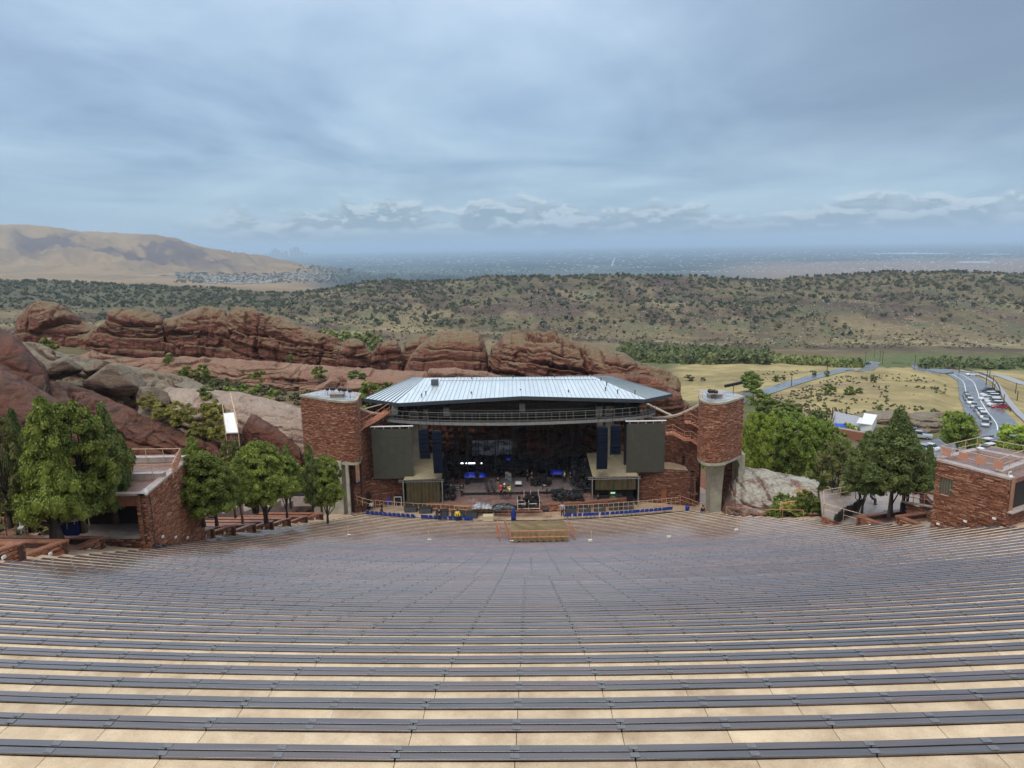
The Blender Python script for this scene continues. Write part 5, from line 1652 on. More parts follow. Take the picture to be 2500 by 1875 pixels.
# near side wall with the dark opening
dE = (Vector(E2) - Vector(B2)).normalized()
op0, op1 = 12.9, 15.25
masonry(bt, [B2, E2], 11.4, op0, (.06, .125), (.2, .6), .05, 0, 0, seed=42, back_t=.4)
MB().box((*(Vector(B2) + dE * 3.9 + Vector((-.0, .25))), (op0 + op1) / 2), (7.3, .1, op1 - op0), math.atan2(dE.y, dE.x)).build('dark_opening', M_darkdoor, bt)
MB().box((*(Vector(B2) + dE * 3.7), op0 + .05), (7.4, .7, .10), math.atan2(dE.y, dE.x)).build('sill', M_capw, bt)
MB().box((*(Vector(B2) + dE * .25 + Vector((0, .2))), 13.5), (.5, .4, 3.8), math.atan2(dE.y, dE.x)).build('pier', M_stone, bt)
# roof slab and parapet
far = tuple(Vector(A2) + Nn * 6.2)
MB().prism([A2, B2, E2, tuple(Vector(E2) - Dn * L1)], ZR - .45, ZR - .12).build('roof_slab', M_floor, bt)
def copy_run(pts, z, w, m, nm='coping', h=.14):
    for a, b in zip(pts[:-1], pts[1:]):
        a, b = Vector(a), Vector(b); d = (b - a).normalized(); n = Vector((d.y, -d.x))
        q = [a + n * .08, b + n * .08, b - n * w, a - n * w]
        MB().prism([(v.x, v.y) for v in q], z - h, z).build(nm, m, bt)
rail_pts = [A2, B2]
copy_run([A2, B2], ZR + .02, .55, M_capw)
cc = [tuple(Vector(A2) + Nn * .2 + Dn * .1), K2, R2]
par = MB()
C1 = Vector(A2) + Nn * .3; C2 = Vector(A2) + Nn * 5.0; C3 = Vector(A2) + Nn * 5.6 + Dn * 3.6; C4 = Vector(A2) + Nn * .6 + Dn * 4.1
masonry(bt, [tuple(C4), tuple(C3)], ZR - .15, ZR + .02, (.07, .12), (.3, .6), .02, 0, 0, seed=43)
for a, b in ((C1, C2), (C2, C3), (C3, C4)):
    d = (b - a).normalized(); n = Vector((d.y, -d.x))
    MB().prism([tuple(a - n * .25), tuple(b - n * .25), tuple(b + n * .25), tuple(a + n * .25)], ZR - .15, ZR + .12).build('parapet', M_capw, bt)
rt = railing('railing', [Vector((v.x, v.y, ZR + .02)) for v in (Vector(A2) + Nn * .3, C2, C3, C4, Vector(A2) + Nn * .3 + Dn * .1)], '', M_railt, posts=1.5, h=1.0, mids=(.5,), r=.03, parent=bt)
for i in range(4):
    q = Vector(A2) + Nn * .35 + Dn * (.45 + 1.25 * i)
    MB().box((q.x, q.y, ZR + .62), (.62, .06, .6), wang).build('sign_panel', mat('salmon_panel%d' % i, (.50, .24, .16), None, rough=.5), bt)
for i in range(3):
    q = Vector(A2) + Dn * (L1 * (.12 + .37 * i)) - Nn * .12
    z = zf(L1 * (.12 + .37 * i)) + .5
    MB().box((q.x, q.y, z), (.24, .1, .13), wang).build('step_light', M_white, bt)

# left booth
ZL = 16.2
A = satz(355.6, 1204, ZL); B = satz(450.6, 1126, ZL)
A2 = (A.x, A.y); B2 = (B.x, B.y)
Dd = Vector((B.x - A.x, B.y - A.y)); L1 = Dd.length; Dn = Dd.normalized(); Nn = Vector((-1, .05)).normalized()
lt = thing('control_booth', 'red stone control booth with a railed roof terrace among the left trees', 'booth', (A.x, A.y, 12.5), 0, 'stone control booths at the sides of the seating')
zf = lambda s: 12.6 - 3.2 * s / L1
# face towards the seats: outside is +x, so walk from far to near
wz0, wz1 = sat(440, 1236, B.y - 1).z, sat(440, 1190, B.y - 1).z
wallrun(lt, [A2, B2], zf, ZL - .1, 51, 300, holes=[(L1 - 1.5, L1 - .3, wz0, wz1)], core=.4)
masonry(lt, [B2, (B.x + .15, B.y + 1.9)], 9.2, sat(458, 1222, B.y).z, (.06, .125), (.2, .6), .05, 0, 40, seed=56)
MB().box((B.x - .05, B.y + 1.0, sat(458, 1222, B.y).z + .06), (.7, 2.0, .12)).build('coping', M_capw, lt)
q = Vector(B2) - Dn * .9; wang = math.atan2(Dn.y, Dn.x)
wf = MB().box((q.x - .12, q.y, (wz0 + wz1) / 2), (1.2, .08, wz1 - wz0), wang).build('louvre_window', MATS['olive_bronze'], lt)
for i in range(6):
    q = Vector(B2) - Dn * (.4 + .2 * i)
    MB().box((q.x - .05, q.y, (wz0 + wz1) / 2), (.09, .05, wz1 - wz0 - .06), wang).build('slat', MATS['olive_bronze'], wf)
# wall end and the open dark side facing the camera
masonry(lt, [(A.x - .75, A.y + .05), A2], 11.9, ZL - .1, (.07, .16), (.2, .45), .04, 0, 20, seed=52, back_t=.5)
MB().prism([(A.x - 7, A.y + .3), (A.x - .75, A.y + .3), (A.x - .75, A.y + .5), (A.x - 7, A.y + .5)], 15.2, ZL - .1).build('lintel', M_stone, lt)
MB().prism([(A.x - 7, A.y + 2.5), (A.x - .5, A.y + 2.5), (A.x - .5, A.y + 2.7), (A.x - 7, A.y + 2.7)], 12.2, 15.2).build('dark_interior', M_darkdoor, lt)
MB().prism([(A.x - 7, A.y + .2), (A.x - .6, A.y + .2), (A.x - .6, A.y + 2.6), (A.x - 7, A.y + 2.6)], 12.9, 13.1).build('counter', M_capw, lt)
masonry(lt, [(A.x - 7, A.y + .18), (A.x - .6, A.y + .18)], 11.9, 12.9, (.06, .125), (.2, .6), .05, 1, 0, seed=53)
MB().prism([(A.x - 7, A.y + .2), A2, B2, (B.x - 7, B.y + .2)], ZL - .42, ZL - .15).build('roof_slab', M_floor, lt)
MB().prism([(A.x + .1, A.y - .1), (B.x + .1, B.y), (B.x - .4, B.y), (A.x - .5, A.y - .1)], ZL - .14, ZL).build('coping', M_capw, lt)
MB().prism([(A.x - 7, A.y - .1), (A.x, A.y - .1), (A.x, A.y + .35), (A.x - 7, A.y + .35)], ZL - .14, ZL + .003).build('coping', M_capw, lt)
for yy in (A.y + 3.4, B.y + .2):
    MB().prism([(A.x - 7, yy), (A.x - .45, yy), (A.x - .45, yy + .5), (A.x - 7, yy + .5)], ZL - .15, ZL + .28).build('parapet', M_capw, lt)
railing('railing', [Vector((A.x - 7, A.y + 3.3, ZL)), Vector((A.x + .35, A.y + 3.3, ZL)), Vector((B.x - .25, B.y, ZL)), Vector((B.x - 7, B.y + .2, ZL))], '', M_railt, posts=1.4, h=1.0, mids=(.5,), r=.03, parent=lt)
for i in range(4):
    q = Vector((A.x + .3, A.y + 3.6)).lerp(Vector((B.x - .25, B.y - .3)), (i + .5) / 4)
    MB().box((q.x, q.y, ZL + .6), (.06, .85, .62)).build('sign_panel', MATS['salmon_panel0'], lt)
for i in range(3):
    q = Vector(A2).lerp(Vector(B2), .22 + .3 * i)
    MB().box((q.x + .12, q.y, zf(L1 * (.22 + .3 * i)) + .55), (.1, .24, .14), 0).build('step_light', M_white, lt)
cm = MB(); cm.lathe([(.12, 0), (.15, .15), (.10, .32), (.04, .36)], (A.x + .1, A.y - .15, ZL - .05), 8); cm.tube((A.x - .1, A.y, ZL + .3), (A.x + .1, A.y - .15, ZL + .35), .04)
solo('security_camera', cm, M_white, 'white security camera on the near roof corner of the left booth', 'camera')
qq = satz(2462, 1166, ZR)
cm = MB(); cm.tube((qq.x, qq.y, ZR), (qq.x, qq.y, ZR + .4), .03); cm.tube((qq.x, qq.y, ZR + .4), (qq.x + .12, qq.y - .1, ZR + .45), .04); cm.lathe([(.10, 0), (.13, .1), (.08, .2)], (qq.x + .1, qq.y - .1, ZR), 8)
solo('security_camera', cm, M_white, 'white security camera on the near roof corner of the right booth', 'camera')

# ------------------------------------------------------------ planters
def planter(side, cx, cy, zt, near, width, zlow, label, group, skew=.0, lightn=True, nind=24):
    """corner (cx,cy) is the far seat-side corner; the seat wall runs towards the camera to near (x,y)"""
    sg = -1 if side == 'L' else 1
    t = thing('planter', label, 'planter', (cx, cy, zlow), 0, group)
    w = .42
    nx_, ny2 = near
    d = Vector((nx_ - cx, ny2 - cy)); Ln = d.length; d.normalize(); n = Vector((sg, 0))
    far = Vector((cx + sg * width, cy + skew))
    fd = (far - Vector((cx, cy))).normalized()
    A_, B_ = Vector((cx, cy)), Vector((nx_, ny2))
    if side == 'L': masonry(t, [tuple(B_), tuple(A_)], zlow, zt - .1, (.08, .17), (.25, .7), .05, 0, nind, seed=int(cy * 7), back_t=w)
    else: masonry(t, [tuple(A_), tuple(B_)], zlow, zt - .1, (.08, .17), (.25, .7), .05, 0, nind, seed=int(cy * 7), back_t=w)
    # caps: along the seat side, and along the far side
    MB().prism([tuple(A_ - n * .06), tuple(B_ - n * .06), tuple(B_ + n * w), tuple(A_ + n * w)][::(1 if side == 'R' else -1)], zt - .1, zt).build('coping', M_cap, t)
    fb = Vector((fd.y, -fd.x)); fb = fb if fb.y < 0 else -fb
    MB().prism([tuple(A_ - n * .06), tuple(A_ + fb * w), tuple(far + fb * w), tuple(far)][::(1 if side == 'L' else -1)], zt - .1, zt + .004).build('coping', M_cap, t)
    MB().prism([tuple(A_), tuple(far), tuple(far + fb * w * .9), tuple(A_ + fb * w * .9)], zlow - .5, zt - .1).build('far_wall', M_mortar, t)
    # floor
    MB().prism([tuple(A_ + n * .1 + fb * .1), tuple(B_ + n * .1), tuple(B_ + Vector((sg * width, 0))), tuple(far)][::(1 if side == 'R' else -1)], zt - .7, zt - .42).build('floor', M_floor, t)
    if lightn:
        q = A_.lerp(B_, .28)
        MB().box((q.x - sg * .12, q.y, zt - .42), (.08, .26, .17)).build('step_light', M_white, t)
    return t


PL = [((62, 1322), (66, 1369)), ((166, 1316), (172, 1355)), ((256, 1308), (259, 1340)), ((334, 1302), (339, 1331)),
      ((523.6, 1287), (526, 1313)), ((575.7, 1281), (577, 1307)), ((624.5, 1277), (626, 1299)), ((668, 1270), (669, 1292)), ((710, 1263), (711, 1284)), ((751, 1258), (752, 1275)), ((789, 1251), (790, 1268))]


def seat_hit(u, v):
    d = ray(u / KD, v / KD)
    Y = 20.0
    while Y < 90:
        f = Y / d[1]; kk = float(row_k(d[0] * f, Y))
        if CZ + d[2] * f <= row_z(min(kk, 63)): break
        Y += .05
    f = Y / d[1]
    return Vector((d[0] * f, Y, CZ + d[2] * f))


corners = []
for (tp, bt_) in PL:
    b_ = seat_hit(*bt_); t_ = sat(tp[0], tp[1], b_.y)
    corners.append((b_.x, b_.y, t_.z, b_.z))
edge_walk = MB()
pnames = ['nearest the left edge of the picture', 'second from the left edge', 'with the stout trunk above it, third from the left edge', 'touching the near side of the left booth',
          'just beyond the left booth', 'second beyond the left booth', 'third beyond the left booth', 'fourth beyond the left booth', 'fifth beyond the left booth', 'sixth beyond the left booth', 'closest to the left tower']
for i, (x, y, zt, zl) in enumerate(corners):
    prev = corners[i - 1] if i > 0 and i != 4 else (x + .2, y - 3.6, zt + 1.2, 0)
    ny2 = prev[1] + .05 if i != 4 else y - 3.0
    nxx = prev[0] - 2.2 if i != 4 else x - 1.9
    # walls angle: the seat-side wall recedes towards the left as it comes nearer (sawtooth plan)
    planter('L', x, y, zt, (nxx, ny2), 11, zl - .6, 'terracotta-capped stone planter ' + pnames[i], 'stone planters up the left side', skew=.6)
# stepping path between seats and planters
for k_ in range(8, 64):
    z = row_z(k_) + .0
    a0 = edge_phi(k_, LEFT_E); a1 = edge_phi(k_, RIGHT_E)
    r0, r1 = row_r(k_) + ROW_D - .25, row_r(k_) - .25
    for p, q in ((a0 - 3.0 / r0, a0 + .002), (a1 - .002, a1 + 2.6 / r0)):
        P = [rp(r0, p, 0), rp(r0, q, 0), rp(r1, q, 0), rp(r1, p, 0)]
        edge_walk.prism([(v.x, v.y) for v in P], z - .55, z - .02)
tag(edge_walk.build('side_steps', M_conct), 'tan steps running down both sides of the seating', None, None, 'structure')
# upper left service path with snow-pale wet surface and lamp bollard
# right planters
b1 = seat_hit(2090, 1281); t1 = sat(2090, 1259, b1.y)
b2 = seat_hit(2176, 1281); t2 = sat(2176, 1258, b2.y)
planter('R', b1.x, b1.y, t1.z, (b1.x + 2.6, b1.y - 4.2), 9, b1.z - .6, 'terracotta-capped stone planter left of the two on the right side', 'stone planters beside the right booth', skew=2.6, nind=40)
planter('R', b2.x + .3, b2.y, t2.z, (b2.x + 2.2, b2.y - 4.4), 8, b2.z - .6, 'stone planter with a rain puddle against the right booth', 'stone planters beside the right booth', skew=2.2, nind=40)
# right terrace with railings
b3 = seat_hit(2006, 1279); t3 = sat(2006, 1257, b3.y)
te = thing('terrace', 'railed concrete terrace with stacked black chairs right of the seating', 'terrace', (b3.x, b3.y, b3.z - .5))
p1 = sat(2088, 1276, b3.y - 3.3)
masonry(te, [(b3.x, b3.y), (b3.x + 2.4, b3.y - 5.5)], b3.z - .6, t3.z - .1, (.08, .17), (.3, .7), .05, 0, 60, seed=77)
bk = [(b3.x, b3.y), (b3.x + 2.4, b3.y - 5.5), (b3.x + 14, b3.y - 2.5), (b3.x + 12, b3.y + 9), (b3.x + 2.5, b3.y + 6.5)]
MB().prism(bk, t3.z - .5, t3.z - .02).build('terrace_floor', M_plaza, te)
railing('railing', [Vector((b3.x + .1, b3.y, t3.z)), Vector((b3.x + 2.4, b3.y - 3.0, t3.z))], '', M_railt, posts=1.6, h=1.1, mids=(.5,), parent=te)
railing('railing', [Vector((b3.x + .1, b3.y, t3.z)), Vector((b3.x + 1.6, b3.y + 3.6, t3.z)), Vector((b3.x + 7.5, b3.y + 5.8, t3.z)), Vector((b3.x + 12, b3.y + 3, t3.z))], '', M_railt, posts=1.8, h=1.1, mids=(.5,), parent=te)
# plaza beyond the right terrace
pz_ = [sat(2040, 1240, 72), sat(2120, 1190, 84), sat(2300, 1190, 84), sat(2300, 1240, 66)]
tz = min(p.z for p in pz_)
# ------------------------------------------------------------ foliage
def leaf_mat(name, c1, c2, c3, rough=.55, scale=.9):
    m = bpy.data.materials.new(name); m.use_nodes = True
    k = NT(m.node_tree); m.node_tree.nodes.clear()
    b = k.n('ShaderNodeBsdfPrincipled'); out = k.n('ShaderNodeOutputMaterial')
    ge = k.n('ShaderNodeNewGeometry'); oi = k.n('ShaderNodeObjectInfo')
    n = k.noise(ge.outputs['Position'], scale, 3, .6)
    f = k.math('ADD', k.math('MULTIPLY', n, .7), k.math('MULTIPLY', ge.outputs['Random Per Island'], .30))
    col = k.ramp(f, [(.30, c1), (.50, c2), (.72, c3)])
    vs = k.n('ShaderNodeVectorMath', operation='SCALE'); k.put(vs.inputs[0], col); k.put(vs.inputs[3], k.math('ADD', .82, k.math('MULTIPLY', oi.outputs['Random'], .36)))
    k.put(b.inputs['Base Color'], vs.outputs[0]); b.inputs['Roughness'].default_value = rough; b.inputs['Specular IOR Level'].default_value = .3
    tr = k.n('ShaderNodeBsdfTranslucent'); k.put(tr.inputs[0], vs.outputs[0])
    mx = k.n('ShaderNodeMixShader'); mx.inputs[0].default_value = .3; k.put(mx.inputs[1], b.outputs[0]); k.put(mx.inputs[2], tr.outputs[0])
    k.put(out.inputs[0], mx.outputs[0])
    return m


L_jun = leaf_mat('juniper_green', (.062, .082, .014), (.165, .21, .036), (.33, .38, .075))
L_jund = leaf_mat('dark_juniper_green', (.055, .078, .024), (.14, .18, .05), (.26, .30, .09))
L_olive = leaf_mat('olive_juniper', (.075, .075, .026), (.145, .150, .045), (.22, .225, .07))
L_cot = leaf_mat('cottonwood_green', (.16, .215, .026), (.31, .41, .05), (.48, .56, .095))
L_cotd = leaf_mat('mid_cottonwood', (.085, .13, .02), (.175, .24, .038), (.29, .36, .065))
L_yel = leaf_mat('yellow_green_shrub', (.13, .13, .025), (.27, .26, .05), (.42, .38, .10))
L_scrub = leaf_mat('grey_green_scrub', (.085, .078, .036), (.135, .125, .060), (.20, .18, .10), scale=.4)
L_far = leaf_mat('far_juniper', (.070, .080, .046), (.108, .116, .066), (.16, .16, .095), scale=.05)
L_belt = leaf_mat('hazy_creek_green', (.13, .15, .05), (.21, .235, .07), (.32, .33, .11), scale=.1)
L_beltd = leaf_mat('hazy_dark_creek_green', (.085, .11, .045), (.145, .175, .06), (.225, .24, .085), scale=.1)
L_flow = leaf_mat('orange_flowers', (.40, .16, .02), (.60, .30, .03), (.70, .45, .06), scale=6)
M_bark = mat('dark_wet_bark', (.022, .015, .011), (.065, .045, .034), 5, .7, .6, 14, stretch=(1, 1, .25))
M_barkg = mat('grey_bark', (.09, .075, .06), (.17, .145, .12), 5, .8, .5, 14, stretch=(1, 1, .25))


def tufts(rs, C, Rl, per, size, up=.35, asp=.55, shell=.25):
    """C (n,3) lobe centres, Rl (n,3) radii -> leaf quads on lobe shells"""
    n = len(C)
    d = rs.normal(size=(n, per, 3)); d /= np.linalg.norm(d, axis=2, keepdims=True)
    d[..., 2] = np.where(d[..., 2] < -.35, -d[..., 2], d[..., 2])
    rr = 1 - shell * rs.rand(n, per, 1) + .10 * (rs.rand(n, per, 1) > .86)
    P = C[:, None, :] + d * Rl[:, None, :] * rr
    P = P.reshape(-1, 3); d = d.reshape(-1, 3)
    m = len(P)
    nrm = d * .7 + rs.normal(size=(m, 3)) * .6 + np.array([0, 0, up]); nrm /= np.linalg.norm(nrm, axis=1, keepdims=True)
    t = np.cross(nrm, rs.normal(size=(m, 3))); t /= np.linalg.norm(t, axis=1, keepdims=True) + 1e-9
    b = np.cross(nrm, t)
    s = size * rs.uniform(.6, 1.4, (m, 1))
    V = np.stack([P - t * s - b * s * asp, P + t * s - b * s * asp * .6, P + t * s * .8 + b * s * asp, P - t * s * .7 + b * s * asp], 1).reshape(-1, 3)
    F = np.arange(m * 4).reshape(-1, 4)
    return V, F


I1V, I1F = ico(1)


def crown_mesh(name, seed, kind, m, lobes=46, per=150, size=.085, core=.68):
    """unit crown: radius ~1, height 0..1 (scaled later by radius and height)"""
    rs = np.random.RandomState(seed)
    C, Rl = [], []
    tries = 0
    while len(C) < lobes and tries < 6000:
        tries += 1
        h = rs.rand() ** (1.1 if kind == 'cone' else .9)
        if kind == 'cone': env = (1 - h) ** .75 * (.85 + .15 * math.sin(seed + h * 9)) * min(1, .45 + h * 4)
        elif kind == 'round': env = math.sqrt(max(0, 1 - ((h - .42) / .60) ** 2))
        elif kind == 'vase': env = math.sqrt(max(0, 1 - ((h - .58) / .50) ** 2)) * (.55 + .45 * h)
        elif kind == 'column': env = min(1, h * 5 + .5) * (1 - h ** 2.6) * .9
        a = rs.rand() * 2 * math.pi
        lump = 1 + .20 * math.sin(3 * a + seed + h * 3) + .13 * math.sin(5 * a + seed * 2 + h * 6)
        r = env * lump * rs.uniform(.42, .90) * (1.14 if rs.rand() > .88 else 1)
        lr = rs.uniform(.12, .22) * (1.15 - .5 * h) * (1 if lobes > 60 else 1.9)
        C.append((r * math.cos(a), r * math.sin(a), (h * .93 + .03) * 2)); Rl.append((lr, lr, lr * rs.uniform(.75, 1.0)))
    C = np.array(C); Rl = np.array(Rl)
    V, F = tufts(rs, C, Rl, per, size)
    # sprays standing out of the outline
    me_parts = [(V, F)]
    cv = [c + I1V * r * core for c, r in zip(C, Rl)]
    cv = np.concatenate(cv); cf = np.concatenate([I1F + i * len(I1V) for i in range(len(C))])
    n0 = len(V)
    Vall = np.concatenate([V, cv])
    fl = [list(map(int, f)) for f in []]
    # triangles for everything keeps the array rectangular
    F3 = np.concatenate([F[:, [0, 1, 2]], F[:, [0, 2, 3]], cf + n0])
    return mesh_np(name, Vall, F3, m), C * (1, 1, .5)


def trunk_mesh(name, seed, m, height, r, limbs, C=None, crown_r=1, crown_z=0, crown_h=1, stems=1, n=7):
    rs = random.Random(seed); mb = MB()
    for sidx in range(stems):
        off = Vector((0, 0, 0)) if stems == 1 else Vector((rs.uniform(-1, 1) * r * 1.6, rs.uniform(-1, 1) * r * 1.2, 0))
        lean = Vector((rs.uniform(-.12, .12), rs.uniform(-.1, .1), 0)) * (2.0 if stems > 1 else .8)
        p = off + Vector((0, 0, -.3)); segs = 6; rr = r * (1 if stems == 1 else .62)
        pts = []
        for i in range(segs + 1):
            t = i / segs
            pts.append((p + lean * height * t * t + Vector((rs.uniform(-.06, .06), rs.uniform(-.06, .06), 0)) * height * .25 * t + Vector((0, 0, (height + .3) * t)), rr * (1.25 if i == 0 else 1) * (1 - .75 * t)))
        for (a, ra), (b, rb) in zip(pts[:-1], pts[1:]): mb.tube(a, b, ra, rb, n, cap=False)
        for l in range(limbs):
            i = rs.randint(1, segs - 1); a, ra = pts[i]
            if C is not None and len(C):
                c = C[rs.randrange(len(C))]; q = Vector((c[0] * crown_r, c[1] * crown_r, crown_z + c[2] * crown_h))
                if q.z < a.z - .3: continue
            else: q = a + Vector((rs.uniform(-1, 1), rs.uniform(-1, 1), rs.uniform(.4, 1))) * height * .3
            mid = (a + q) / 2 + Vector((rs.uniform(-.15, .15), rs.uniform(-.15, .15), -.12)) * (q - a).length
            mb.tube(a, mid, ra * .55, ra * .38, 5, cap=False); mb.tube(mid, q, ra * .38, ra * .1, 5, cap=False)
    return mesh_np(name, mb.v, mb.f, m, True)


CROWNS = {}
for nm, seed, kind, m, lobes, per, size in (
        ('jun1', 1, 'cone', L_jun, 270, 150, .023), ('jun2', 2, 'round', L_jun, 240, 140, .025), ('jun3', 3, 'cone', L_jund, 230, 130, .027),
        ('oli1', 4, 'round', L_olive, 70, 100, .036), ('cot1', 5, 'round', L_cot, 190, 130, .028), ('cot2', 6, 'vase', L_cotd, 190, 130, .028),
        ('cot3', 7, 'round', L_cot, 40, 60, .075), ('col1', 8, 'column', L_jund, 60, 90, .05), ('bush1', 9, 'round', L_scrub, 18, 60, .11),
        ('bush2', 10, 'round', L_yel, 26, 80, .075), ('bush3', 11, 'round', L_jun, 26, 80, .08), ('bush4', 12, 'round', L_jund, 20, 60, .10), ('flow', 13, 'round', L_flow, 24, 50, .05),
        ('cotm', 14, 'round', L_cotd, 60, 80, .05)):
    CROWNS[nm] = crown_mesh('crown', seed, kind, m, lobes, per, size)


def tree(name, proto, base, H, Rc, label, cat='tree', group=None, clear=.18, tr=.2, stems=1, bark=None, limbs=12, rot=None, flat=1.0):
    """H total height, Rc crown radius, clear = clear trunk fraction"""
    me, C = CROWNS[proto]
    t = thing(name, label, cat, base, 0, group)
    cz_, ch = H * clear, H * (1 - clear)
    rz = rot if rot is not None else random.uniform(0, 6.28)
    c = link('crown', me, t, (0, 0, cz_), (random.uniform(-.04, .04), 0, rz), (Rc, Rc * flat, ch / 2))
    if clear > 0:
        cr_, sr_ = math.cos(rz), math.sin(rz)
        C2 = np.stack([C[:, 0] * cr_ - C[:, 1] * sr_, C[:, 0] * sr_ + C[:, 1] * cr_, C[:, 2]], 1)
        tm_ = trunk_mesh('trunk', int(base[0] * 10) + int(H * 7), bark or M_bark, H * .62, tr, limbs, C2, Rc * .8, cz_, ch, stems)
        link('trunk', tm_, t)
    return t


def ptree(proto, xb, yb, Y, ytop, wpx, label, name='juniper_tree', zb=None, **kw):
    """place by photo: trunk foot (xb,yb), crown top ytop, crown width in display px"""
    b = at(xb, yb, Y)
    if zb is not None: b.z = zb
    top = at(xb, ytop, Y)
    sc = KD / FPX * (Y * math.cos(PITCH) - (b.z - CZ) * math.sin(PITCH))
    return tree(name, proto, b, top.z - b.z, wpx * sc / 2, label, **kw)


GJ = 'juniper trees left of the seating'
ptree('jun1', 122, 1158, 41, 856, 195, 'largest bright green juniper, with a thick dark trunk behind the near planters', group=GJ, clear=.13, tr=.34, limbs=26, flat=.8)
ptree('jun2', 180, 1140, 43.5, 868, 175, 'bushy green juniper just right of the largest one, trunk by the blue bins', group=GJ, clear=.10, tr=.22, limbs=14)
ptree('jun3', 250, 1120, 47, 872, 120, 'darker tall juniper leaning over the left booth roof', group=GJ, clear=.08, tr=.2)
ptree('jun2', 262, 1118, 49, 935, 90, 'low dark-skirted juniper touching the left booth', group=GJ, clear=.12, tr=.15)
ptree('oli1', 22, 1130, 41, 896, 105, 'thin olive juniper at the left edge of the picture', group=GJ, clear=.10, tr=.14, limbs=20)
ptree('jun3', 60, 1140, 46, 885, 110, 'mid green juniper between the olive one and the largest one', group=GJ, clear=.10, tr=.16)
ptree('jun1', -50, 1160, 42, 870, 170, 'juniper cut by the left edge of the picture', group=GJ, clear=.10, tr=.25)
ptree('oli1', 8, 1100, 50, 960, 80, 'small olive juniper low at the left edge', group=GJ, clear=.08, tr=.12)
ptree('jun1', 432, 1136, 55, 945, 120, 'pale green juniper just beyond the left booth', group=GJ, clear=.12, tr=.16, stems=2)
ptree('jun2', 440, 1130, 54, 975, 130, 'round pale juniper in front of the one beyond the booth', group=GJ, clear=.14, tr=.15)
ptree('jun2', 468, 1128, 57, 985, 110, 'round dark-trunked juniper over the second planter beyond the booth', group=GJ, clear=.18, tr=.14)
ptree('jun1', 524, 1124, 60, 992, 95, 'slim-trunked juniper with a red-brown stem left of the widest one', group=GJ, clear=.30, tr=.12, bark=mat('red_bark', (.13, .06, .04), (.2, .1, .07), 6, .8))
ptree('oli1', 508, 1112, 64, 948, 85, 'thin greyish juniper behind the slim-trunked one', group=GJ, clear=.25, tr=.10, limbs=18)
ptree('jun2', 572, 1122, 63, 955, 130, 'wide many-stemmed juniper in the middle of the planter row', group=GJ, clear=.2, tr=.2, stems=3, limbs=9)
ptree('jun3', 628, 1092, 70, 960, 75, 'dark juniper behind the widest one, toward the left tower', group=GJ, clear=.2, tr=.12)
ptree('jun2', 620, 1112, 67, 985, 85, 'small juniper with a leaning stem, right of the widest one', group=GJ, clear=.32, tr=.11)
ptree('col1', 676, 1100, 72, 963, 48, 'narrow column-shaped juniper in front of the left tower', group=GJ, clear=.10, tr=.10)
ptree('jun2', 708, 1124, 73, 986, 84, 'compact round juniper in front of the left tower leg', group=GJ, clear=.24, tr=.13)
GRJ = 'junipers right of the seating'
ptree('jun3', 1926, 1110, 59, 884, 165, 'tallest dark green juniper right of the seating, with a split trunk', group=GRJ, clear=.26, tr=.24, stems=3, limbs=9)
ptree('jun3', 1958, 1108, 60.5, 930, 125, 'dark juniper with twisted stems just left of the right booth', group=GRJ, clear=.25, tr=.18, stems=3, limbs=7)
ptree('jun3', 1860, 1105, 63, 932, 125, 'rounded dark juniper over the stacked chairs', group=GRJ, clear=.24, tr=.18, stems=2)
ptree('oli1', 1800, 1085, 70, 955, 100, 'grey-green juniper behind the terrace, left of the others', group=GRJ, clear=.12, tr=.15)
ptree('jun3', 2000, 1075, 68, 965, 70, 'low dark juniper squeezed between the tall one and the right booth', group=GRJ, clear=.15, tr=.12)
ptree('jun3', 1850, 1040, 78, 965, 90, 'dark juniper behind the rounded one', group=GRJ, clear=.1, tr=.15)
GC = 'bright green cottonwoods below the right tower'
for (x, yb, Y, yt, w, pr, lab) in ((1628, 1050, 98, 890, 75, 'cot1', 'yellow-green cottonwood touching the right tower'), (1662, 1055, 106, 893, 80, 'cot1', 'tall yellow-green cottonwood second from the right tower'),
                                   (1715, 1050, 100, 893, 115, 'cot2', 'broad mid-green cottonwood with pale branches behind the lichen boulder'), (1768, 1050, 104, 905, 85, 'cot2', 'mid-green cottonwood left of the junipers'),
                                   (1812, 1040, 100, 950, 70, 'cotm', 'small green cottonwood low behind the junipers'), (1600, 1040, 108, 930, 60, 'cotm', 'dark green cottonwood half hidden by the right tower')):
    b = at(x, yb, Y); zt_ = at(x, yt, Y).z
    ptree(pr, x, yb, Y, yt, w, lab, name='cottonwood_tree', group=GC, clear=.10, tr=.2, bark=M_barkg, limbs=16)
ptree('cot3', 2190, 985, 122, 920, 85, 'bright green cottonwood beyond the right booth, cut by the frame', name='cottonwood_tree', clear=.1, tr=.2, bark=M_barkg)
ptree('cotm', 2068, 975, 118, 893, 72, 'sparse olive-green tree beside the junction of the wet road', name='tree', clear=.12, tr=.2, bark=M_barkg)
ptree('cot3', 2050, 930, 150, 890, 40, 'small pale green tree on the layered outcrop', name='tree', clear=.1, tr=.12, bark=M_barkg)
ptree('cotm', 2205, 1000, 112, 945, 60, 'green tree low at the right edge above the booth', name='tree', clear=.1, tr=.12, bark=M_barkg)
b = hit(1622, 846)
ptree('cotm', 1622, 846, b.y, 804, 50, 'lone green cottonwood on the meadow beside the narrow road', name='cottonwood_tree', clear=.18, tr=.35, bark=M_barkg, limbs=10, zb=b.z)
ptree('col1', 1775, 1082, 72, 1028, 26, 'small pointed cypress in the garden beside the lichen boulder', name='cypress', clear=.03, tr=.06)

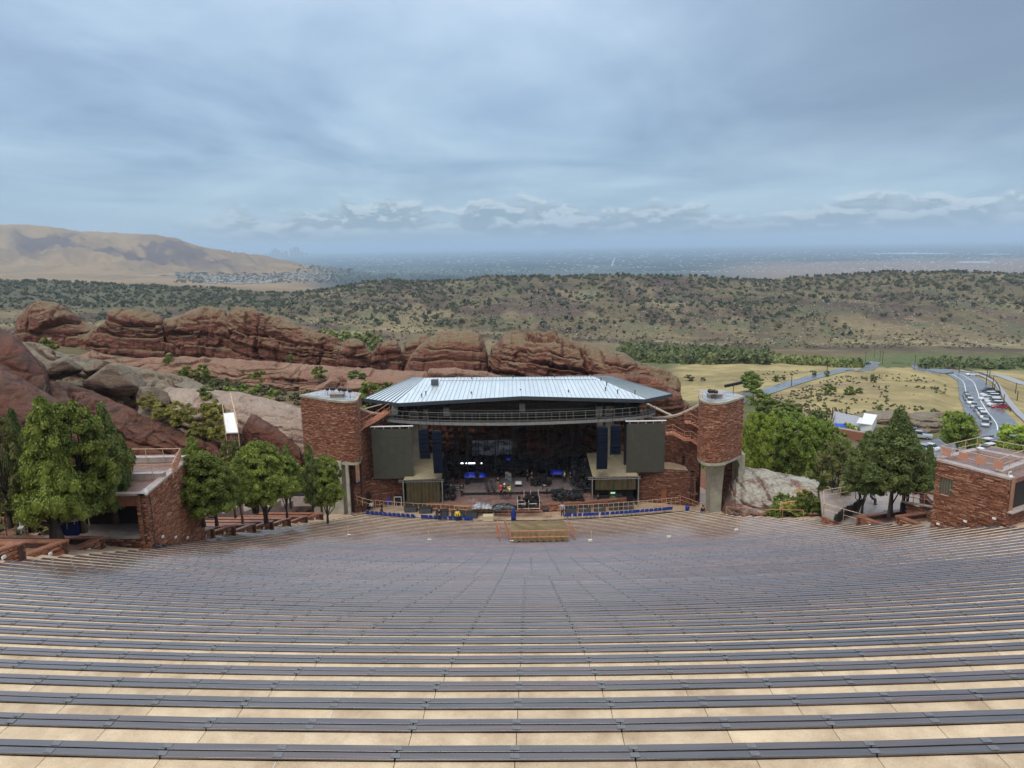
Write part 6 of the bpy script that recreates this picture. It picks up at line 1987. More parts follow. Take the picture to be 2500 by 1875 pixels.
# shrubs one can pick out
def pbush(proto, x, y, Y, wpx, hr, label, group=None, name='shrub', z=None):
    p = at(x, y, Y)
    if z is not None: p.z = z
    w = wpx * KD / FPX * Y * 1.02 / 2
    o = link(name, CROWNS[proto][0], None, p, (0, 0, random.uniform(0, 6.28)), (w, w, w * hr))
    return tag(o, label, 'shrub', group)


GB = 'green shrubs among the red rocks'
for (pr, x, y, Y, w, hr, lab) in (
        ('bush3', 104, 768, 110, 42, .9, 'round green bush on the rock shelf, far left'), ('bush3', 368, 790, 134, 28, .9, 'small green tree-like bush against the pink ledge'),
        ('bush3', 404, 822, 126, 34, .9, 'bright green bush in the scrub, left of two'), ('bush3', 440, 822, 127, 34, 1.0, 'bright green bush in the scrub, right of two'),
        ('bush4', 465, 838, 124, 30, .7, 'low dark bush below the bright green pair'), ('bush3', 562, 830, 128, 46, .62, 'wide bright green bush below the pink ledge'),
        ('bush4', 535, 825, 129, 34, .7, 'dark bush just left of the wide bright one'), ('bush3', 690, 818, 124, 30, .9, 'green bush above the tan boulders'),
        ('bush3', 800, 872, 106, 62, .75, 'dense green bush between the left tower and the roof tip'), ('bush3', 838, 858, 110, 40, .8, 'green bush under the left roof tip'),
        ('bush4', 770, 828, 120, 46, .6, 'dark shrub behind the squarish tan boulder'), ('bush4', 628, 782, 136, 20, .8, 'dark tuft in a crack of the ledge'),
        ('bush2', 322, 880, 87, 40, .8, 'yellow shrub hanging on the brown boulder'), ('bush2', 352, 902, 86, 46, .7, 'yellow-green shrub right of the brown boulder'),
        ('bush2', 395, 915, 86, 54, .9, 'large yellow shrub below the pale slab'), ('bush2', 458, 905, 87, 52, 1.0, 'yellow-green shrub left of the white-roofed stair'),
        ('bush2', 470, 948, 85, 48, 1.1, 'yellow-green shrub below the white-roofed stair'), ('bush2', 430, 945, 85, 44, .8, 'dull yellow shrub beside the dark boulder'),
        ('bush4', 445, 858, 92, 40, .6, 'leafless brown-green shrub on the pale slab edge'),
        ('bush3', 1740, 1095, 71, 46, .8, 'spiky green garden shrub beside the lichen boulder'), ('flow', 1702, 1104, 71.5, 40, .55, 'orange-flowered shrub nearest the boulder'),
        ('bush3', 1718, 1108, 71, 60, .35, 'low green ground shrub in front of the orange flowers'), ('flow', 1728, 1072, 72.5, 30, .6, 'yellow-orange flowers behind the spiky shrub'),
        ('bush2', 1795, 1092, 70, 50, .6, 'yellow-green garden shrub left of the terrace'), ('bush3', 1770, 1104, 70, 44, .5, 'low green shrub below the pointed cypress'),
        ('bush3', 1668, 1112, 73, 30, .45, 'small green tuft at the foot of the lichen boulder')):
    pbush(pr, x, y, Y, w, hr, lab, GB)
GM = 'dark bushes on the grassy mound'
for (pr, u, v, w, hr, lab) in (
        ('bush4', 2131, 934, 16, 1.15, 'dark oval bush alone near the top of the mound'), ('bush3', 2023, 962, 28, .8, 'large round bush, leftmost of the row on the mound'),
        ('bush3', 2074, 964, 24, .8, 'round bush in the middle of the mound slope'), ('bush4', 2098, 960, 18, .7, 'flat bush just right of the middle one on the mound'),
        ('bush4', 2145, 1003, 16, .8, 'small dark bush low on the mound above the outcrop'), ('bush4', 2019, 919, 14, .9, 'grey bush by the narrow road'),
        ('bush4', 1896, 932, 18, .8, 'pair-like bush on the meadow edge of the narrow road'), ('bush1', 1912, 928, 14, .8, 'small bush right beside the narrow road'),
        ('bush1', 1683, 930, 22, .6, 'grey-green shrub low on the meadow'), ('bush1', 1716, 930, 14, .6, 'tiny shrub on the meadow'), ('bush4', 1988, 917, 12, .9, 'tiny dark bush on the road bank'),
        ('bush1', 1930, 1000, 40, .5, 'brown scrub clump on the near face of the mound'), ('bush3', 1850, 990, 50, .7, 'green shrub mass beside the right tower roof'),
        ('bush3', 1880, 1010, 60, .6, 'green shrub below the road, right of the tower'), ('bush3', 1920, 1020, 60, .55, 'green thicket above the cottonwoods'),
        ('bush4', 2000, 1030, 44, .6, 'dark thicket left of the walled yard')):
    h_ = hit(u / KD, v / KD)
    pbush(pr, u / KD, v / KD, h_.y, w, hr, lab, GM, z=h_.z - .1)

# ------------------------------------------------------------ massed vegetation, merged with numpy
def scatter(name, mes, pts, scl, m, label, kind='stuff', zs=None):
    """join many small copies of light meshes into one object"""
    rs = np.random.RandomState(len(pts)); Vs, Fs = [], []; n0 = 0
    for i, (p, s) in enumerate(zip(pts, scl)):
        v, f = mes[i % len(mes)]
        a = rs.rand() * 6.28; c, s_ = math.cos(a), math.sin(a)
        q = np.stack([(v[:, 0] * c - v[:, 1] * s_) * s, (v[:, 0] * s_ + v[:, 1] * c) * s, v[:, 2] * s * (zs if zs else 1)], 1) + p
        Vs.append(q); Fs.append(f + n0); n0 += len(v)
    me = mesh_np(name, np.concatenate(Vs), np.concatenate(Fs), m)
    return tag(link(name, me), label, None, None, kind)


def mini_bush(seed, nl=7, per=9, size=.30, up=.6, h=1.0):
    rs = np.random.RandomState(seed)
    C = rs.normal(size=(nl, 3)) * (.38, .38, .22) + (0, 0, .5 * h); Rl = np.full((nl, 3), .36) * rs.uniform(.7, 1.2, (nl, 1))
    V, F = tufts(rs, C, Rl, per, size, up)
    F3 = np.concatenate([F[:, [0, 1, 2]], F[:, [0, 2, 3]]])
    cv = np.concatenate([c + OCT * r * .8 for c, r in zip(C, Rl)]); cf = np.concatenate([OCTF + i * 6 for i in range(nl)]) + len(V)
    return np.concatenate([V, cv]), np.concatenate([F3, cf])


OCT = np.array([(1, 0, 0), (0, 1, 0), (-1, 0, 0), (0, -1, 0), (0, 0, 1), (0, 0, -1)], float)
OCTF = np.array([(0, 1, 4), (1, 2, 4), (2, 3, 4), (3, 0, 4), (1, 0, 5), (2, 1, 5), (3, 2, 5), (0, 3, 5)])
MBU = [mini_bush(i) for i in range(5)]
MBT = [mini_bush(20 + i, 6, 5, .42) for i in range(5)]
rs = np.random.RandomState(5)


def rand_ground(n, xr, yr, dens, zoff=-.1):
    out = []
    while len(out) < n:
        Yv = math.exp(rs.uniform(math.log(yr[0]), math.log(yr[1]))); az = rs.uniform(*xr); X = az * Yv
        if rs.rand() < dens(X, Yv, az): out.append((X, Yv, gz(X, Yv) + zoff))
    return out


# hogback junipers, denser near the crest and on the left
def dens_hog(X, Y, az):
    n = float(fbm(X / 70, Y / 70, 0, 3, 61)); t = (Y - 700) / 450
    t = max(t, 0); return max(0, min(1, (.10 + .95 * t ** 1.5 + .55 * n + (.12 if az < -.15 else 0) * (t > .15) - .05)))


pts = rand_ground(3600, (-.85, .85), (690, 1165), dens_hog)
tag(scatter('hill_junipers', MBT, pts, rs.uniform(1.5, 3.9, len(pts)), L_far, 'junipers dotted over the long wooded ridge'), kind='stuff')
# crest trees, a ragged line
pts = []
for az in np.linspace(-.85, .85, 420):
    a = az + rs.uniform(-.002, .002)
    if rs.rand() < .62 + .3 * math.sin(a * 23): Yc = 1150 + rs.uniform(-14, 6); pts.append((a * Yc, Yc, gz(a * Yc, Yc) - .3))
scatter('crest_trees', MBT, pts, rs.uniform(1.6, 4.4, len(pts)), L_far, 'ragged line of small pines along the ridge crest')
# low scrub and pale stones on the hogback
pts = rand_ground(5200, (-.80, .82), (600, 1120), lambda X, Y, a: max(.05, .5 + .9 * float(fbm(X / 40, Y / 60, 0, 3, 66))))
SM = [mini_bush(40 + i, 3, 4, .5) for i in range(4)]
scatter('ridge_scrub', SM, pts, rs.uniform(.7, 1.7, len(pts)), L_scrub, 'low brown-green scrub on the ridge slope')
pts = rand_ground(5200, (-.30, .82), (640, 1120), lambda X, Y, a: max(.02, .35 + 1.3 * float(fbm(X / 60, Y / 50, 0, 3, 67)) + .15 * (a > 0)))
M_pale = mat('pale_talus', (.34, .26, .17), (.55, .46, .34), .2, .9)
STN = [(OCT * (1, .8, .6) + np.random.RandomState(i).uniform(-.2, .2, OCT.shape), OCTF) for i in range(4)]
scatter('talus_stones', STN, pts, rs.uniform(.35, 1.25, len(pts)), M_pale, 'pale stones scattered over the ridge slope')
# creek trees
def belt(n, fx, s0, s1, m, name, label):
    P, S = [], []
    for i in range(n):
        x, y = fx(rs.rand(), rs.rand())
        p = hit(x, y, 380); P.append((p.x, p.y, p.z - .4)); S.append(rs.uniform(s0, s1))
    return scatter(name, MBU, P, S, m, label, zs=1.25)


belt(210, lambda a, b: (1335 + 330 * a, 752 + 30 * b + 12 * a), 2.6, 4.8, L_beltd, 'creek_trees', 'belt of green trees along the creek behind the meadow')
belt(90, lambda a, b: (1340 + 300 * a, 762 + 20 * b + 10 * a), 2.2, 4.0, L_belt, 'creek_trees', 'yellow-green trees along the creek behind the meadow')
belt(120, lambda a, b: (1640 + 220 * a, 775 + 8 * b + 14 * a), 2.0, 3.6, L_belt, 'creek_trees', 'thin line of pale green trees behind the mound, centre right')
belt(110, lambda a, b: (1990 + 260 * a, 782 + 16 * b), 2.0, 3.6, L_beltd, 'creek_trees', 'green trees behind the wide wet road, far right')
P, S = [], []
for i in range(80):
    x, y = rs.uniform(690, 830), rs.uniform(722, 762); p = at(x, y - 2, 420); P.append(tuple(p - Vector((0, 0, 3)))); S.append(rs.uniform(2.6, 4.2))
scatter('creek_trees', MBU, P, S, L_belt, 'bright green trees glimpsed above the red ridge', zs=1.25)
# scrub ground cover in the hollow between the rocks
P, S = [], []
for i in range(900):
    x, y = rs.uniform(330, 900), rs.uniform(822, 880)
    Yv = 104 + (880 - y) * .42; X = at(x, y, Yv).x
    if rs.rand() < .5 + float(fbm(X / 6, Yv / 6, 0, 3, 71)): P.append((X, Yv, gz(X, Yv) - .05)); S.append(rs.uniform(.35, .85))
scatter('scrub', MBU, P, S, L_scrub, 'olive scrub covering the hollow between the rocks')
P, S = [], []
for i in range(420):
    x, y = rs.uniform(420, 900), rs.uniform(830, 880)
    Yv = 104 + (880 - y) * .42; X = at(x, y, Yv).x
    if rs.rand() < .35 + float(fbm(X / 9, Yv / 9, 0, 3, 72)): P.append((X, Yv, gz(X, Yv) - .05)); S.append(rs.uniform(.4, 1.0))
scatter('scrub', MBU, P, S, L_cotd, 'green ground cover left of the left tower')
# thickets around the right-hand hollow
P, S = [], []
for i in range(480):
    X = rs.uniform(28, 105); Yv = rs.uniform(92, 165)
    if math.hypot(X - 60, Yv - 145) < 12: continue
    if min(math.hypot(p.x - X, p.y - Yv) for p in ROADS['road_main'][0]) < 12: continue
    P.append((X, Yv, gz(X, Yv) - .2)); S.append(rs.uniform(.5, 1.2))
scatter('thicket', MBU, P, S, L_cotd, 'green thicket filling the hollow below the mound')
P, S = [], []
for i in range(2600):
    x, y = rs.uniform(1630, 2150), rs.uniform(800, 900); p = hit(x, y)
    d = min(min(math.hypot(q.x - p.x, q.y - p.y) for q in ROADS[kk][0]) for kk in ROADS)
    if d < 9 or p.y > 345: continue
    w = .12 + 1.4 * float(fbm(p.x / 16, p.y / 16, 0, 3, 75)) + (.35 if x < 1920 else -.15)
    if rs.rand() < w: P.append((p.x, p.y, p.z - .05)); S.append(rs.uniform(.2, .62))
scatter('mound_scrub', MBU, P, S, L_scrub, 'brown scrub on the near face of the grassy mound')
# left bank behind the near planters
P, S = [], []
for i in range(620):
    X = rs.uniform(-62, -31); Yv = rs.uniform(36, 84)
    P.append((X, Yv, gz(X, Yv) - .05)); S.append(rs.uniform(.3, .9))
scatter('bank_scrub', MBU, P, S, L_olive, 'olive scrub on the bank behind the left trees')

# ------------------------------------------------------------ suburbs, skyline, lakes
P, S = [], []
BX = np.array(MB().box((0, 0, .3), (1, 1, .6)).v); BXF = np.array([[0, 2, 1], [0, 3, 2], [4, 5, 6], [4, 6, 7], [0, 1, 5], [0, 5, 4], [1, 2, 6], [1, 6, 5], [2, 3, 7], [2, 7, 6], [3, 0, 4], [3, 4, 7]])
for i in range(900):
    a, b = rs.rand(), rs.rand()
    x = 385 + 330 * a; y = 588 + 18 * b + 6 * math.sin(a * 5) + 8 * a
    if y > 585 + 34 * min(1, a * 3 + .35): continue
    p = hit(x, y, 1500, 9000); P.append(tuple(p)); S.append(rs.uniform(5, 11))
scatter('suburb_houses', [(BX, BXF)], P, S, mat('pale_house_walls', (.22, .21, .21), (.46, .44, .42), .02, .8), 'dense pale houses of the suburb below the golden mountain')
P, S = [], []
for i in range(1500):
    x = rs.uniform(380, 1150); y = rs.uniform(574, 612) + 0 * x
    if x < 640 and y < 590: continue
    p = hit(x, y, 1500, 9000); P.append(tuple(p)); S.append(rs.uniform(4, 9))
scatter('suburb_trees', MBT[:2], P, S, L_far, 'dark trees among the suburb houses')
P, S = [], []
for i in range(900):
    x = rs.uniform(700, 2212); y = rs.uniform(542, 588); p = atz(x, y, -190)
    if p.y < 1500 or p.y > 40000: continue
    P.append(tuple(p)); S.append(p.y * rs.uniform(.0011, .0024))
scatter('plain_buildings', [(BX * (1.6, 1, .35), BXF)], P, S, mat('white_sheds', (.6, .6, .6), (.8, .8, .8), .01, .8), 'pale roofs scattered over the far plain')
sk = thing('city_skyline', 'faint blue city towers on the horizon, left of centre', 'skyline', (0, 20000, -190))
WL[sk.name] = Vector((0, 20000, -190))
for (x, h, w) in ((574, 90, 60), (583, 120, 50), (590, 190, 60), (596, 230, 70), (602, 170, 60), (610, 110, 60), (618, 150, 60), (630, 210, 55), (637, 250, 50), (644, 245, 55), (652, 120, 60), (662, 90, 60)):
    p = at(x, 548, 20000); MB().box((p.x, 20000, -190 + h * .5 + 20), (w * 1.1, 60, h * 1.0 + 40)).build('tower', M_grey, sk)
M_lake = mat('lake_water', (.35, .42, .48), None, rough=.08)
for i, (x0, x1, y, dy, lab) in enumerate(((1870, 2068, 547.5, 2.4, 'long pale reservoir on the far plain'), (2110, 2188, 549, 1.8, 'small pale reservoir at the right of the far plain'), (2062, 2152, 566, 3.0, 'pale pond on the tan land at the right'), (1925, 1975, 560, 1.5, 'tiny pale pond left of the larger pond'))):
    mb = MB(); top = [atz(x0 + (x1 - x0) * t, y - dy * max(0, math.sin(math.pi * t)) ** .5 * .5, -189) for t in np.linspace(0, 1, 12)]
    bot = [atz(x0 + (x1 - x0) * t, y + dy * max(0, math.sin(math.pi * t)) ** .5 * .5 + .05, -189) for t in np.linspace(1, 0, 12)]
    mb.add(top + bot, [list(range(24))[::-1]])
    tag(mb.build('lake', M_lake), lab, None, None, 'structure')
P = [atz(x, y, -189) for x, y in ((1322, 575), (1323, 570), (1325, 564), (1327, 560), (1329, 557))]
tag(add_ribbon('highway', P, -9, 9, .5, mat('pale_highway', (.4, .4, .4), None)), 'pale straight highway on the far plain', None, None, 'structure')
# dirt road across the golden fields
P = [hit(x, y, 1500) for x, y in ((215, 603), (280, 599), (360, 594), (430, 588), (470, 586))]
tag(add_ribbon('dirt_road', P, -7, 7, 2.5, mat('pale_dirt', (.6, .5, .38), None)), 'pale dirt road crossing the golden fields', None, None, 'structure')
# ------------------------------------------------------------ people
def skin_obj(name, joints, edges, m, parent, sub=1):
    me = bpy.data.meshes.new(name)
    me.from_pydata([j[0] for j in joints], edges, []); me.update()
    me.materials.append(m)
    o = link(name, me, parent)
    md = o.modifiers.new('skin', 'SKIN'); md.use_smooth_shade = True
    for v, j in zip(me.skin_vertices[0].data, joints):
        r = j[1]; v.radius = (r, r * 1.0) if not isinstance(r, tuple) else r
    me.skin_vertices[0].data[0].use_root = True
    ms = o.modifiers.new('sub', 'SUBSURF'); ms.levels = sub; ms.render_levels = sub
    return o


M_skin = mat('skin', (.42, .24, .17), None, rough=.5)
M_hair = mat('dark_hair', (.03, .02, .015), None, rough=.6)
CL = {n: mat('cloth_' + n, c, tuple(min(1, x * 1.3) for x in c), 6, .75, .4, 12) for n, c in dict(
    black=(.012, .012, .014), charcoal=(.03, .03, .035), navy=(.01, .02, .10), yellow=(.75, .55, .02), red=(.60, .03, .04), lime=(.55, .75, .08),
    lilac=(.36, .34, .42), white=(.62, .62, .62), jeans=(.05, .10, .20), cyan=(.05, .50, .62), khaki=(.20, .17, .11), blue=(.008, .025, .16)).items()}


def person(base, rz, label, top, legs, pose='stand', vest=None, hat=None, hair=True, pack=None, cloak=None, h=1.75, group=None):
    t = thing('person', label, 'person', base, rz, group)
    k = h / 1.75
    V = lambda x, y, z: (x * k, y * k, z * k)
    if pose == 'walk':
        kneeL, footL, kneeR, footR = V(-.10, .16, .50), V(-.10, .10, .06), V(.10, -.02, .48), V(.10, -.30, .14)
        elL, haL, elR, haR = V(-.26, -.10, 1.15), V(-.25, -.02, .90), V(.26, .10, 1.15), V(.25, .28, .98)
    else:
        kneeL, footL, kneeR, footR = V(-.10, .02, .50), V(-.12, 0, .06), V(.10, .02, .50), V(.12, 0, .06)
        elL, haL, elR, haR = V(-.28, .0, 1.14), V(-.26, .12, .88), V(.28, .0, 1.14), V(.26, .14, .90)
    pel, che, nec, hea = V(0, 0, .95), V(0, 0, 1.28), V(0, 0, 1.50), V(0, .01, 1.64)
    shL, shR = V(-.19, 0, 1.42), V(.19, 0, 1.42)
    if pose == 'bend':
        che, nec, hea = V(0, .26, 1.16), V(0, .46, 1.22), V(0, .60, 1.24)
        shL, shR = V(-.18, .40, 1.20), V(.18, .40, 1.20)
        elL, haL, elR, haR = V(-.22, .44, .92), V(-.18, .52, .68), V(.22, .44, .92), V(.18, .52, .68)
        pel = V(0, -.08, .92)
    if pose == 'sit':
        pel, che, nec, hea = V(0, 0, .50), V(0, .03, .82), V(0, .05, 1.04), V(0, .08, 1.18)
        shL, shR = V(-.19, .04, .97), V(.19, .04, .97)
        kneeL, footL, kneeR, footR = V(-.12, .42, .50), V(-.12, .44, .06), V(.12, .42, .50), V(.12, .44, .06)
        elL, haL, elR, haR = V(-.26, .12, .74), V(-.18, .30, .60), V(.26, .12, .74), V(.18, .30, .60)
    J = [(pel, .125 * k), (che, .13 * k), (nec, .055 * k), (hea, .095 * k), (shL, .06 * k), (elL, .045 * k), (haL, .035 * k), (shR, .06 * k), (elR, .045 * k), (haR, .035 * k),
         (kneeL, .06 * k), (footL, .045 * k), (kneeR, .06 * k), (footR, .045 * k)]
    fl_, fr_ = (footL[0], footL[1] + .13 * k, footL[2] - .02), (footR[0], footR[1] + .13 * k, footR[2] - .02)
    J += [(fl_, .035 * k), (fr_, .035 * k), ((hea[0], hea[1] + .012, hea[2] + .085 * k), .07 * k)]
    E = [(0, 1), (1, 2), (2, 3), (1, 4), (4, 5), (5, 6), (1, 7), (7, 8), (8, 9), (0, 10), (10, 11), (0, 12), (12, 13), (11, 14), (13, 15), (3, 16)]
    skin_obj('body', J, E, M_skin, t)
    g = 1.22
    skin_obj('jacket' if vest is None else 'shirt', [(pel, .135 * k), (che, .155 * k), ((nec[0], nec[1], nec[2] - .05), .08 * k), (shL, .078 * k), (elL, .062 * k), (haL, .048 * k), (shR, .078 * k), (elR, .062 * k), (haR, .048 * k)],
             [(0, 1), (1, 2), (1, 3), (3, 4), (4, 5), (1, 6), (6, 7), (7, 8)], CL[top], t)
    skin_obj('trousers', [(pel, .14 * k), (kneeL, .078 * k), (footL, .062 * k), (kneeR, .078 * k), (footR, .062 * k)], [(0, 1), (1, 2), (0, 3), (3, 4)], CL[legs], t)
    skin_obj('shoes', [(footL, .055 * k), (fl_, .045 * k), (footR, .055 * k), (fr_, .045 * k)], [(0, 1), (2, 3)], CL['black'], t, 1) if False else None
    for f0, f1 in ((footL, fl_), (footR, fr_)):
        mb = MB(); mb.tube((f0[0], f0[1] - .06, f0[2] - .03), f1, .05 * k, .04 * k, 8); mb.build('shoe', CL['black'], t, world=False)
    if vest:
        skin_obj('vest', [(pel, .15 * k), (che, .172 * k), ((nec[0], nec[1], nec[2] - .07), .10 * k)], [(0, 1), (1, 2)], CL[vest], t)
    hp = Vector(hea)
    mb = MB()
    if hat: mb.lathe([(.135 * k, .03), (.115 * k, .06), (.11 * k, .13), (.06 * k, .18), (.01, .19)], hp, 10); mb.build('hard_hat', CL[hat], t, world=False)
    elif hair: mb.lathe([(.095 * k, -.04), (.115 * k, .04), (.105 * k, .11), (.06 * k, .165), (.01, .17)], hp + Vector((0, -.02, 0)), 10); mb.build('hair', M_hair, t, world=False)
    if pack:
        mb = MB().box((0, -.24, 1.22 * k), (.32, .22, .48), cham=.06); mb.build('backpack', CL[pack], t, world=False)
    if cloak:
        mb = MB(); mb.lathe([(.32, .35), (.27, .8), (.24, 1.2), (.20, 1.42), (.13, 1.55), (.14, 1.68), (.05, 1.78)], (0, 0, 0), 12); mb.build('poncho', CL[cloak], t, smooth=True, world=False)
    return t


def dk(u, v, z=DZ): return satz(u, v, z)


G_C = 'crew members on and around the stage'
PPL = [ # u, v feet, ground z, rotation deg, label, top, legs, pose, extras
 (1103, 1211, 1.0, 170, 'person in a red hi-vis vest at the far left of the stage deck', 'charcoal', 'black', 'stand', dict(vest='red')),
 (1128, 1212, 1.0, 200, 'person in black with crossed white straps beside the left steps', 'black', 'black', 'stand', dict(vest='charcoal')),
 (1224, 1212, 1.4, 150, 'person in a red vest beside the white helmet in mid stage', 'red', 'black', 'stand', {}),
 (1232, 1214, 1.4, 190, 'person in black wearing a white hard hat at centre stage', 'black', 'black', 'stand', dict(hat='white')),
 (1245, 1214, 1.4, 20, 'person bending over in a bright lime hi-vis jacket at centre stage', 'lime', 'charcoal', 'bend', {}),
 (1216, 1194, 1.4, 180, 'dark figure standing behind the vest wearers at centre stage', 'black', 'khaki', 'stand', {}),
 (1288, 1175, 1.4, 120, 'person in black at the back of the stage near the small table', 'black', 'black', 'stand', {}),
 (1298.5, 1181, 1.4, 180, 'tall person in black standing alone right of centre stage', 'black', 'black', 'stand', {}),
 (1335, 1207, 1.4, 80, 'person in black bending over cables right of centre', 'black', 'black', 'bend', {}),
 (1378, 1178, 1.4, 200, 'person in a yellow hi-vis vest at the right of the stage', 'black', 'black', 'stand', dict(vest='lime')),
 (1393, 1180, 1.4, 160, 'person in black under the clear plastic sheet at the right of the stage', 'charcoal', 'black', 'stand', {}),
 (1373, 1260, .02, 175, 'person in a lilac shirt and dark trousers at the foot of the stage, right', 'lilac', 'black', 'stand', {}),
 (1460, 1238, .02, 90, 'person in a black top and blue jeans beside the amp racks', 'black', 'jeans', 'stand', {}),
 (1254, 1275, .02, 190, 'person wrapped in a blue poncho in front of the stage', 'blue', 'blue', 'stand', dict(cloak='blue', hair=False)),
 (1073, 1273, .02, 180, 'person in black on the walkway, left of the yellow jacket', 'black', 'charcoal', 'stand', {}),
 (1117.5, 1277, .02, 185, 'person in a bright yellow jacket on the walkway', 'yellow', 'black', 'stand', {}),
 (933, 1258, .02, 95, 'person in black walking along the walkway below the left screen', 'black', 'black', 'walk', {}),
 (908, 1247, .02, 60, 'person in a pale top crouched near the left stair', 'white', 'black', 'sit', {}),
]
for (u, v, z, a, lab, tp, lg_, ps, kw) in PPL:
    person(dk(u, v, z), R(a), lab, tp, lg_, ps, group=G_C, **kw)
p = sat(1716, 1238, 80.5); person(Vector((p.x, 80.5, -.1)), R(200), 'person in a long black coat beside the right tower leg', 'black', 'black', 'stand', group=G_C)
p = seat_hit(472, 1312); person(p + Vector((-.1, 0, 0)), R(10), 'hiker with a cyan backpack walking down beside the left booth', 'cyan', 'navy', 'walk', pack='cyan')
p = sat(2124, 1252, 66); person(Vector((p.x, p.y, t3.z)), R(210), 'person in a dark jacket and cap sitting beside the stacked chairs', 'navy', 'black', 'sit', hat='black')

# ------------------------------------------------------------ stage gear
def gear(name, mb, m, label, cat, group=None): return solo(name, mb, m, label, cat, group)


GP = 'stage platforms'
a, b = dk(1128, 1217, 1.0), dk(1422, 1215, 1.0)
t = thing('rolling_platform', 'long low grey-brown rolling platform across the middle of the stage', 'platform', (a.x, a.y, 1.0))
n = 7
for i in range(n):
    x0, x1 = lerp(a.x, b.x, i / n), lerp(a.x, b.x, (i + 1) / n)
    MB().box(((x0 + x1) / 2, 90.0, 1.36), (x1 - x0 - .03, 5.6, .06)).build('deck_panel', M_riser2, t)
MB().box(((a.x + b.x) / 2, 87.22, 1.18), (b.x - a.x, .05, .34)).build('black_skirt', M_black, t)
for i in range(22):
    MB().box((lerp(a.x, b.x, (i + .5) / 22), 87.16, 1.1), (.10, .06, .2)).build('castor', M_steel, t)
# small risers with blue tarps
def riser(u, v, w, d, h, z, label, tarp=None):
    p = dk(u, v, z); t = thing('riser', label, 'riser', p, 0, GP)
    MB().box(p + Vector((0, d / 2, h)), (w, d, .07)).build('top', M_riser2, t)
    for sx in (-1, 1):
        for sy in (0, 1): MB().box(p + Vector((sx * (w / 2 - .06), sy * (d - .1) + .05, h / 2)), (.06, .06, h)).build('leg', M_black, t)
    for zz in (.35, .75): MB().tube(p + Vector((-w / 2, .03, h * zz)), p + Vector((w / 2, .03, h * zz)), .03, n=4).build('brace', M_steel, t)
    return p


def lump(p, w, d, h, seed, m, label, name='tarp', cat='tarp', group=None, nn=26, spiky=.5):
    rs = np.random.RandomState(seed)
    X, Yg = np.meshgrid(np.linspace(-1, 1, nn), np.linspace(-1, 1, nn // 2 + 4))
    env = np.clip(1 - np.abs(X) ** 4, 0, 1) * np.clip(1 - np.abs(Yg) ** 4, 0, 1)
    Z = env * (.55 + spiky * .45 * fbm(X * 2.2 + seed, Yg * 1.8, 0, 4, seed)) + .04 * fbm(X * 9, Yg * 9, seed, 3, seed)
    V = np.stack([X * w / 2 * (1 + .04 * fbm(Yg * 4, X * 3, seed, 2, 9)), Yg * d / 2, np.maximum(Z, 0) * h], -1).reshape(-1, 3)
    idx = np.arange(X.size).reshape(X.shape)
    F = np.stack([idx[:-1, :-1], idx[:-1, 1:], idx[1:, 1:], idx[1:, :-1]], -1).reshape(-1, 4)
    return tag(link(name, mesh_np(name, V, F, m, True), None, p), label, cat, group)


M_silver = mat('silver_plastic', (.09, .09, .09), (.42, .43, .44), 2.6, .22, .9, 5, lo=.4, hi=.6)
M_clear = mat('grey_plastic_sheet', (.16, .17, .19), (.55, .56, .60), .9, .2, .8, 3, lo=.42, hi=.6, rough=.2) if False else mat('grey_plastic_sheet', (.14, .15, .17), (.52, .54, .58), .9, .22, .8, 3, lo=.42, hi=.6)
M_blackp = mat('black_plastic_sheet', (.01, .012, .014), (.05, .055, .06), 3, .22, .9, 5)
GT = 'tarpaulins over gear on the stage'
p = riser(1160, 1181, 2.6, 1.4, .9, 1.4, 'left riser under the dark blue tarp')
lump(p + Vector((0, .7, .9)), 2.9, 1.7, .75, 1, M_bluetarp, 'blue tarp heaped on the left riser', group=GT)
p = riser(1364, 1172, 1.9, 1.4, .8, 1.4, 'right riser under the bright blue tarp')
lump(p + Vector((-.1, .7, .8)), 1.9, 1.5, .6, 2, M_bluetarp, 'blue tarp folded on the right riser', group=GT, spiky=.2)
p = dk(1177, 1243); lump(Vector((p.x, p.y + .5, 1.02)), 2.5, 1.1, .95, 3, M_silver, 'crumpled silver plastic over gear at the stage edge', group=GT, spiky=.9)
p = dk(1230, 1244); lump(Vector((p.x, p.y + .5, 1.02)), 3.0, 1.1, .85, 4, M_blackp, 'crumpled black plastic over gear right of the silver one', group=GT, spiky=.9)
p = sat(1272, 1117, 95.5); lump(p, 1.0, .9, .55, 5, M_bluetarp, 'small blue tarp on the lighting truss, right of the leaning one', group=GT)
p = sat(1241, 1122, 94.0); lump(p, .7, .7, .5, 6, M_bluetarp, 'small blue cover on the lighting truss, centre', group=GT)
# sheet-covered riser at the back
c0, c1 = sat(1153, 1112, 99), sat(1254, 1112, 99)
t = thing('covered_riser', 'tall riser covered with white and grey plastic sheet at the back of the stage', 'riser', ((c0.x + c1.x) / 2, 99, DZ))
MB().box(((c0.x + c1.x) / 2, 100.2, (DZ + c0.z) / 2), (c1.x - c0.x, 2.4, c0.z - DZ)).build('frame', M_black, t)
top = sat(1200, 1087, 99).z
rsn = np.linspace(0, 1, 40); V, F = [], []
for j, tt in enumerate(np.linspace(0, 1, 12)):
    for i, s in enumerate(rsn):
        x = lerp(c0.x, c1.x, s); z = lerp(c0.z, top, tt) - .25 * (1 - abs(2 * s - 1)) * (tt > .8) * 0; y = 99.0 + tt * .5 + .22 * float(fbm(s * 7, tt * 3, 0, 3, 5))
        V.append((x, y, z + .12 * float(fbm(s * 5, tt * 2, 3, 2, 8))))
n0 = len(V)
for i, s in enumerate(rsn): V.append((lerp(c0.x, c1.x, s), 101.4, top + .1))
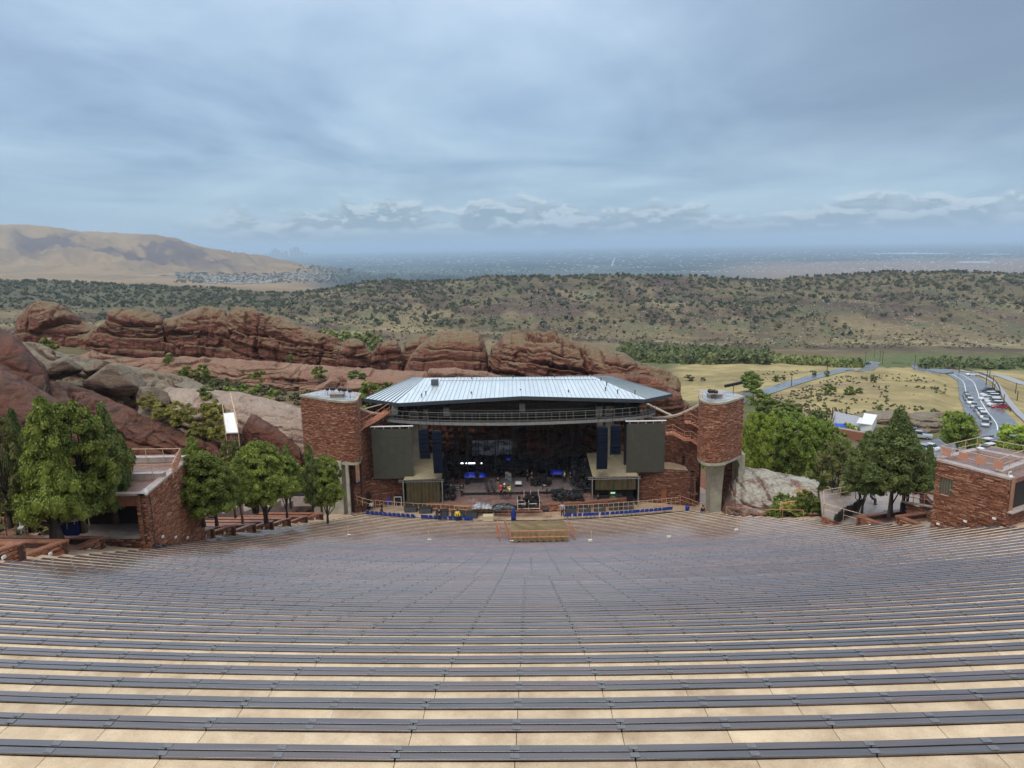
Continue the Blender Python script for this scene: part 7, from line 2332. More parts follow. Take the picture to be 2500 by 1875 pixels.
F = [[j * 40 + i, j * 40 + i + 1, (j + 1) * 40 + i + 1, (j + 1) * 40 + i] for j in range(11) for i in range(39)] + [[11 * 40 + i, 11 * 40 + i + 1, n0 + i + 1, n0 + i] for i in range(39)]
mb = MB(); mb.add(V, F); mb.build('plastic_sheet', M_clear, t, smooth=True)

# lowered lighting truss rig with moving lights
M_ledw = mat('white_led', (.8, .8, .8), None, emit=(.85, .92, 1), estr=2.2)
def truss(mb, p, q, s=.35, n=None, r=.03):
    p, q = Vector(p), Vector(q); d = (q - p); L_ = d.length; d.normalize()
    up = Vector((0, 0, 1)) if abs(d.z) < .9 else Vector((0, 1, 0)); w = d.cross(up).normalized() * s / 2; up = w.cross(d).normalized() * s / 2
    c = [w + up, w - up, -w - up, -w + up]
    for o in c: mb.tube(p + o, q + o, r, n=4)
    n = n or max(2, int(L_ / s / 1.3))
    for i in range(n):
        a, b = p + d * L_ * i / n, p + d * L_ * (i + 1) / n
        for j in range(4): mb.tube(a + c[j], b + c[(j + 1) % 4], r * .6, n=3)
    return mb


rig = thing('lighting_rig', 'wide black lighting truss rig lowered low across the back of the stage', 'lighting rig', (.8, 94, 3.0))
ls = []
for i, (Yr, v0, v1) in enumerate(((93, 1139, 1138), (95, 1128, 1128), (97, 1122, 1120))):
    q0, q1 = sat(1124, v0, Yr), sat(1382, v1, Yr); ls.append((q0, q1))
    truss(MB(), q0, q1, .45, 28, .035).build('truss', M_black, rig)
for f in (0, .2, .4, .6, .8, 1): truss(MB(), ls[0][0].lerp(ls[0][1], f), ls[2][0].lerp(ls[2][1], f), .35, 8, .03).build('cross_truss', M_black, rig)
dark = MB()
for i in range(70):
    f = random.random(); L_ = ls[random.randrange(3)]; q = L_[0].lerp(L_[1], f)
    dark.box(q + Vector((0, random.uniform(-.3, .3), random.uniform(-.1, .4))), (random.uniform(.2, .7), random.uniform(.2, .5), random.uniform(.15, .45)), random.uniform(0, 3))
for i in range(64):
    u = random.uniform(1095, 1440); q0 = sat(u, 1036, random.uniform(90, 99)); q1 = sat(u + random.uniform(-6, 6), random.uniform(1085, 1190), q0.y)
    dark.tube(q0, q1, random.choice((.015, .02, .035, .06)), n=3)
    if i % 3 == 0: dark.box(q1, (random.uniform(.3, .9), .4, random.uniform(.3, .8)), random.random())
for i in range(26):
    q = [sat(random.uniform(1100, 1430), random.uniform(1100, 1150), 92 + i % 6) for _ in (0, 1)]
    m_ = (q[0] + q[1]) / 2 - Vector((0, 0, random.uniform(.4, 1.6)))
    if abs(q[0].x - q[1].x) < 6: dark.tube(q[0], m_, .03, n=3); dark.tube(m_, q[1], .03, n=3)
tag(dark.build('cable_looms', M_black, rig), kind='stuff')
ml = MB(); ml.box((0, 0, .34), (.34, .3, .14)); ml.tube((-.17, 0, .3), (-.17, 0, .0), .03, n=4); ml.tube((.17, 0, .3), (.17, 0, .0), .03, n=4); ml.lathe([(.08, -.2), (.15, -.14), (.16, .06), (.09, .14)], (0, 0, 0), 8)
ml_me = mesh_np('moving_light', ml.v, ml.f, M_black); lens_me = mesh_np('lens', *(lambda m: (m.v, m.f))(MB().lathe([(.11, -.215), (.11, -.205)], (0, 0, 0), 8)), mat('lens_glass', (.35, .4, .45), None, rough=.1))
for i in range(42):
    L_ = ls[i % 3]; f = (i // 3 + .5) / 14; q = L_[0].lerp(L_[1], f) + Vector((0, 0, -.62 if i % 2 else .35))
    o = link('moving_light', ml_me, None, q, (random.uniform(-.6, .6), random.uniform(-.5, .5), random.uniform(0, 6)))
    tag(o, 'black moving light on the %s truss of the lowered rig, %s from its left end' % (('front', 'middle', 'rear')[i % 3], ordn(i // 3 + 1)), 'stage light', 'moving lights on the lowered rig')
    link('lens', lens_me, o)
for i, (u0, u1) in enumerate(((1125, 1131), (1137, 1140), (1142, 1160), (1174, 1177))):
    a, b = sat(u0, 1131, 92.6), sat(u1, 1131, 92.6)
    gear('led_bar', MB().box((a + b) / 2, (b.x - a.x, .12, .13)), M_ledw, ['short lit white light at the left end of the lowered rig', 'tiny lit white light next to the long white bar', 'long lit white light bar on the lowered rig', 'single lit white spot on the lowered rig'][i], 'light', 'lit white lights on the lowered rig')
# vertical towers, leaning truss, chains
for i, (u, v0, v1, Yr, lab) in enumerate(((1114, 1040, 1205, 91.5, 'black vertical cable tower at the left of the stage'), (1140, 1040, 1122, 95, 'thin black hanging truss left of the covered riser'))):
    a, b = sat(u, v0, Yr), sat(u, v1, Yr); mb = truss(MB(), b, a, .45 if i == 0 else .25, None, .04)
    for j in range(26 if i == 0 else 8): f = random.random(); mb.box(b.lerp(a, f) + Vector((random.uniform(-.2, .2), 0, 0)), (random.uniform(.2, .55), .4, random.uniform(.2, .6)))
    gear('cable_tower', mb, M_black, lab, 'truss', 'vertical trusses on the stage')
mb = truss(MB(), sat(1275, 1120, 94), sat(1257, 1042, 96), .5, 16, .04)
for j in range(14): mb.box(sat(1275, 1120, 94).lerp(sat(1257, 1042, 96), random.random()), (.5, .4, .4), random.random())
gear('leaning_truss', mb, M_black, 'black truss tower leaning at the middle of the lowered rig', 'truss', 'vertical trusses on the stage')
for i, u in enumerate((1100, 1108, 1122, 1136, 1148, 1161, 1174, 1192, 1206, 1225, 1243, 1262, 1290, 1316, 1330, 1340, 1352, 1361, 1366, 1377, 1385, 1392, 1399, 1404, 1412, 1421, 1428)):
    Yr = 92 + (i * 7 % 6); a = sat(u, 1035, Yr); b = sat(u + random.uniform(-3, 3), random.choice((1118, 1125, 1128, 1105)), Yr)
    gear('hoist_chain', MB().tube(a, b, random.choice((.02, .03, .05)), n=4), M_black, 'thin black chain hanging from the stage roof, %s from the left' % ordn(i + 1), 'chain', 'chains hanging from the stage roof')
for i, (u, v, w, h) in enumerate(((1425, 1036, 1.4, .9), (1420, 1046, .5, 1.6), (1385, 1106, 3.0, .8), (1110, 1116, 1.6, .7))):
    p = sat(u, v, 93); mb = MB()
    for j in range(9): mb.box(p + Vector((random.uniform(-.5, .5) * w, random.uniform(-.3, .3), random.uniform(-.5, .5) * h)), (random.uniform(.2, .5) * w, .4, random.uniform(.2, .5) * h))
    gear('hanging_fixture_cluster', mb, M_black, ['black fixture cluster hung high at the right of the stage', 'narrow black box hung below the high right cluster', 'wide black cluster hung low at the right of the stage', 'black cluster hung at the left of the stage'][i], 'lighting cluster', 'black clusters hung over the stage')

# dark stacks of fixtures and cases on the right and left of the deck
def pile(name, u0, u1, v, Yd, h, n, label, seed, glints=True):
    rp_ = random.Random(seed); a, b = dk(u0, v), dk(u1, v); t = thing(name, label, 'equipment stack', ((a.x + b.x) / 2, a.y, DZ), 0, 'dark equipment stacks on the stage')
    mb = MB()
    for i in range(n):
        x = rp_.uniform(a.x, b.x); y = a.y + rp_.uniform(0, Yd); z = DZ + rp_.uniform(0, h) ** 1.0
        s = (rp_.uniform(.2, .6), rp_.uniform(.2, .5), rp_.uniform(.15, .5)); mb.box((x, y, z + s[2] / 2), s, rp_.uniform(-.4, .4), cham=.03)
    for i in range(n // 4):
        x = rp_.uniform(a.x, b.x); mb.tube((x, a.y + rp_.uniform(0, Yd), DZ), (x, a.y + rp_.uniform(0, Yd), DZ + h * rp_.uniform(.7, 1.2)), .03, n=4)
    tag(mb.build('fixtures', M_black, t), kind='stuff')
    if glints:
        g = MB()
        for i in range(n): g.box((rp_.uniform(a.x, b.x), a.y + rp_.uniform(-.1, Yd), DZ + rp_.uniform(.1, h)), (.07, .05, rp_.uniform(.03, .12)), rp_.uniform(0, 3))
        tag(g.build('metal_glints', M_alu, t), kind='stuff')
    return t


pile('fixture_stack', 1400, 1440, 1205, 8, 2.6, 150, 'tall dark stack of light fixtures along the right edge of the stage', 1)
pile('fixture_stack', 1350, 1425, 1226, 1.6, .9, 90, 'long low row of dark light fixtures at the front right of the stage', 2)
pile('fixture_stack', 1330, 1362, 1172, 3, 2.4, 70, 'dark stack of ladder frames behind the right riser', 3)
pile('fixture_stack', 1082, 1108, 1170, 5, 2.2, 60, 'dark stack of cases at the left edge of the stage', 4)
pile('fixture_stack', 1300, 1345, 1195, 2.0, 1.0, 50, 'low dark run of ladders right of the lone figure', 5)
pile('fixture_stack', 1205, 1232, 1166, 2.0, 2.2, 40, 'dark upright case behind centre stage', 6)
for j, (u0, u1, v, yd_, hh, n_, nm_) in enumerate(((1128, 1150, 1172, 2, 1.6, 40, 'dark stack left of the blue-covered riser'), (1262, 1300, 1170, 2.5, 1.6, 50, 'dark low stack under the leaning truss'), (1150, 1215, 1164, 2, 1.1, 50, 'dark row of cases behind the left blue tarp'), (1318, 1352, 1160, 2, 2.0, 50, 'dark frames behind the lone standing figure'), (1085, 1108, 1225, 1.5, 1.3, 30, 'dark stack beside the right edge of the left drape'))):
    pile('fixture_stack', u0, u1, v, yd_, hh, n_, nm_, 10 + j)
# frame dollies at the front
t = thing('frame_dolly', 'white and red pipe frame dolly loaded with black gear at the front of the stage', 'dolly', dk(1290, 1245))
a = dk(1264, 1245); b = dk(1318, 1245)
fm = MB()
for yy in (a.y, a.y + 1.2):
    for f in (0, .5, 1): x = lerp(a.x, b.x, f); fm.tube((x, yy, DZ), (x, yy, DZ + 1.25), .035, n=4)
    for z in (.15, .75): fm.tube((a.x, yy, DZ + z), (b.x, yy, DZ + z), .035, n=4)
fm.build('frame', M_white, t)
rdp = MB()
for f in (.3, .6, .95): x = lerp(a.x, b.x, f); rdp.tube((x, a.y + .6, DZ + 1.2), (x, a.y + .6, DZ + 2.3), .05, n=5)
rdp.build('red_upright', mat('red_white_pipe', (.6, .12, .06), (.75, .6, .55), 4, .4, stretch=(1, 1, 3)), t)
bx = MB()
for i in range(34): bx.box((random.uniform(a.x, b.x), a.y + random.uniform(0, 1.2), DZ + random.uniform(.15, 1.9)), (random.uniform(.2, .7), .4, random.uniform(.08, .35)))
tag(bx.build('load', M_black, t), kind='stuff')
for i, (u, v, w, d, h, m, lab, cat, nm) in enumerate((
        (1266, 1196, .9, .8, .75, M_black, 'black tool cart with a white rounded top at centre stage', 'cart', 'tool_cart'), (1238, 1180, .45, .5, 1.5, M_silver, 'upright silver-wrapped case at centre stage', 'case', 'wrapped_case'),
        (1245, 1184, .4, .5, 1.6, M_silver, 'second upright silver-wrapped case at centre stage', 'case', 'wrapped_case'), (1394, 1160, 1.0, .8, 1.7, M_clear, 'case under a clear plastic sheet at the right of the stage', 'case', 'wrapped_case'),
        (1089, 1206, 1.6, 1.2, 1.3, M_black, 'big black case at the far left of the stage', 'case', 'flight_case'))):
    p = dk(u, v); o = gear(nm, MB().box(p + Vector((0, d / 2, h / 2)), (w, d, h), cham=.05), m, lab, cat)
    if nm == 'tool_cart':
        MB().box(p + Vector((0, d / 2, h + .1)), (w * .95, d, .22), cham=.1).build('white_top', M_white, o)
for i, (u, v) in enumerate(((1190, 1202), (1203, 1202))):
    p = dk(u, v, 1.4); mb = MB(); mb.tube(p + Vector((0, 0, .1)), p + Vector((-.5, 1.4, 1.2)), .06, n=4); mb.tube(p + Vector((.35, 0, .1)), p + Vector((-.15, 1.4, 1.2)), .06, n=4)
    for j in range(6): mb.box(p + Vector((.17 - .5 * (j + .5) / 6, 1.4 * (j + .5) / 6, .1 + 1.1 * (j + .5) / 6)), (.4, .25, .04))
    gear('stage_steps', mb, M_black, ('left', 'right')[i] + ' one of two black stair flights lying on the rolling platform', 'steps', 'black steps on the platform')
p = dk(1112, 1205); mb = MB()
for j in range(4): mb.box(p + Vector((0, .25 * j, .2 + .22 * j)), (.9, .22, .04)); mb.tube(p + Vector((.45, .25 * j, 0)), p + Vector((.45, .25 * j, .2 + .22 * j)), .02, n=4)
gear('aluminium_steps', mb, M_alu, 'small aluminium steps beside the red-vested worker', 'steps')
mb = MB(); a, b = dk(1385, 1178, 1.4), dk(1405, 1200, 1.4)
for off in (0, .5): mb.tube(a + Vector((off, 0, .6)), b + Vector((off, 0, .05)), .035, n=4)
for j in range(7): q = (a + Vector((0, 0, .6))).lerp(b + Vector((0, 0, .05)), j / 6.5); mb.tube(q, q + Vector((.5, 0, 0)), .025, n=4)
gear('ladder', mb, M_alu, 'aluminium ladder leaning at the right of the stage', 'ladder')
# subwoofers / monitors along the stage foot
GS = 'black speaker boxes along the foot of the stage'
SUBS = [(1003, 1251, 1.5), (1039, 1254, 1.5), (1079, 1262, 1.5), (1118, 1265, 1.6), (1151, 1266, 1.4), (1428, 1251, 1.4), (1464, 1249, 1.4), (1501, 1246, 1.5), (1532, 1244, 1.5), (1394, 1254, 1.3)]
order = ['left-most', 'second', 'third', 'fourth', 'fifth']
for i, (u, v, w) in enumerate(SUBS):
    p = dk(u, v, .02); o = thing('subwoofer', 'black subwoofer on the tan walkway, ' + ('%s of the five left of centre' % order[i] if i < 5 else ('%s from the centre of the five on the right' % ('second', 'third', 'fourth', 'fifth', 'first')[i - 5])), 'subwoofer', p, 0, GS)
    MB().box(p + Vector((0, .4, .38)), (w, .9, .72), rx=-.06, cham=.04).build('cabinet', M_blackf, o); MB().box(p + Vector((0, -.09, .38)), (w - .1, .04, .58)).build('grille', M_steel, o)
for i, (u, v) in enumerate(((1216, 1253), (1333, 1250))):
    p = dk(u, v, DZ + .03); gear('stage_monitor', MB().box(p + Vector((0, .3, .18)), (.75, .45, .34), rx=.5, cham=.03), M_black, ('left', 'right')[i] + ' of two small black wedge monitors on the stage edge', 'monitor speaker', 'wedge monitors')
for (u, v, w, h, m, lab, nm, cat) in ((1474, 1236, 1.2, 1.4, M_black, 'black amp rack under the right canopy', 'amp_rack', 'rack'), (1496, 1226, .8, 1.5, M_grey, 'tall silver case with a green lamp under the right canopy', 'silver_case', 'case'),
                                      (1512, 1228, .7, 1.1, M_grey, 'short silver case under the right canopy', 'silver_case', 'case'), (1536, 1230, 1.0, 1.9, M_blackf, 'dark draped case at the right of the right canopy', 'draped_case', 'case'),
                                      (972, 1237, 1.0, 1.35, M_black, 'black flight case with a white metal frame left of the left drape', 'flight_case', 'case')):
    p = dk(u, v, .02); o = gear(nm, MB().box(p + Vector((0, .4, h / 2)), (w, .8, h), cham=.03), m, lab, cat)
    if nm == 'flight_case':
        f_ = MB()
        for sx in (-1, 1): f_.box(p + Vector((sx * w / 2 * .9, -.02, h / 2)), (.06, .04, h * .92))
        for sz in (.05, .95): f_.box(p + Vector((0, -.02, h * sz)), (w * .9, .04, .06))
        f_.build('edge_frame', M_white, o)
    if 'green lamp' in lab: MB().box(p + Vector((0, -.02, h * .82)), (w * .7, .03, .14)).build('lamp', mat('green_lamp', (.3, .8, .4), None, emit=(.4, 1, .5), estr=.8), o)
p = dk(948, 1234, .02); gear('blue_barrel', MB().lathe([(.3, 0), (.34, .3), (.33, .8), (.3, 1.05), (.05, 1.06)], p, 12), M_blue, 'blue barrel beside the flight case at the left wing', 'barrel')
M_cb0 = mat('bin_blue', (.006, .045, .32), None, rough=.4)
p = dk(1678, 1247, .1); gear('blue_bin', MB().lathe([(.2, 0), (.26, .3), (.26, .55), (.2, .62), (.05, .64)], p, 12), M_cb0, 'blue bin at the right end of the walkway', 'bin')
p = dk(1079, 1236, .02); mb = MB().box(p + Vector((0, 0, .75)), (.45, .1, 1.5)); gear('banner_board', mb, mat('teal_banner', (.05, .25, .22), (.4, .6, .55), 5, .5), 'small teal and white board at the right edge of the left drape', 'board')
p = dk(1192, 1276, .02); gear('cream_box', MB().box(p + Vector((0, .4, .4)), (1.25, .8, .8), cham=.03), mat('cream_panel', (.5, .42, .28), None, rough=.6), 'cream box standing at the foot of the stage', 'box')

# ------------------------------------------------------------ walkway rails, chairs
def arc_rail(k, p0, p1, z, label, m=M_railt, posts=2.0, mids=(.5,), n=26, group='railings in front of the stage'):
    r = row_r(k); return railing('railing', [rp(r, p0 + (p1 - p0) * i / n, z) for i in range(n + 1)], label, m, posts=posts, h=1.05, mids=mids, r=.03, group=group)


def phi_u(u, v, z): p = satz(u, v, z); return math.atan2(p.x - SX, SY - p.y)


arc_rail(65.2, phi_u(878, 1262, 0), phi_u(1180, 1280, 0), .02, 'tan railing behind the blue chairs, left of the centre platform')
arc_rail(65.2, phi_u(1368, 1275, 0), phi_u(1690, 1245, 0), .02, 'tan railing behind the blue chairs, right of the centre platform')
arc_rail(67.8, phi_u(1368, 1262, 0), phi_u(1680, 1233, 0), .02, 'upper tan railing on the red stone curb, right of centre', m=M_rail)
cb = MB()
for i in range(30):
    a, b = [phi_u(1368, 1262, 0) + (phi_u(1690, 1233, 0) - phi_u(1368, 1262, 0)) * j / 30 for j in (i, i + 1)]
    P = [rp(row_r(67.4), a, 0), rp(row_r(67.4), b, 0), rp(row_r(68.0), b, 0), rp(row_r(68.0), a, 0)]
    cb.prism([(v.x, v.y) for v in P], 0, .42)
solo('stone_curb', cb, M_stone, 'low red stone curb along the right half of the walkway', 'curb')
arc_rail(68.5, phi_u(985, 1246, 0), phi_u(1060, 1252, 0), .02, 'short tan railing in front of the left subwoofers')
railing('railing', [dk(u, v, .02) for u, v in ((1205, 1262), (1280, 1263), (1345, 1262))], 'rust railing on the low wall at the stage centre', M_rail, posts=2.4, h=.8, mids=(.5,), group='railings in front of the stage')
railing('railing', [dk(u, v, .02) for u, v in ((1110, 1254), (1150, 1257), (1205, 1258))], 'tan railing by the subwoofers left of centre', M_railt, posts=2.0, h=1.0, mids=(.5,), group='railings in front of the stage')
railing('railing', [sat(860, 1225, 84.5), sat(885, 1235, 83), sat(912, 1242, 83.5)], 'tan stair railing beside the left tower leg', M_railt, posts=1.4, h=1.0, mids=(.5,), group='railings in front of the stage')
railing('railing', [dk(u, v, .3) for u, v in ((1655, 1228), (1690, 1240), (1720, 1252), (1790, 1258))], 'rust railing below the right tower', M_rail, posts=1.8, h=1.0, mids=(.5,), group='railings in front of the stage')
# chair
cs = MB(); cs.box((0, 0, .45), (.46, .44, .04), cham=.015)
cbk = MB()
for i in range(6):
    t0, t1 = -1 + 2 * i / 6, -1 + 2 * (i + 1) / 6
    w0, w1 = .23 * t0, .23 * t1; d0, d1 = -.22 - .04 * (1 - t0 * t0), -.22 - .04 * (1 - t1 * t1)
    h0, h1 = .86 - .05 * t0 ** 4, .86 - .05 * t1 ** 4
    cbk.add([(w0, d0, .52), (w1, d1, .52), (w1, d1 - .05, h1), (w0, d0 - .05, h0), (w0, d0 + .025, .52), (w1, d1 + .025, .52), (w1, d1 - .025, h1), (w0, d0 - .025, h0)],
            [(0, 1, 2, 3), (7, 6, 5, 4), (3, 2, 6, 7), (0, 3, 7, 4), (1, 5, 6, 2)])
M_cb = mat('chair_blue', (.005, .035, .24), (.008, .05, .33), 4, .4)
seat_me = mesh_np('seat', cs.v, cs.f, M_cb); back_me = mesh_np('backrest', cbk.v, cbk.f, M_cb)
lg1 = MB().tube((0, 0, 0), (0, 0, .45), .014, n=4); leg_me = mesh_np('leg', lg1.v, lg1.f, M_steel)


def chair(p, rz, label, group, m1=None):
    t = thing('chair', label, 'chair', p, rz, group)
    link('seat', seat_me, t); link('backrest', back_me, t)
    for sx in (-.2, .2):
        for sy in (-.19, .19): link('leg', leg_me, t, (sx, sy, 0))
    return t


GL, GRt = 'blue chairs left of the centre platform', 'blue chairs right of the centre platform'
xl = [470, 540, 600, 660, 720, 790, 850, 910, 975, 1040, 1110, 1250, 1300, 1360, 1425, 1490, 1555, 1630, 1700, 1765, 1840, 1870, 1905]
for i, x in enumerate(xl):
    u = 800 + x * .1808; ph = phi_u(u, 1262 + i * .7, .4)
    chair(rp(row_r(63.1), ph, -.12), ph, 'blue chair behind the lowest bench, %s from the left end of the row' % ordn(i + 1), GL)
xr = [1388, 1396, 55 * .1808 + 1400, 1422, 1435, 1445, 1454, 1464, 1479, 1490, 1503, 1514, 1525, 1536, 1546, 1556, 1565, 1576, 1587, 1598, 1609, 1619, 1630, 1639, 1647]
for i, u in enumerate(xr):
    ph = phi_u(u, 1279 - (u - 1388) * .1, .4)
    chair(rp(row_r(63.5), ph, .02), ph, 'bright blue chair behind the lowest bench, %s to the right of the centre platform' % ordn(i + 1), GRt)

# centre mix platform under a tan tarp
c = [sat(1248, 1300, 61.5), sat(1387, 1299, 61.5), sat(1364, 1274, 66.5), sat(1245, 1275, 66.5)]
zt = c[0].z
mp = thing('mix_platform', 'square mixing platform covered with a shiny tan tarp in the middle of the lower seating', 'platform', (c[0].x, c[0].y, 5.0))
x0, x1, y0, y1 = c[0].x, c[1].x, 61.5, 66.5
za, zb_ = c[0].z, (c[2].z + c[3].z) / 2
nx, ny = 44, 30
V = []
for j in range(ny + 1):
    for i in range(nx + 1):
        s, t_ = i / nx, j / ny
        w = .10 * float(fbm(s * 4, t_ * 3, 0, 4, 81)) + .05 * abs(math.sin(s * 9 + t_ * 3))
        V.append((lerp(x0, x1, s), lerp(y0, y1, t_), lerp(za, zb_, t_) + w + .1))
F = [[j * (nx + 1) + i, j * (nx + 1) + i + 1, (j + 1) * (nx + 1) + i + 1, (j + 1) * (nx + 1) + i] for j in range(ny) for i in range(nx)]
n0 = len(V)
def skirt(pts_top, zbot, amp_):
    global V, F
    n0 = len(V); m_ = len(pts_top)
    for r_ in range(6):
        for i, q in enumerate(pts_top):
            f = r_ / 5; V.append((q[0] + amp_[0] * f * math.sin(i * 1.7) * .12, q[1] + amp_[1] * f * (math.sin(i * 1.3) * .12) - amp_[1] * .05 * f, lerp(q[2], zbot, f)))
    for r_ in range(5):
        for i in range(m_ - 1): F.append([n0 + r_ * m_ + i, n0 + (r_ + 1) * m_ + i, n0 + (r_ + 1) * m_ + i + 1, n0 + r_ * m_ + i + 1])


skirt([V[i] for i in range(nx + 1)], row_z(46.5) + .05, (0, 1))
skirt([V[j * (nx + 1)] for j in range(ny + 1)], row_z(50), (1, 0))
skirt([V[j * (nx + 1) + nx] for j in range(ny + 1)], row_z(50), (1, 0))
mb = MB(); mb.add(V, F); mb.build('tarp', M_tarp, mp, smooth=True)
for (ax, ay, az_), (bx_, by, bz) in (((x0 - .05, 61.2, row_z(46.5)), (x1 + .05, 61.2, row_z(46.5))),):
    fr = MB()
    for z in (za + .25, za - .35): fr.tube((ax, ay, z), (bx_, by, z), .04, n=5)
    for i in range(5): x = lerp(ax, bx_, i / 4); fr.tube((x, ay, az_), (x, ay, za + .25), .035, n=5)
    fr.build('front_rail', M_rail, mp)


def barrier(u0, v0, u1, v1, label, n, dy=0):
    a, b = seat_hit(u0, v0), seat_hit(u1, v1)
    t = thing('crowd_barrier', label, 'barrier', a, 0, 'rust-red barriers at the mixing platform')
    mb = MB(); mb.tube(a + Vector((0, 0, 1.1)), b + Vector((0, 0, 1.1)), .035, n=5); mb.tube(a + Vector((0, 0, .2)), b + Vector((0, 0, .2)), .03, n=5)
    mb.build('frame', M_rail, t)
    for i in range(n + 1): q = a.lerp(b, i / n); MB().tube(q, q + Vector((0, 0, 1.1)), .025, n=4).build('bar', M_rail, t)


barrier(1221, 1322, 1212, 1296, 'free-standing rust barrier left of the mixing platform', 9)
barrier(1243, 1319, 1232, 1290, 'rust barrier along the left side of the mixing platform', 10)
barrier(1405, 1319, 1384, 1290, 'rust barrier along the right side of the mixing platform', 8)
# aisle marker posts with white signs
for i, (u, v, h) in enumerate(((682, 1288, 16), (850, 1310, 18), (1046, 1322, 18), (1247, 1325, 8), (1444, 1323, 16), (1636, 1314, 18), (1800, 1297, 18))):
    p = seat_hit(u, v); t = thing('aisle_marker', 'thin post with a white foot sign among the benches, %s from the left' % ordn(i + 1), 'marker post', p, 0, 'aisle marker posts in the lower seating')
    MB().tube(p + Vector((0, .1, 0)), p + Vector((0, .1, 1.05)), .025, n=5).build('post', M_railt, t)
    MB().box(p + Vector((-.12 if i > 3 else .1, -.05, .16)), (.34, .06, .24), rx=.5).build('sign', M_white, t)

# tower roof gear
def tower_top(pts, label, n, hatch, side):
    P = [Vector((x, y, ZT)) for x, y in pts]
    railing('railing', P, 'thin tan railing along the front edge of the %s tower roof' % side, M_railt, posts=1.4, h=.9, mids=(), r=.022, group='railings on the tower roofs')
    h_ = thing('roof_hatch', 'white roof hatch on the %s tower' % side, 'hatch', hatch, 0, 'roof hatches on the towers')
    MB().box(Vector(hatch) + Vector((0, 0, .2)), (1.5, 1.1, .4)).build('box', M_grey, h_); MB().box(Vector(hatch) + Vector((0, 0, .46)), (1.7, 1.3, .12)).build('lid', M_capw, h_)
    for i in range(n):
        s = (i + .5) / n; q = P[0].lerp(P[-1], .45 + .5 * s) + Vector((random.uniform(-.2, .2), random.uniform(.5, 1.2), 0))
        t = thing('floodlight', 'black floodlight on a stand on the %s tower roof, %s of the cluster' % (side, ordn(i + 1)), 'floodlight', q, 0, 'floodlights on the tower roofs')
        MB().tube(q, q + Vector((0, 0, .7)), .03, n=4).build('stand', M_black, t)
        MB().lathe([(.10, 0), (.22, .05), (.22, .3), (.12, .4)], q + Vector((0, 0, .65)), 8).build('lamp_head', M_black, t)


tower_top([olL[0]] + olL[2:11:3], '', 8, (olL[5][0] - 1.7, olL[5][1] + 2.2, ZT), 'left')
tower_top([olR[0]] + olR[2:10:3], '', 6, (olR[6][0] + .8, olR[6][1] + 2.4, ZT), 'right')
for i, (bx_, by, bz, side) in enumerate(((olR[-3][0] - .8, olR[-3][1] + 1.2, ZT, 'right'),)):
    t = thing('light_rack', 'row of black lamps on a raised arm at the back of the right tower roof', 'light rack', (bx_, by, bz))
    MB().tube((bx_, by, bz), (bx_, by, bz + 1.0), .04).build('mast', M_steel, t)
    for j in range(8): MB().lathe([(.08, 0), (.18, .06), (.18, .3), (.1, .36)], (bx_ - .9 + .25 * j, by, bz + .75 + .05 * j), 7).build('lamp', M_black, t)

# ------------------------------------------------------------ left service strip: bins, lamp, railings
zb_ = corners[2][2] - .1
def bins(x, y, z, i):
    t = thing('recycling_bin', ('left' if i == 0 else 'right') + ' of two blue recycling bins with pale lids behind the stout trunk', 'bin', (x, y, z), 0, 'recycling bins behind the left trees')
    MB().box((x, y, z + .5), (.75, .8, 1.0), .1, cham=.04).build('body', mat('dark_blue_plastic%d' % i, (.006, .02, .10), None, rough=.4), t)
    MB().box((x, y, z + 1.04), (.85, .9, .1), .1, rx=.12).build('lid', mat('pale_lid%d' % i, (.35, .42, .45), None, rough=.3), t)
    MB().lathe([(.16, 0), (.16, .02)], (x, y, z + 1.12), 10).build('hole', M_darkdoor, t)


for i, u in enumerate((158, 184)):
    p = sat(u, 1302, 43.4); bins(p.x, p.y, p.z, i)
p = sat(52, 1303, 42)
mb = MB(); mb.tube(p, p + Vector((0, 0, 1.35)), .03); mb.lathe([(.05, 0), (.12, .04), (.12, .2), (.04, .24)], p + Vector((0, 0, 1.2)), 10); mb.box(p + Vector((.12, -.1, .42)), (.3, .25, .12), rx=.4)
solo('path_lamp', mb, M_white, 'white path lamp on a thin pole behind the near planters', 'lamp')
for (pts_, lab) in (([(-20, 1292), (17, 1280), (17, 1300), (70, 1306)], 'tan stair railing at the left edge behind the planters'), ([(62, 1300), (100, 1280), (125, 1283), (125, 1300)], 'tan stair railing left of the stout trunk'), ([(165, 1283), (182, 1272), (218, 1275)], 'tan railing behind the blue bins')):
    railing('railing', [sat(u, v + 8, 43) for u, v in pts_], lab, M_railt, posts=1.6, h=.95, mids=(.5,), group='railings behind the left planters')
# pale wet path behind the planters
pp = [(corners[0][0] - 9.5, corners[0][1] - 3), (corners[3][0] - 9.0, corners[3][1] + 1)]
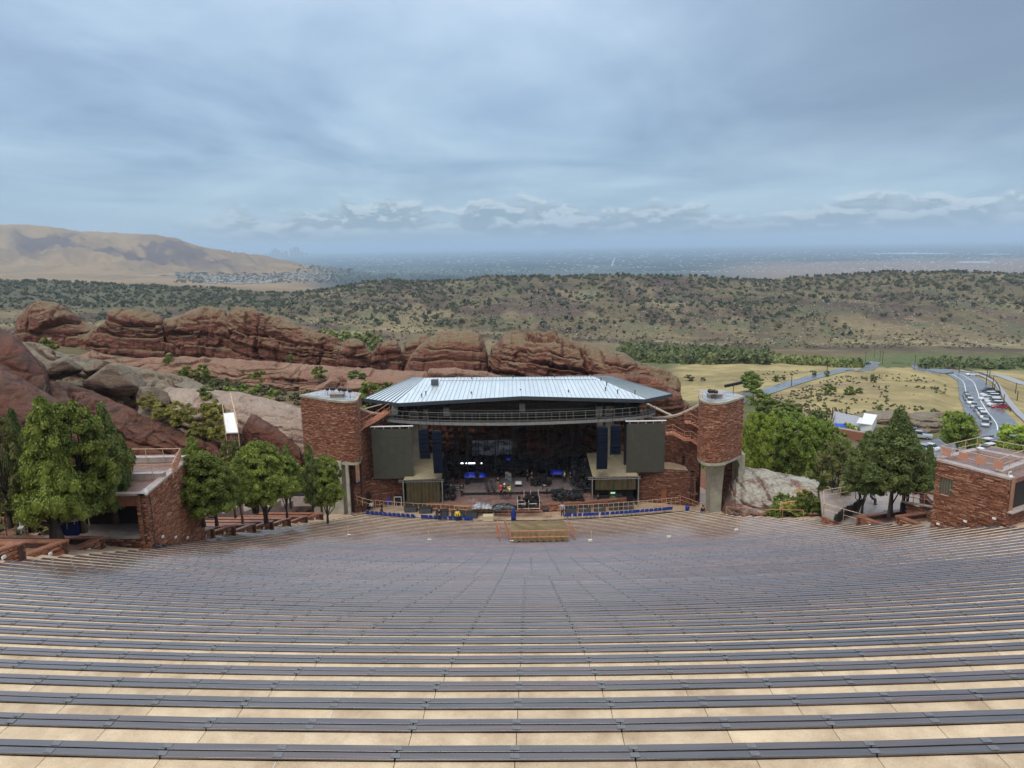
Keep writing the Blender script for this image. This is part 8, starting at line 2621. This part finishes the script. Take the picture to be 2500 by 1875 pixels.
# trash can and railings among the mid-left trees
for (u, v, lab) in ((625, 1252, 'black trash drum under the widest juniper'),):
    p = sat(u, v, 66); solo('trash_drum', MB().lathe([(.32, 0), (.35, .5), (.33, 1.0), (.2, 1.1)], p, 12), M_black, lab, 'bin')
sf = MB()
for k_ in range(38, 63, 3):
    z = row_z(k_) + .35; a0 = edge_phi(k_, LEFT_E); r0, r1 = row_r(k_), row_r(k_ + 3)
    P = [rp(r0, a0 - 17 / r0, 0), rp(r0, a0 - 8.5 / r0, 0), rp(r1, a0 - 8.5 / r1, 0), rp(r1, a0 - 17 / r1, 0)]
    sf.prism([(v.x, v.y) for v in P], z - 1.5, z)
tag(sf.build('wet_service_path', M_plaza), 'pale wet stepped path behind the left planters', None, None, 'structure')
for i in range(7):
    k_ = 40 + 3 * i; a0 = edge_phi(k_, LEFT_E); q0 = rp(row_r(k_), a0 - 12 / row_r(k_), row_z(k_) + .35); q1 = rp(row_r(k_ + 2.6), a0 - 12.4 / row_r(k_), row_z(k_) + .35)
    railing('railing', [q0, q1], 'tan railing on the wet service path, %s from the left booth' % ordn(i + 1), M_railt, posts=1.3, h=1.0, mids=(.5,), r=.025, group='railings on the wet service path')
q = sat(745, 1236, 78); gear('sign_board', MB().box(q + Vector((0, 0, .6)), (2.6, .08, 1.15)), M_capw, 'white board leaning under the compact juniper by the tower leg', 'board')

# ------------------------------------------------------------ right terrace things
def stack(p, n, i):
    t = thing('chair_stack', 'black folding-chair stack on a pallet, %s from the left' % ordn(i + 1), 'chair stack', p, random.uniform(-.3, .3), 'stacked black chairs on the right terrace')
    for j in range(n):
        z = .15 + j * .11; MB().box((.03 * j, 0, z), (.5, .5, .05), 0, rx=.15, cham=.02).build('seat', M_black, t, world=False)
        MB().box((.03 * j, -.26 - .01 * j, z + .22), (.46, .04, .38), rx=-.2).build('backrest', M_black, t, world=False)
    for sx in (-.22, .22): MB().tube((sx, .2, 0), (sx, -.1, .15 + n * .11), .02, n=4).build('leg', M_steel, t, world=False)


for i in range(6):
    p = sat(2044 + i * 9, 1268 - i * 3.5, 61.5 + i * .5); stack(Vector((p.x, p.y, t3.z)), 5 + i % 3, i)
p = sat(2209, 1254, 60); solo('trash_drum', MB().lathe([(.4, 0), (.42, .5), (.42, .95), (.3, 1.05)], Vector((p.x, p.y, p.z)), 12), M_black, 'black trash drum between the right junipers and the booth', 'bin')
p = sat(2068, 1236, 72); t = thing('brick_pillar', 'short red stone pillar with a white cap behind the terrace', 'pillar', p)
MB().box(p + Vector((0, 0, .6)), (.6, .6, 1.3)).build('shaft', M_stone, t); MB().box(p + Vector((0, 0, 1.32)), (.75, .75, .14)).build('cap', M_capw, t)
# plaza and stair walls left of the right booth
pl2 = [sat(2050, 1225, 74), sat(2135, 1196, 84), sat(2215, 1200, 80), sat(2280, 1238, 62), sat(2170, 1248, 63)]
zz = [p.z for p in pl2]; mb = MB(); mb.prism([(p.x, p.y) for p in pl2][::-1], [z - 2 for z in zz][::-1], zz[::-1])
tag(mb.build('plaza', M_plaza), 'pale wet plaza behind the right terrace', None, None, 'structure')
for i, (a, b, lab) in enumerate((((2205, 1225, 60), (2285, 1238, 57), 'lower red stone stair wall with a pale coping left of the right booth'), ((2248, 1200, 62), (2290, 1208, 58), 'upper red stone stair wall with a pale coping left of the right booth'))):
    A_, B_ = sat(*a), sat(*b); t = thing('stair_wall', lab, 'wall', (A_.x, A_.y, A_.z - 1.2), 0, 'stair walls beside the right booth')
    masonry(t, [(A_.x, A_.y), (B_.x, B_.y)], min(A_.z, B_.z) - 1.4, min(A_.z, B_.z) - .05, (.07, .15), (.25, .7), .05, 0, 30, seed=90 + i)
    MB().prism([(A_.x, A_.y - .1), (B_.x, B_.y - .1), (B_.x, B_.y + .35), (A_.x, A_.y + .35)], [A_.z - .1, B_.z - .1, B_.z - .1, A_.z - .1], [A_.z, B_.z, B_.z, A_.z]).build('coping', M_capw, t)
    railing('railing', [A_ + Vector((0, .1, 0)), B_ + Vector((0, .1, 0))], '', M_rail, posts=1.0, h=1.0, mids=(.5,), parent=t)
gb = MB(); gp = [(1655, 1122), (1700, 1096), (1735, 1082), (1800, 1082), (1815, 1108), (1790, 1120), (1720, 1122)]
P = [at(x, y, 74 - (1122 - y) * -.05) for x, y in gp]; gb.add([p - Vector((0, 0, .15)) for p in P], [list(range(len(P)))[::-1]])
tag(gb.build('garden_bed', M_rockp), 'sloping garden bed beside the lichen boulder', None, None, 'structure')
P, S = [], []
for i in range(150):
    x, y = random.uniform(1672, 1805), random.uniform(1074, 1116); P.append(tuple(at(x, y, 71.3 + (1116 - y) * .06) - Vector((0, 0, .1)))); S.append(random.uniform(.2, .5))
scatter('garden_plants', MBU, P, S, L_cotd, 'low green garden plants beside the lichen boulder')
# rail and rubble between the lichen boulder and the benches
pts_ = [seat_hit(u, v) for u, v in ((1762, 1262), (1810, 1266), (1850, 1270), (1900, 1272), (1950, 1274))]
railing('railing', [p + Vector((.6, .5, 0)) for p in pts_], 'long rust railing below the lichen boulder', M_rail, posts=2.6, h=1.0, mids=(), group='railings beside the lichen boulder')
railing('railing', [sat(1905, 1250, 71), sat(1955, 1244, 71), sat(1995, 1228, 71), sat(2012, 1225, 70)], 'tan railing climbing from the rubble to the terrace', M_railt, posts=1.8, h=1.0, mids=(.5,), group='railings beside the lichen boulder')
P, S = [], []
for i in range(260):
    u = random.uniform(1800, 2000); v = random.uniform(1252, 1272); p = sat(u, v, 76 - (u - 1800) * .035); P.append(tuple(p - Vector((0, 0, .1)))); S.append(random.uniform(.12, .5))
scatter('rubble', STN, P, S, M_rockp, 'pink rubble beside the upper right benches')
P = [sat(u, v, 77 - (u - 1800) * .03) - Vector((0, 0, .15)) for u, v in ((1790, 1262), (1880, 1254), (1960, 1248), (2010, 1252), (2004, 1285), (1900, 1280), (1800, 1275))]
mb = MB(); mb.add(P, [list(range(len(P)))[::-1]]); tag(mb.build('rubble_slope', M_rockp), 'pink earth slope beside the upper right benches', None, None, 'structure')

# ------------------------------------------------------------ walled yard with shed and blue tarp
yz = -7.0
def yd(u, v, dz=0): return sat(u, v, 160)
c1, c2, c3, c4 = sat(2021, 1052, 156), sat(2112, 1062, 152), sat(2096, 1028, 174), sat(2036, 1021, 180)
zf_ = min(sat(2021, 1061, 156).z, sat(2112, 1066, 152).z)
yt = thing('walled_yard', 'red-walled service yard with pale coping below the grassy mound', 'yard', (c1.x, c1.y, zf_))
for (a, b, ta, tb, zb2) in ((c1, c2, sat(2021, 1043, 156).z, sat(2112, 1058, 152).z, zf_ - .5), (c4, c1, sat(2036, 1018, 180).z, sat(2021, 1043, 156).z, zf_ - .5), (c3, c4, sat(2096, 1025, 174).z, sat(2036, 1018, 180).z, zf_ - .5)):
    L_ = math.hypot(b.x - a.x, b.y - a.y); d = Vector((b.x - a.x, b.y - a.y)).normalized(); n_ = Vector((-d.y, d.x)) * .4
    MB().prism([(a.x, a.y), (b.x, b.y), (b.x + n_.x, b.y + n_.y), (a.x + n_.x, a.y + n_.y)], zb2, [ta, tb, tb, ta]).build('wall', M_stone, yt)
    MB().prism([(a.x, a.y), (b.x, b.y), (b.x + n_.x * 1.3, b.y + n_.y * 1.3), (a.x + n_.x * 1.3, a.y + n_.y * 1.3)], [ta, tb, tb, ta], [ta + .2, tb + .2, tb + .2, ta + .2]).build('coping', M_capw, yt)
fz = sat(2060, 1050, 160).z - .3
c5 = sat(2140, 1045, 165)
MB().prism([(c1.x, c1.y + .4), (c2.x, c2.y + .4), (c5.x, c5.y + 8), (c3.x, c3.y), (c4.x, c4.y)], fz - 2.5, fz).build('yard_floor', M_path, yt)
q = [sat(2091, 1032, 158), sat(2129, 1037, 156), sat(2141, 1022.5, 166), sat(2099, 1019, 168)]
sh = thing('shed', 'shed with a white corrugated roof in the walled yard', 'shed', (q[0].x, q[0].y, fz))
for i in range(6):
    a0, a1 = i / 6, (i + .93) / 6; r_ = [q[0].lerp(q[3], a0), q[1].lerp(q[2], a0), q[1].lerp(q[2], a1), q[0].lerp(q[3], a1)]
    mb = MB(); dn = Vector((0, 0, -.15)); mb.add(r_ + [v + dn for v in r_], [(0, 1, 2, 3), (7, 6, 5, 4), (0, 4, 5, 1), (1, 5, 6, 2), (2, 6, 7, 3), (3, 7, 4, 0)]); mb.build('roof_panel', M_white, sh)
MB().prism([(q[0].x + 1, q[0].y), (q[1].x, q[1].y), (q[2].x, q[2].y), (q[3].x + 1, q[3].y)], fz, q[0].z - .2).build('wall', M_white, sh)
for i in range(14):
    a = sat(2087 + i * 2.0, 1054 + i * .6, 154); MB().box((a.x, a.y, fz + .8), (.1, .05, 1.7)).build('picket', M_grey, sh)
p = sat(2048, 1046, 163); lump(Vector((p.x, p.y, fz)), 3.2, 3.0, 1.9, 12, M_blue, 'bright blue tarp over a heap in the walled yard', 'tarp', 'tarp', spiky=.4)
p = sat(2090, 1048, 158); person(Vector((p.x, p.y, fz)), 2, 'person in a lime hi-vis jacket in the walled yard', 'lime', 'charcoal')

# ------------------------------------------------------------ cars
M_glass = mat('dark_car_glass', (.02, .025, .03), None, rough=.08)
M_tyre = mat('black_tyre', (.015, .015, .015), None, rough=.8)
M_lampc = mat('car_lamp', (.7, .7, .68), None, rough=.2); M_tail = mat('car_tail_lamp', (.35, .02, .02), None, rough=.2)
PAINT = {n: mat('paint_' + n, c, None, rough=.22, coat=.8) for n, c in dict(white=(.72, .73, .74), silver=(.38, .40, .42), dark=(.03, .035, .04), grey=(.14, .15, .16), red=(.30, .012, .02), blue=(.05, .08, .13), black=(.012, .012, .014), green=(.05, .07, .06)).items()}


def loft(mb, st):
    """st: list of (x, half width, z bottom, z top, top inset)"""
    vs, fs = [], []
    for x, w, z0, z1, ins in st:
        vs += [(x, -w, z0), (x, -w, (z0 * .35 + z1 * .65)), (x, -w + ins, z1), (x, w - ins, z1), (x, w, (z0 * .35 + z1 * .65)), (x, w, z0)]
    for j in range(len(st) - 1):
        for i in range(6): a = j * 6 + i; b = j * 6 + (i + 1) % 6; fs.append([a, a + 6, b + 6, b])
    fs += [list(range(6)), [len(vs) - 6 + i for i in range(6)][::-1]]
    mb.add(vs, fs); return mb


CARM = {}
def car_parts(kind, color):
    if (kind, color) in CARM: return CARM[(kind, color)]
    b = MB()
    if kind == 'sedan':
        loft(b, [(-2.3, .72, .35, .62, .1), (-2.2, .84, .25, .82, .08), (-1.5, .90, .22, .95, .08), (0, .92, .2, .98, .06), (1.2, .91, .22, .92, .08), (2.1, .84, .25, .74, .1), (2.3, .7, .35, .58, .1)])
        g = loft(MB(), [(-1.75, .74, .9, .95, .05), (-1.1, .72, .9, 1.38, .12), (.0, .72, .9, 1.42, .12), (1.05, .76, .88, .93, .05)])
        r_ = MB().box((-.5, 0, 1.42), (1.35, 1.18, .05), cham=.02)
    elif kind == 'suv':
        loft(b, [(-2.3, .80, .4, .8, .08), (-2.2, .92, .3, 1.05, .05), (0, .95, .28, 1.08, .05), (1.3, .94, .3, 1.02, .06), (2.1, .88, .3, .9, .1), (2.3, .75, .4, .7, .1)])
        g = loft(MB(), [(-2.15, .84, 1.0, 1.08, .03), (-1.9, .80, 1.0, 1.66, .1), (.3, .80, 1.0, 1.70, .12), (1.25, .84, .98, 1.04, .05)])
        r_ = MB().box((-.8, 0, 1.71), (2.3, 1.35, .06), cham=.02)
    else:
        loft(b, [(-2.8, .88, .45, 1.0, .04), (-.7, .94, .4, 1.05, .04), (.0, .95, .4, 1.1, .05), (1.6, .94, .4, 1.1, .08), (2.6, .88, .42, 1.0, .1), (2.75, .8, .5, .8, .1)])
        g = loft(MB(), [(-.75, .84, 1.05, 1.1, .03), (-.6, .80, 1.05, 1.74, .1), (.6, .80, 1.05, 1.76, .12), (1.35, .86, 1.05, 1.1, .05)])
        r_ = MB().box((.0, 0, 1.77), (1.3, 1.35, .06), cham=.02)
    w = MB()
    w.lathe([(.2, -.11), (.33, -.10), (.34, 0), (.33, .10), (.2, .11)], (0, 0, 0), 12)
    w.v = [(x, z, y) for x, y, z in w.v]
    rim = MB().lathe([(.19, -.12), (.19, .12)], (0, 0, 0), 8); rim.v = [(x, z, y) for x, y, z in rim.v]
    rs_ = [mesh_np('body', b.v, b.f, PAINT[color]), mesh_np('windows', g.v, g.f, M_glass), mesh_np('roof', r_.v, r_.f, PAINT[color]), mesh_np('wheel', w.v, w.f, M_tyre), mesh_np('rim', rim.v, rim.f, M_alu),
           mesh_np('headlight', *(lambda m: (m.v, m.f))(MB().box((0, 0, 0), (.08, .32, .14))), M_lampc), mesh_np('tail_light', *(lambda m: (m.v, m.f))(MB().box((0, 0, 0), (.08, .26, .16))), M_tail)]
    CARM[(kind, color)] = rs_; return rs_


def car(p, rz, kind, color, label, group=None):
    t = thing('parked_car', label, 'pickup truck' if kind == 'pickup' else 'car', p, rz, group)
    ms = car_parts(kind, color)
    for i, nm in enumerate(('body', 'windows', 'roof')): link(nm, ms[i], t)
    wx = 1.4 if kind != 'pickup' else 1.75
    for sx in (-wx, wx):
        for sy in (-.82, .82):
            w = link('wheel', ms[3], t, (sx, sy, .34)); link('rim', ms[4], w)
    L_ = 2.22 if kind != 'pickup' else 2.7; zz_ = .62 if kind == 'sedan' else .8
    for sy in (-.6, .6): link('headlight', ms[5], t, (L_, sy, zz_)); link('tail_light', ms[6], t, (-L_ - .02, sy, zz_ + .1))
    return t


Lm = ROADS['road_main'][0]
def road_frame(p):
    i = min(range(1, len(Lm) - 1), key=lambda j: (Lm[j].x - p.x) ** 2 + (Lm[j].y - p.y) ** 2)
    d = Lm[i + 1] - Lm[i - 1]; return math.atan2(d.y, d.x), Lm[i].z


def cpt(cx, cy):
    return hit((2260 + cx / 3.967) / KD, (880 + cy / 3.967) / KD)


CL1 = [(388, 352, 'sedan', 'green'), (396, 370, 'sedan', 'silver'), (408, 393, 'suv', 'grey'), (428, 424, 'suv', 'white'), (466, 462, 'sedan', 'silver'), (497, 497, 'sedan', 'blue'), (530, 533, 'suv', 'white'), (556, 566, 'suv', 'white'), (592, 612, 'suv', 'dark'), (573, 642, 'suv', 'silver')]
for i, (cx, cy, kd, co) in enumerate(CL1):
    p = cpt(cx, cy); a, z = road_frame(p)
    car(Vector((p.x, p.y, z + .02)), a + math.pi, kd, co, '%s %s parked on the mound side of the wide road, %s from the top' % (co, kd, ordn(i + 1)), 'cars parked along the mound side of the road')
CL2 = [(598, 315, 'suv', 'dark'), (648, 340, 'suv', 'black'), (602, 357, 'suv', 'white'), (636, 374, 'suv', 'white'), (588, 392, 'sedan', 'white'), (648, 408, 'sedan', 'silver'), (655, 424, 'suv', 'white'), (664, 440, 'sedan', 'grey'), (676, 452, 'suv', 'white'), (712, 468, 'sedan', 'red')]
for i, (cx, cy, kd, co) in enumerate(CL2):
    p = cpt(cx, cy); a, z = road_frame(p)
    car(Vector((p.x, p.y, z + .05)), R(172) + random.uniform(-.05, .05), kd, co, '%s %s in the angled parking row, %s from the top' % (co, kd, ordn(i + 1)), 'cars in the angled parking row')
p = cpt(445, 150); a, z = road_frame(p); car(Vector((p.x, p.y, z + .05)), R(175), 'sedan', 'white', 'white sedan driving alone at the top bend of the wide road')
for i, (cx, cy, kd, co, lab) in enumerate(((563, 832, 'suv', 'white', 'white suv parked below the fence, above the right booth roof'), (640, 838, 'suv', 'blue', 'dark blue-grey suv parked beside the white one above the right booth'), (592, 884, 'suv', 'white', 'white suv half hidden by the right booth roof railing'),
                                           (20, 862, 'sedan', 'white', 'white sedan on the near road left of the right booth'), (-40, 870, 'sedan', 'silver', 'silver sedan half hidden by the tall juniper on the near road'))):
    p = at((2260 + cx / 3.967) / KD, (880 + cy / 3.967) / KD, 118 if i < 3 else 122); gz_ = gz(p.x, p.y)
    p = cpt(cx, cy); car(Vector((p.x, p.y, p.z + .05)), R(200 if i < 3 else 120), kd, co, lab)
p = hit(2230 / KD, 1062 / KD); car(p + Vector((0, 0, .05)), R(150), 'pickup', 'dark', 'dark pickup truck beside the layered outcrop, behind the tall juniper')
p = hit(2242 / KD, 1070 / KD); car(p + Vector((0, 0, .05)), R(150), 'pickup', 'silver', 'silver pickup truck just in front of the dark one')
p = hit((1800 + 995 * .3164) / KD, (500 + 1232 * .3164) / KD); car(p + Vector((0, 0, .05)), R(175), 'sedan', 'dark', 'dark car at the crest of the narrow road')
# utility poles
GPo = 'wooden poles along the roads'
POLES = [((2019, 907), 885), ((1932, 943), 913), ((1838.6, 968), 945), ((2112.5, 885), 858), ((2134, 875), 851), ((2148, 882), 856), ((2154, 890), 858), ((2233, 896), 867), ((2341, 912), 876),
         ((2407, 941), 900), ((2415.5, 922), 901), ((2422, 957), 919), ((2427, 959), 937), ((2448.5, 999), 963), ((2479, 961), 935), ((2483, 978), 955), ((2366, 1017), 1009), ((2018, 1030), 1004), ((2031, 1026), 995), ((2066, 1020), 994), ((2227, 1040), 1025)]
for i, ((u, v), vt) in enumerate(POLES):
    p = hit(u / KD, v / KD); tz_ = sat(u, vt, p.y).z
    t = thing('utility_pole', 'thin dark wooden pole by the roads on the right, %s counting from the narrow road' % ordn(i + 1), 'pole', p, 0, GPo)
    MB().tube(p, Vector((p.x, p.y, tz_)), .16, .11, 6).build('shaft', M_bark, t)
    if i in (3, 5, 6, 7, 8, 9): MB().box((p.x, p.y, tz_ - .5), (2.2, .12, .12)).build('crossarm', M_bark, t)
# roadside fence
def fence(pts, label, step=2.6, m=M_bark):
    P = smooth_line(pts, 6); t = thing('fence', label, 'fence', P[0], 0, 'roadside fences')
    mb = MB()
    for h_ in (.5, .95): mb.path([p + Vector((0, 0, h_)) for p in P], .06, 4)
    mb.build('rail', m, t); acc = 0
    q = MB().tube((0, 0, -.2), (0, 0, 1.1), .09, n=5); me = mesh_np('post', q.v, q.f, m)
    for a, b in zip(P[:-1], P[1:]):
        n = max(1, round((b - a).length / step))
        for i in range(n): link('post', me, t, a.lerp(b, i / n) - WL[t.name])


M_fence = mat('brown_fence', (.10, .07, .05), (.15, .11, .08), 2, .8)
fence([cpt(x, y) for x, y in ((-330, 28), (-120, 46), (40, 62), (180, 84), (320, 98), (480, 122), (600, 165), (680, 225), (715, 290), (722, 360), (745, 420), (800, 475), (828, 500))], 'brown post-and-rail fence along the outer edge of the wide road', m=M_fence)
fence([cpt(x, y) for x, y in ((470, 800), (530, 784), (600, 774), (660, 768))], 'short brown fence above the right booth roof', m=M_fence)
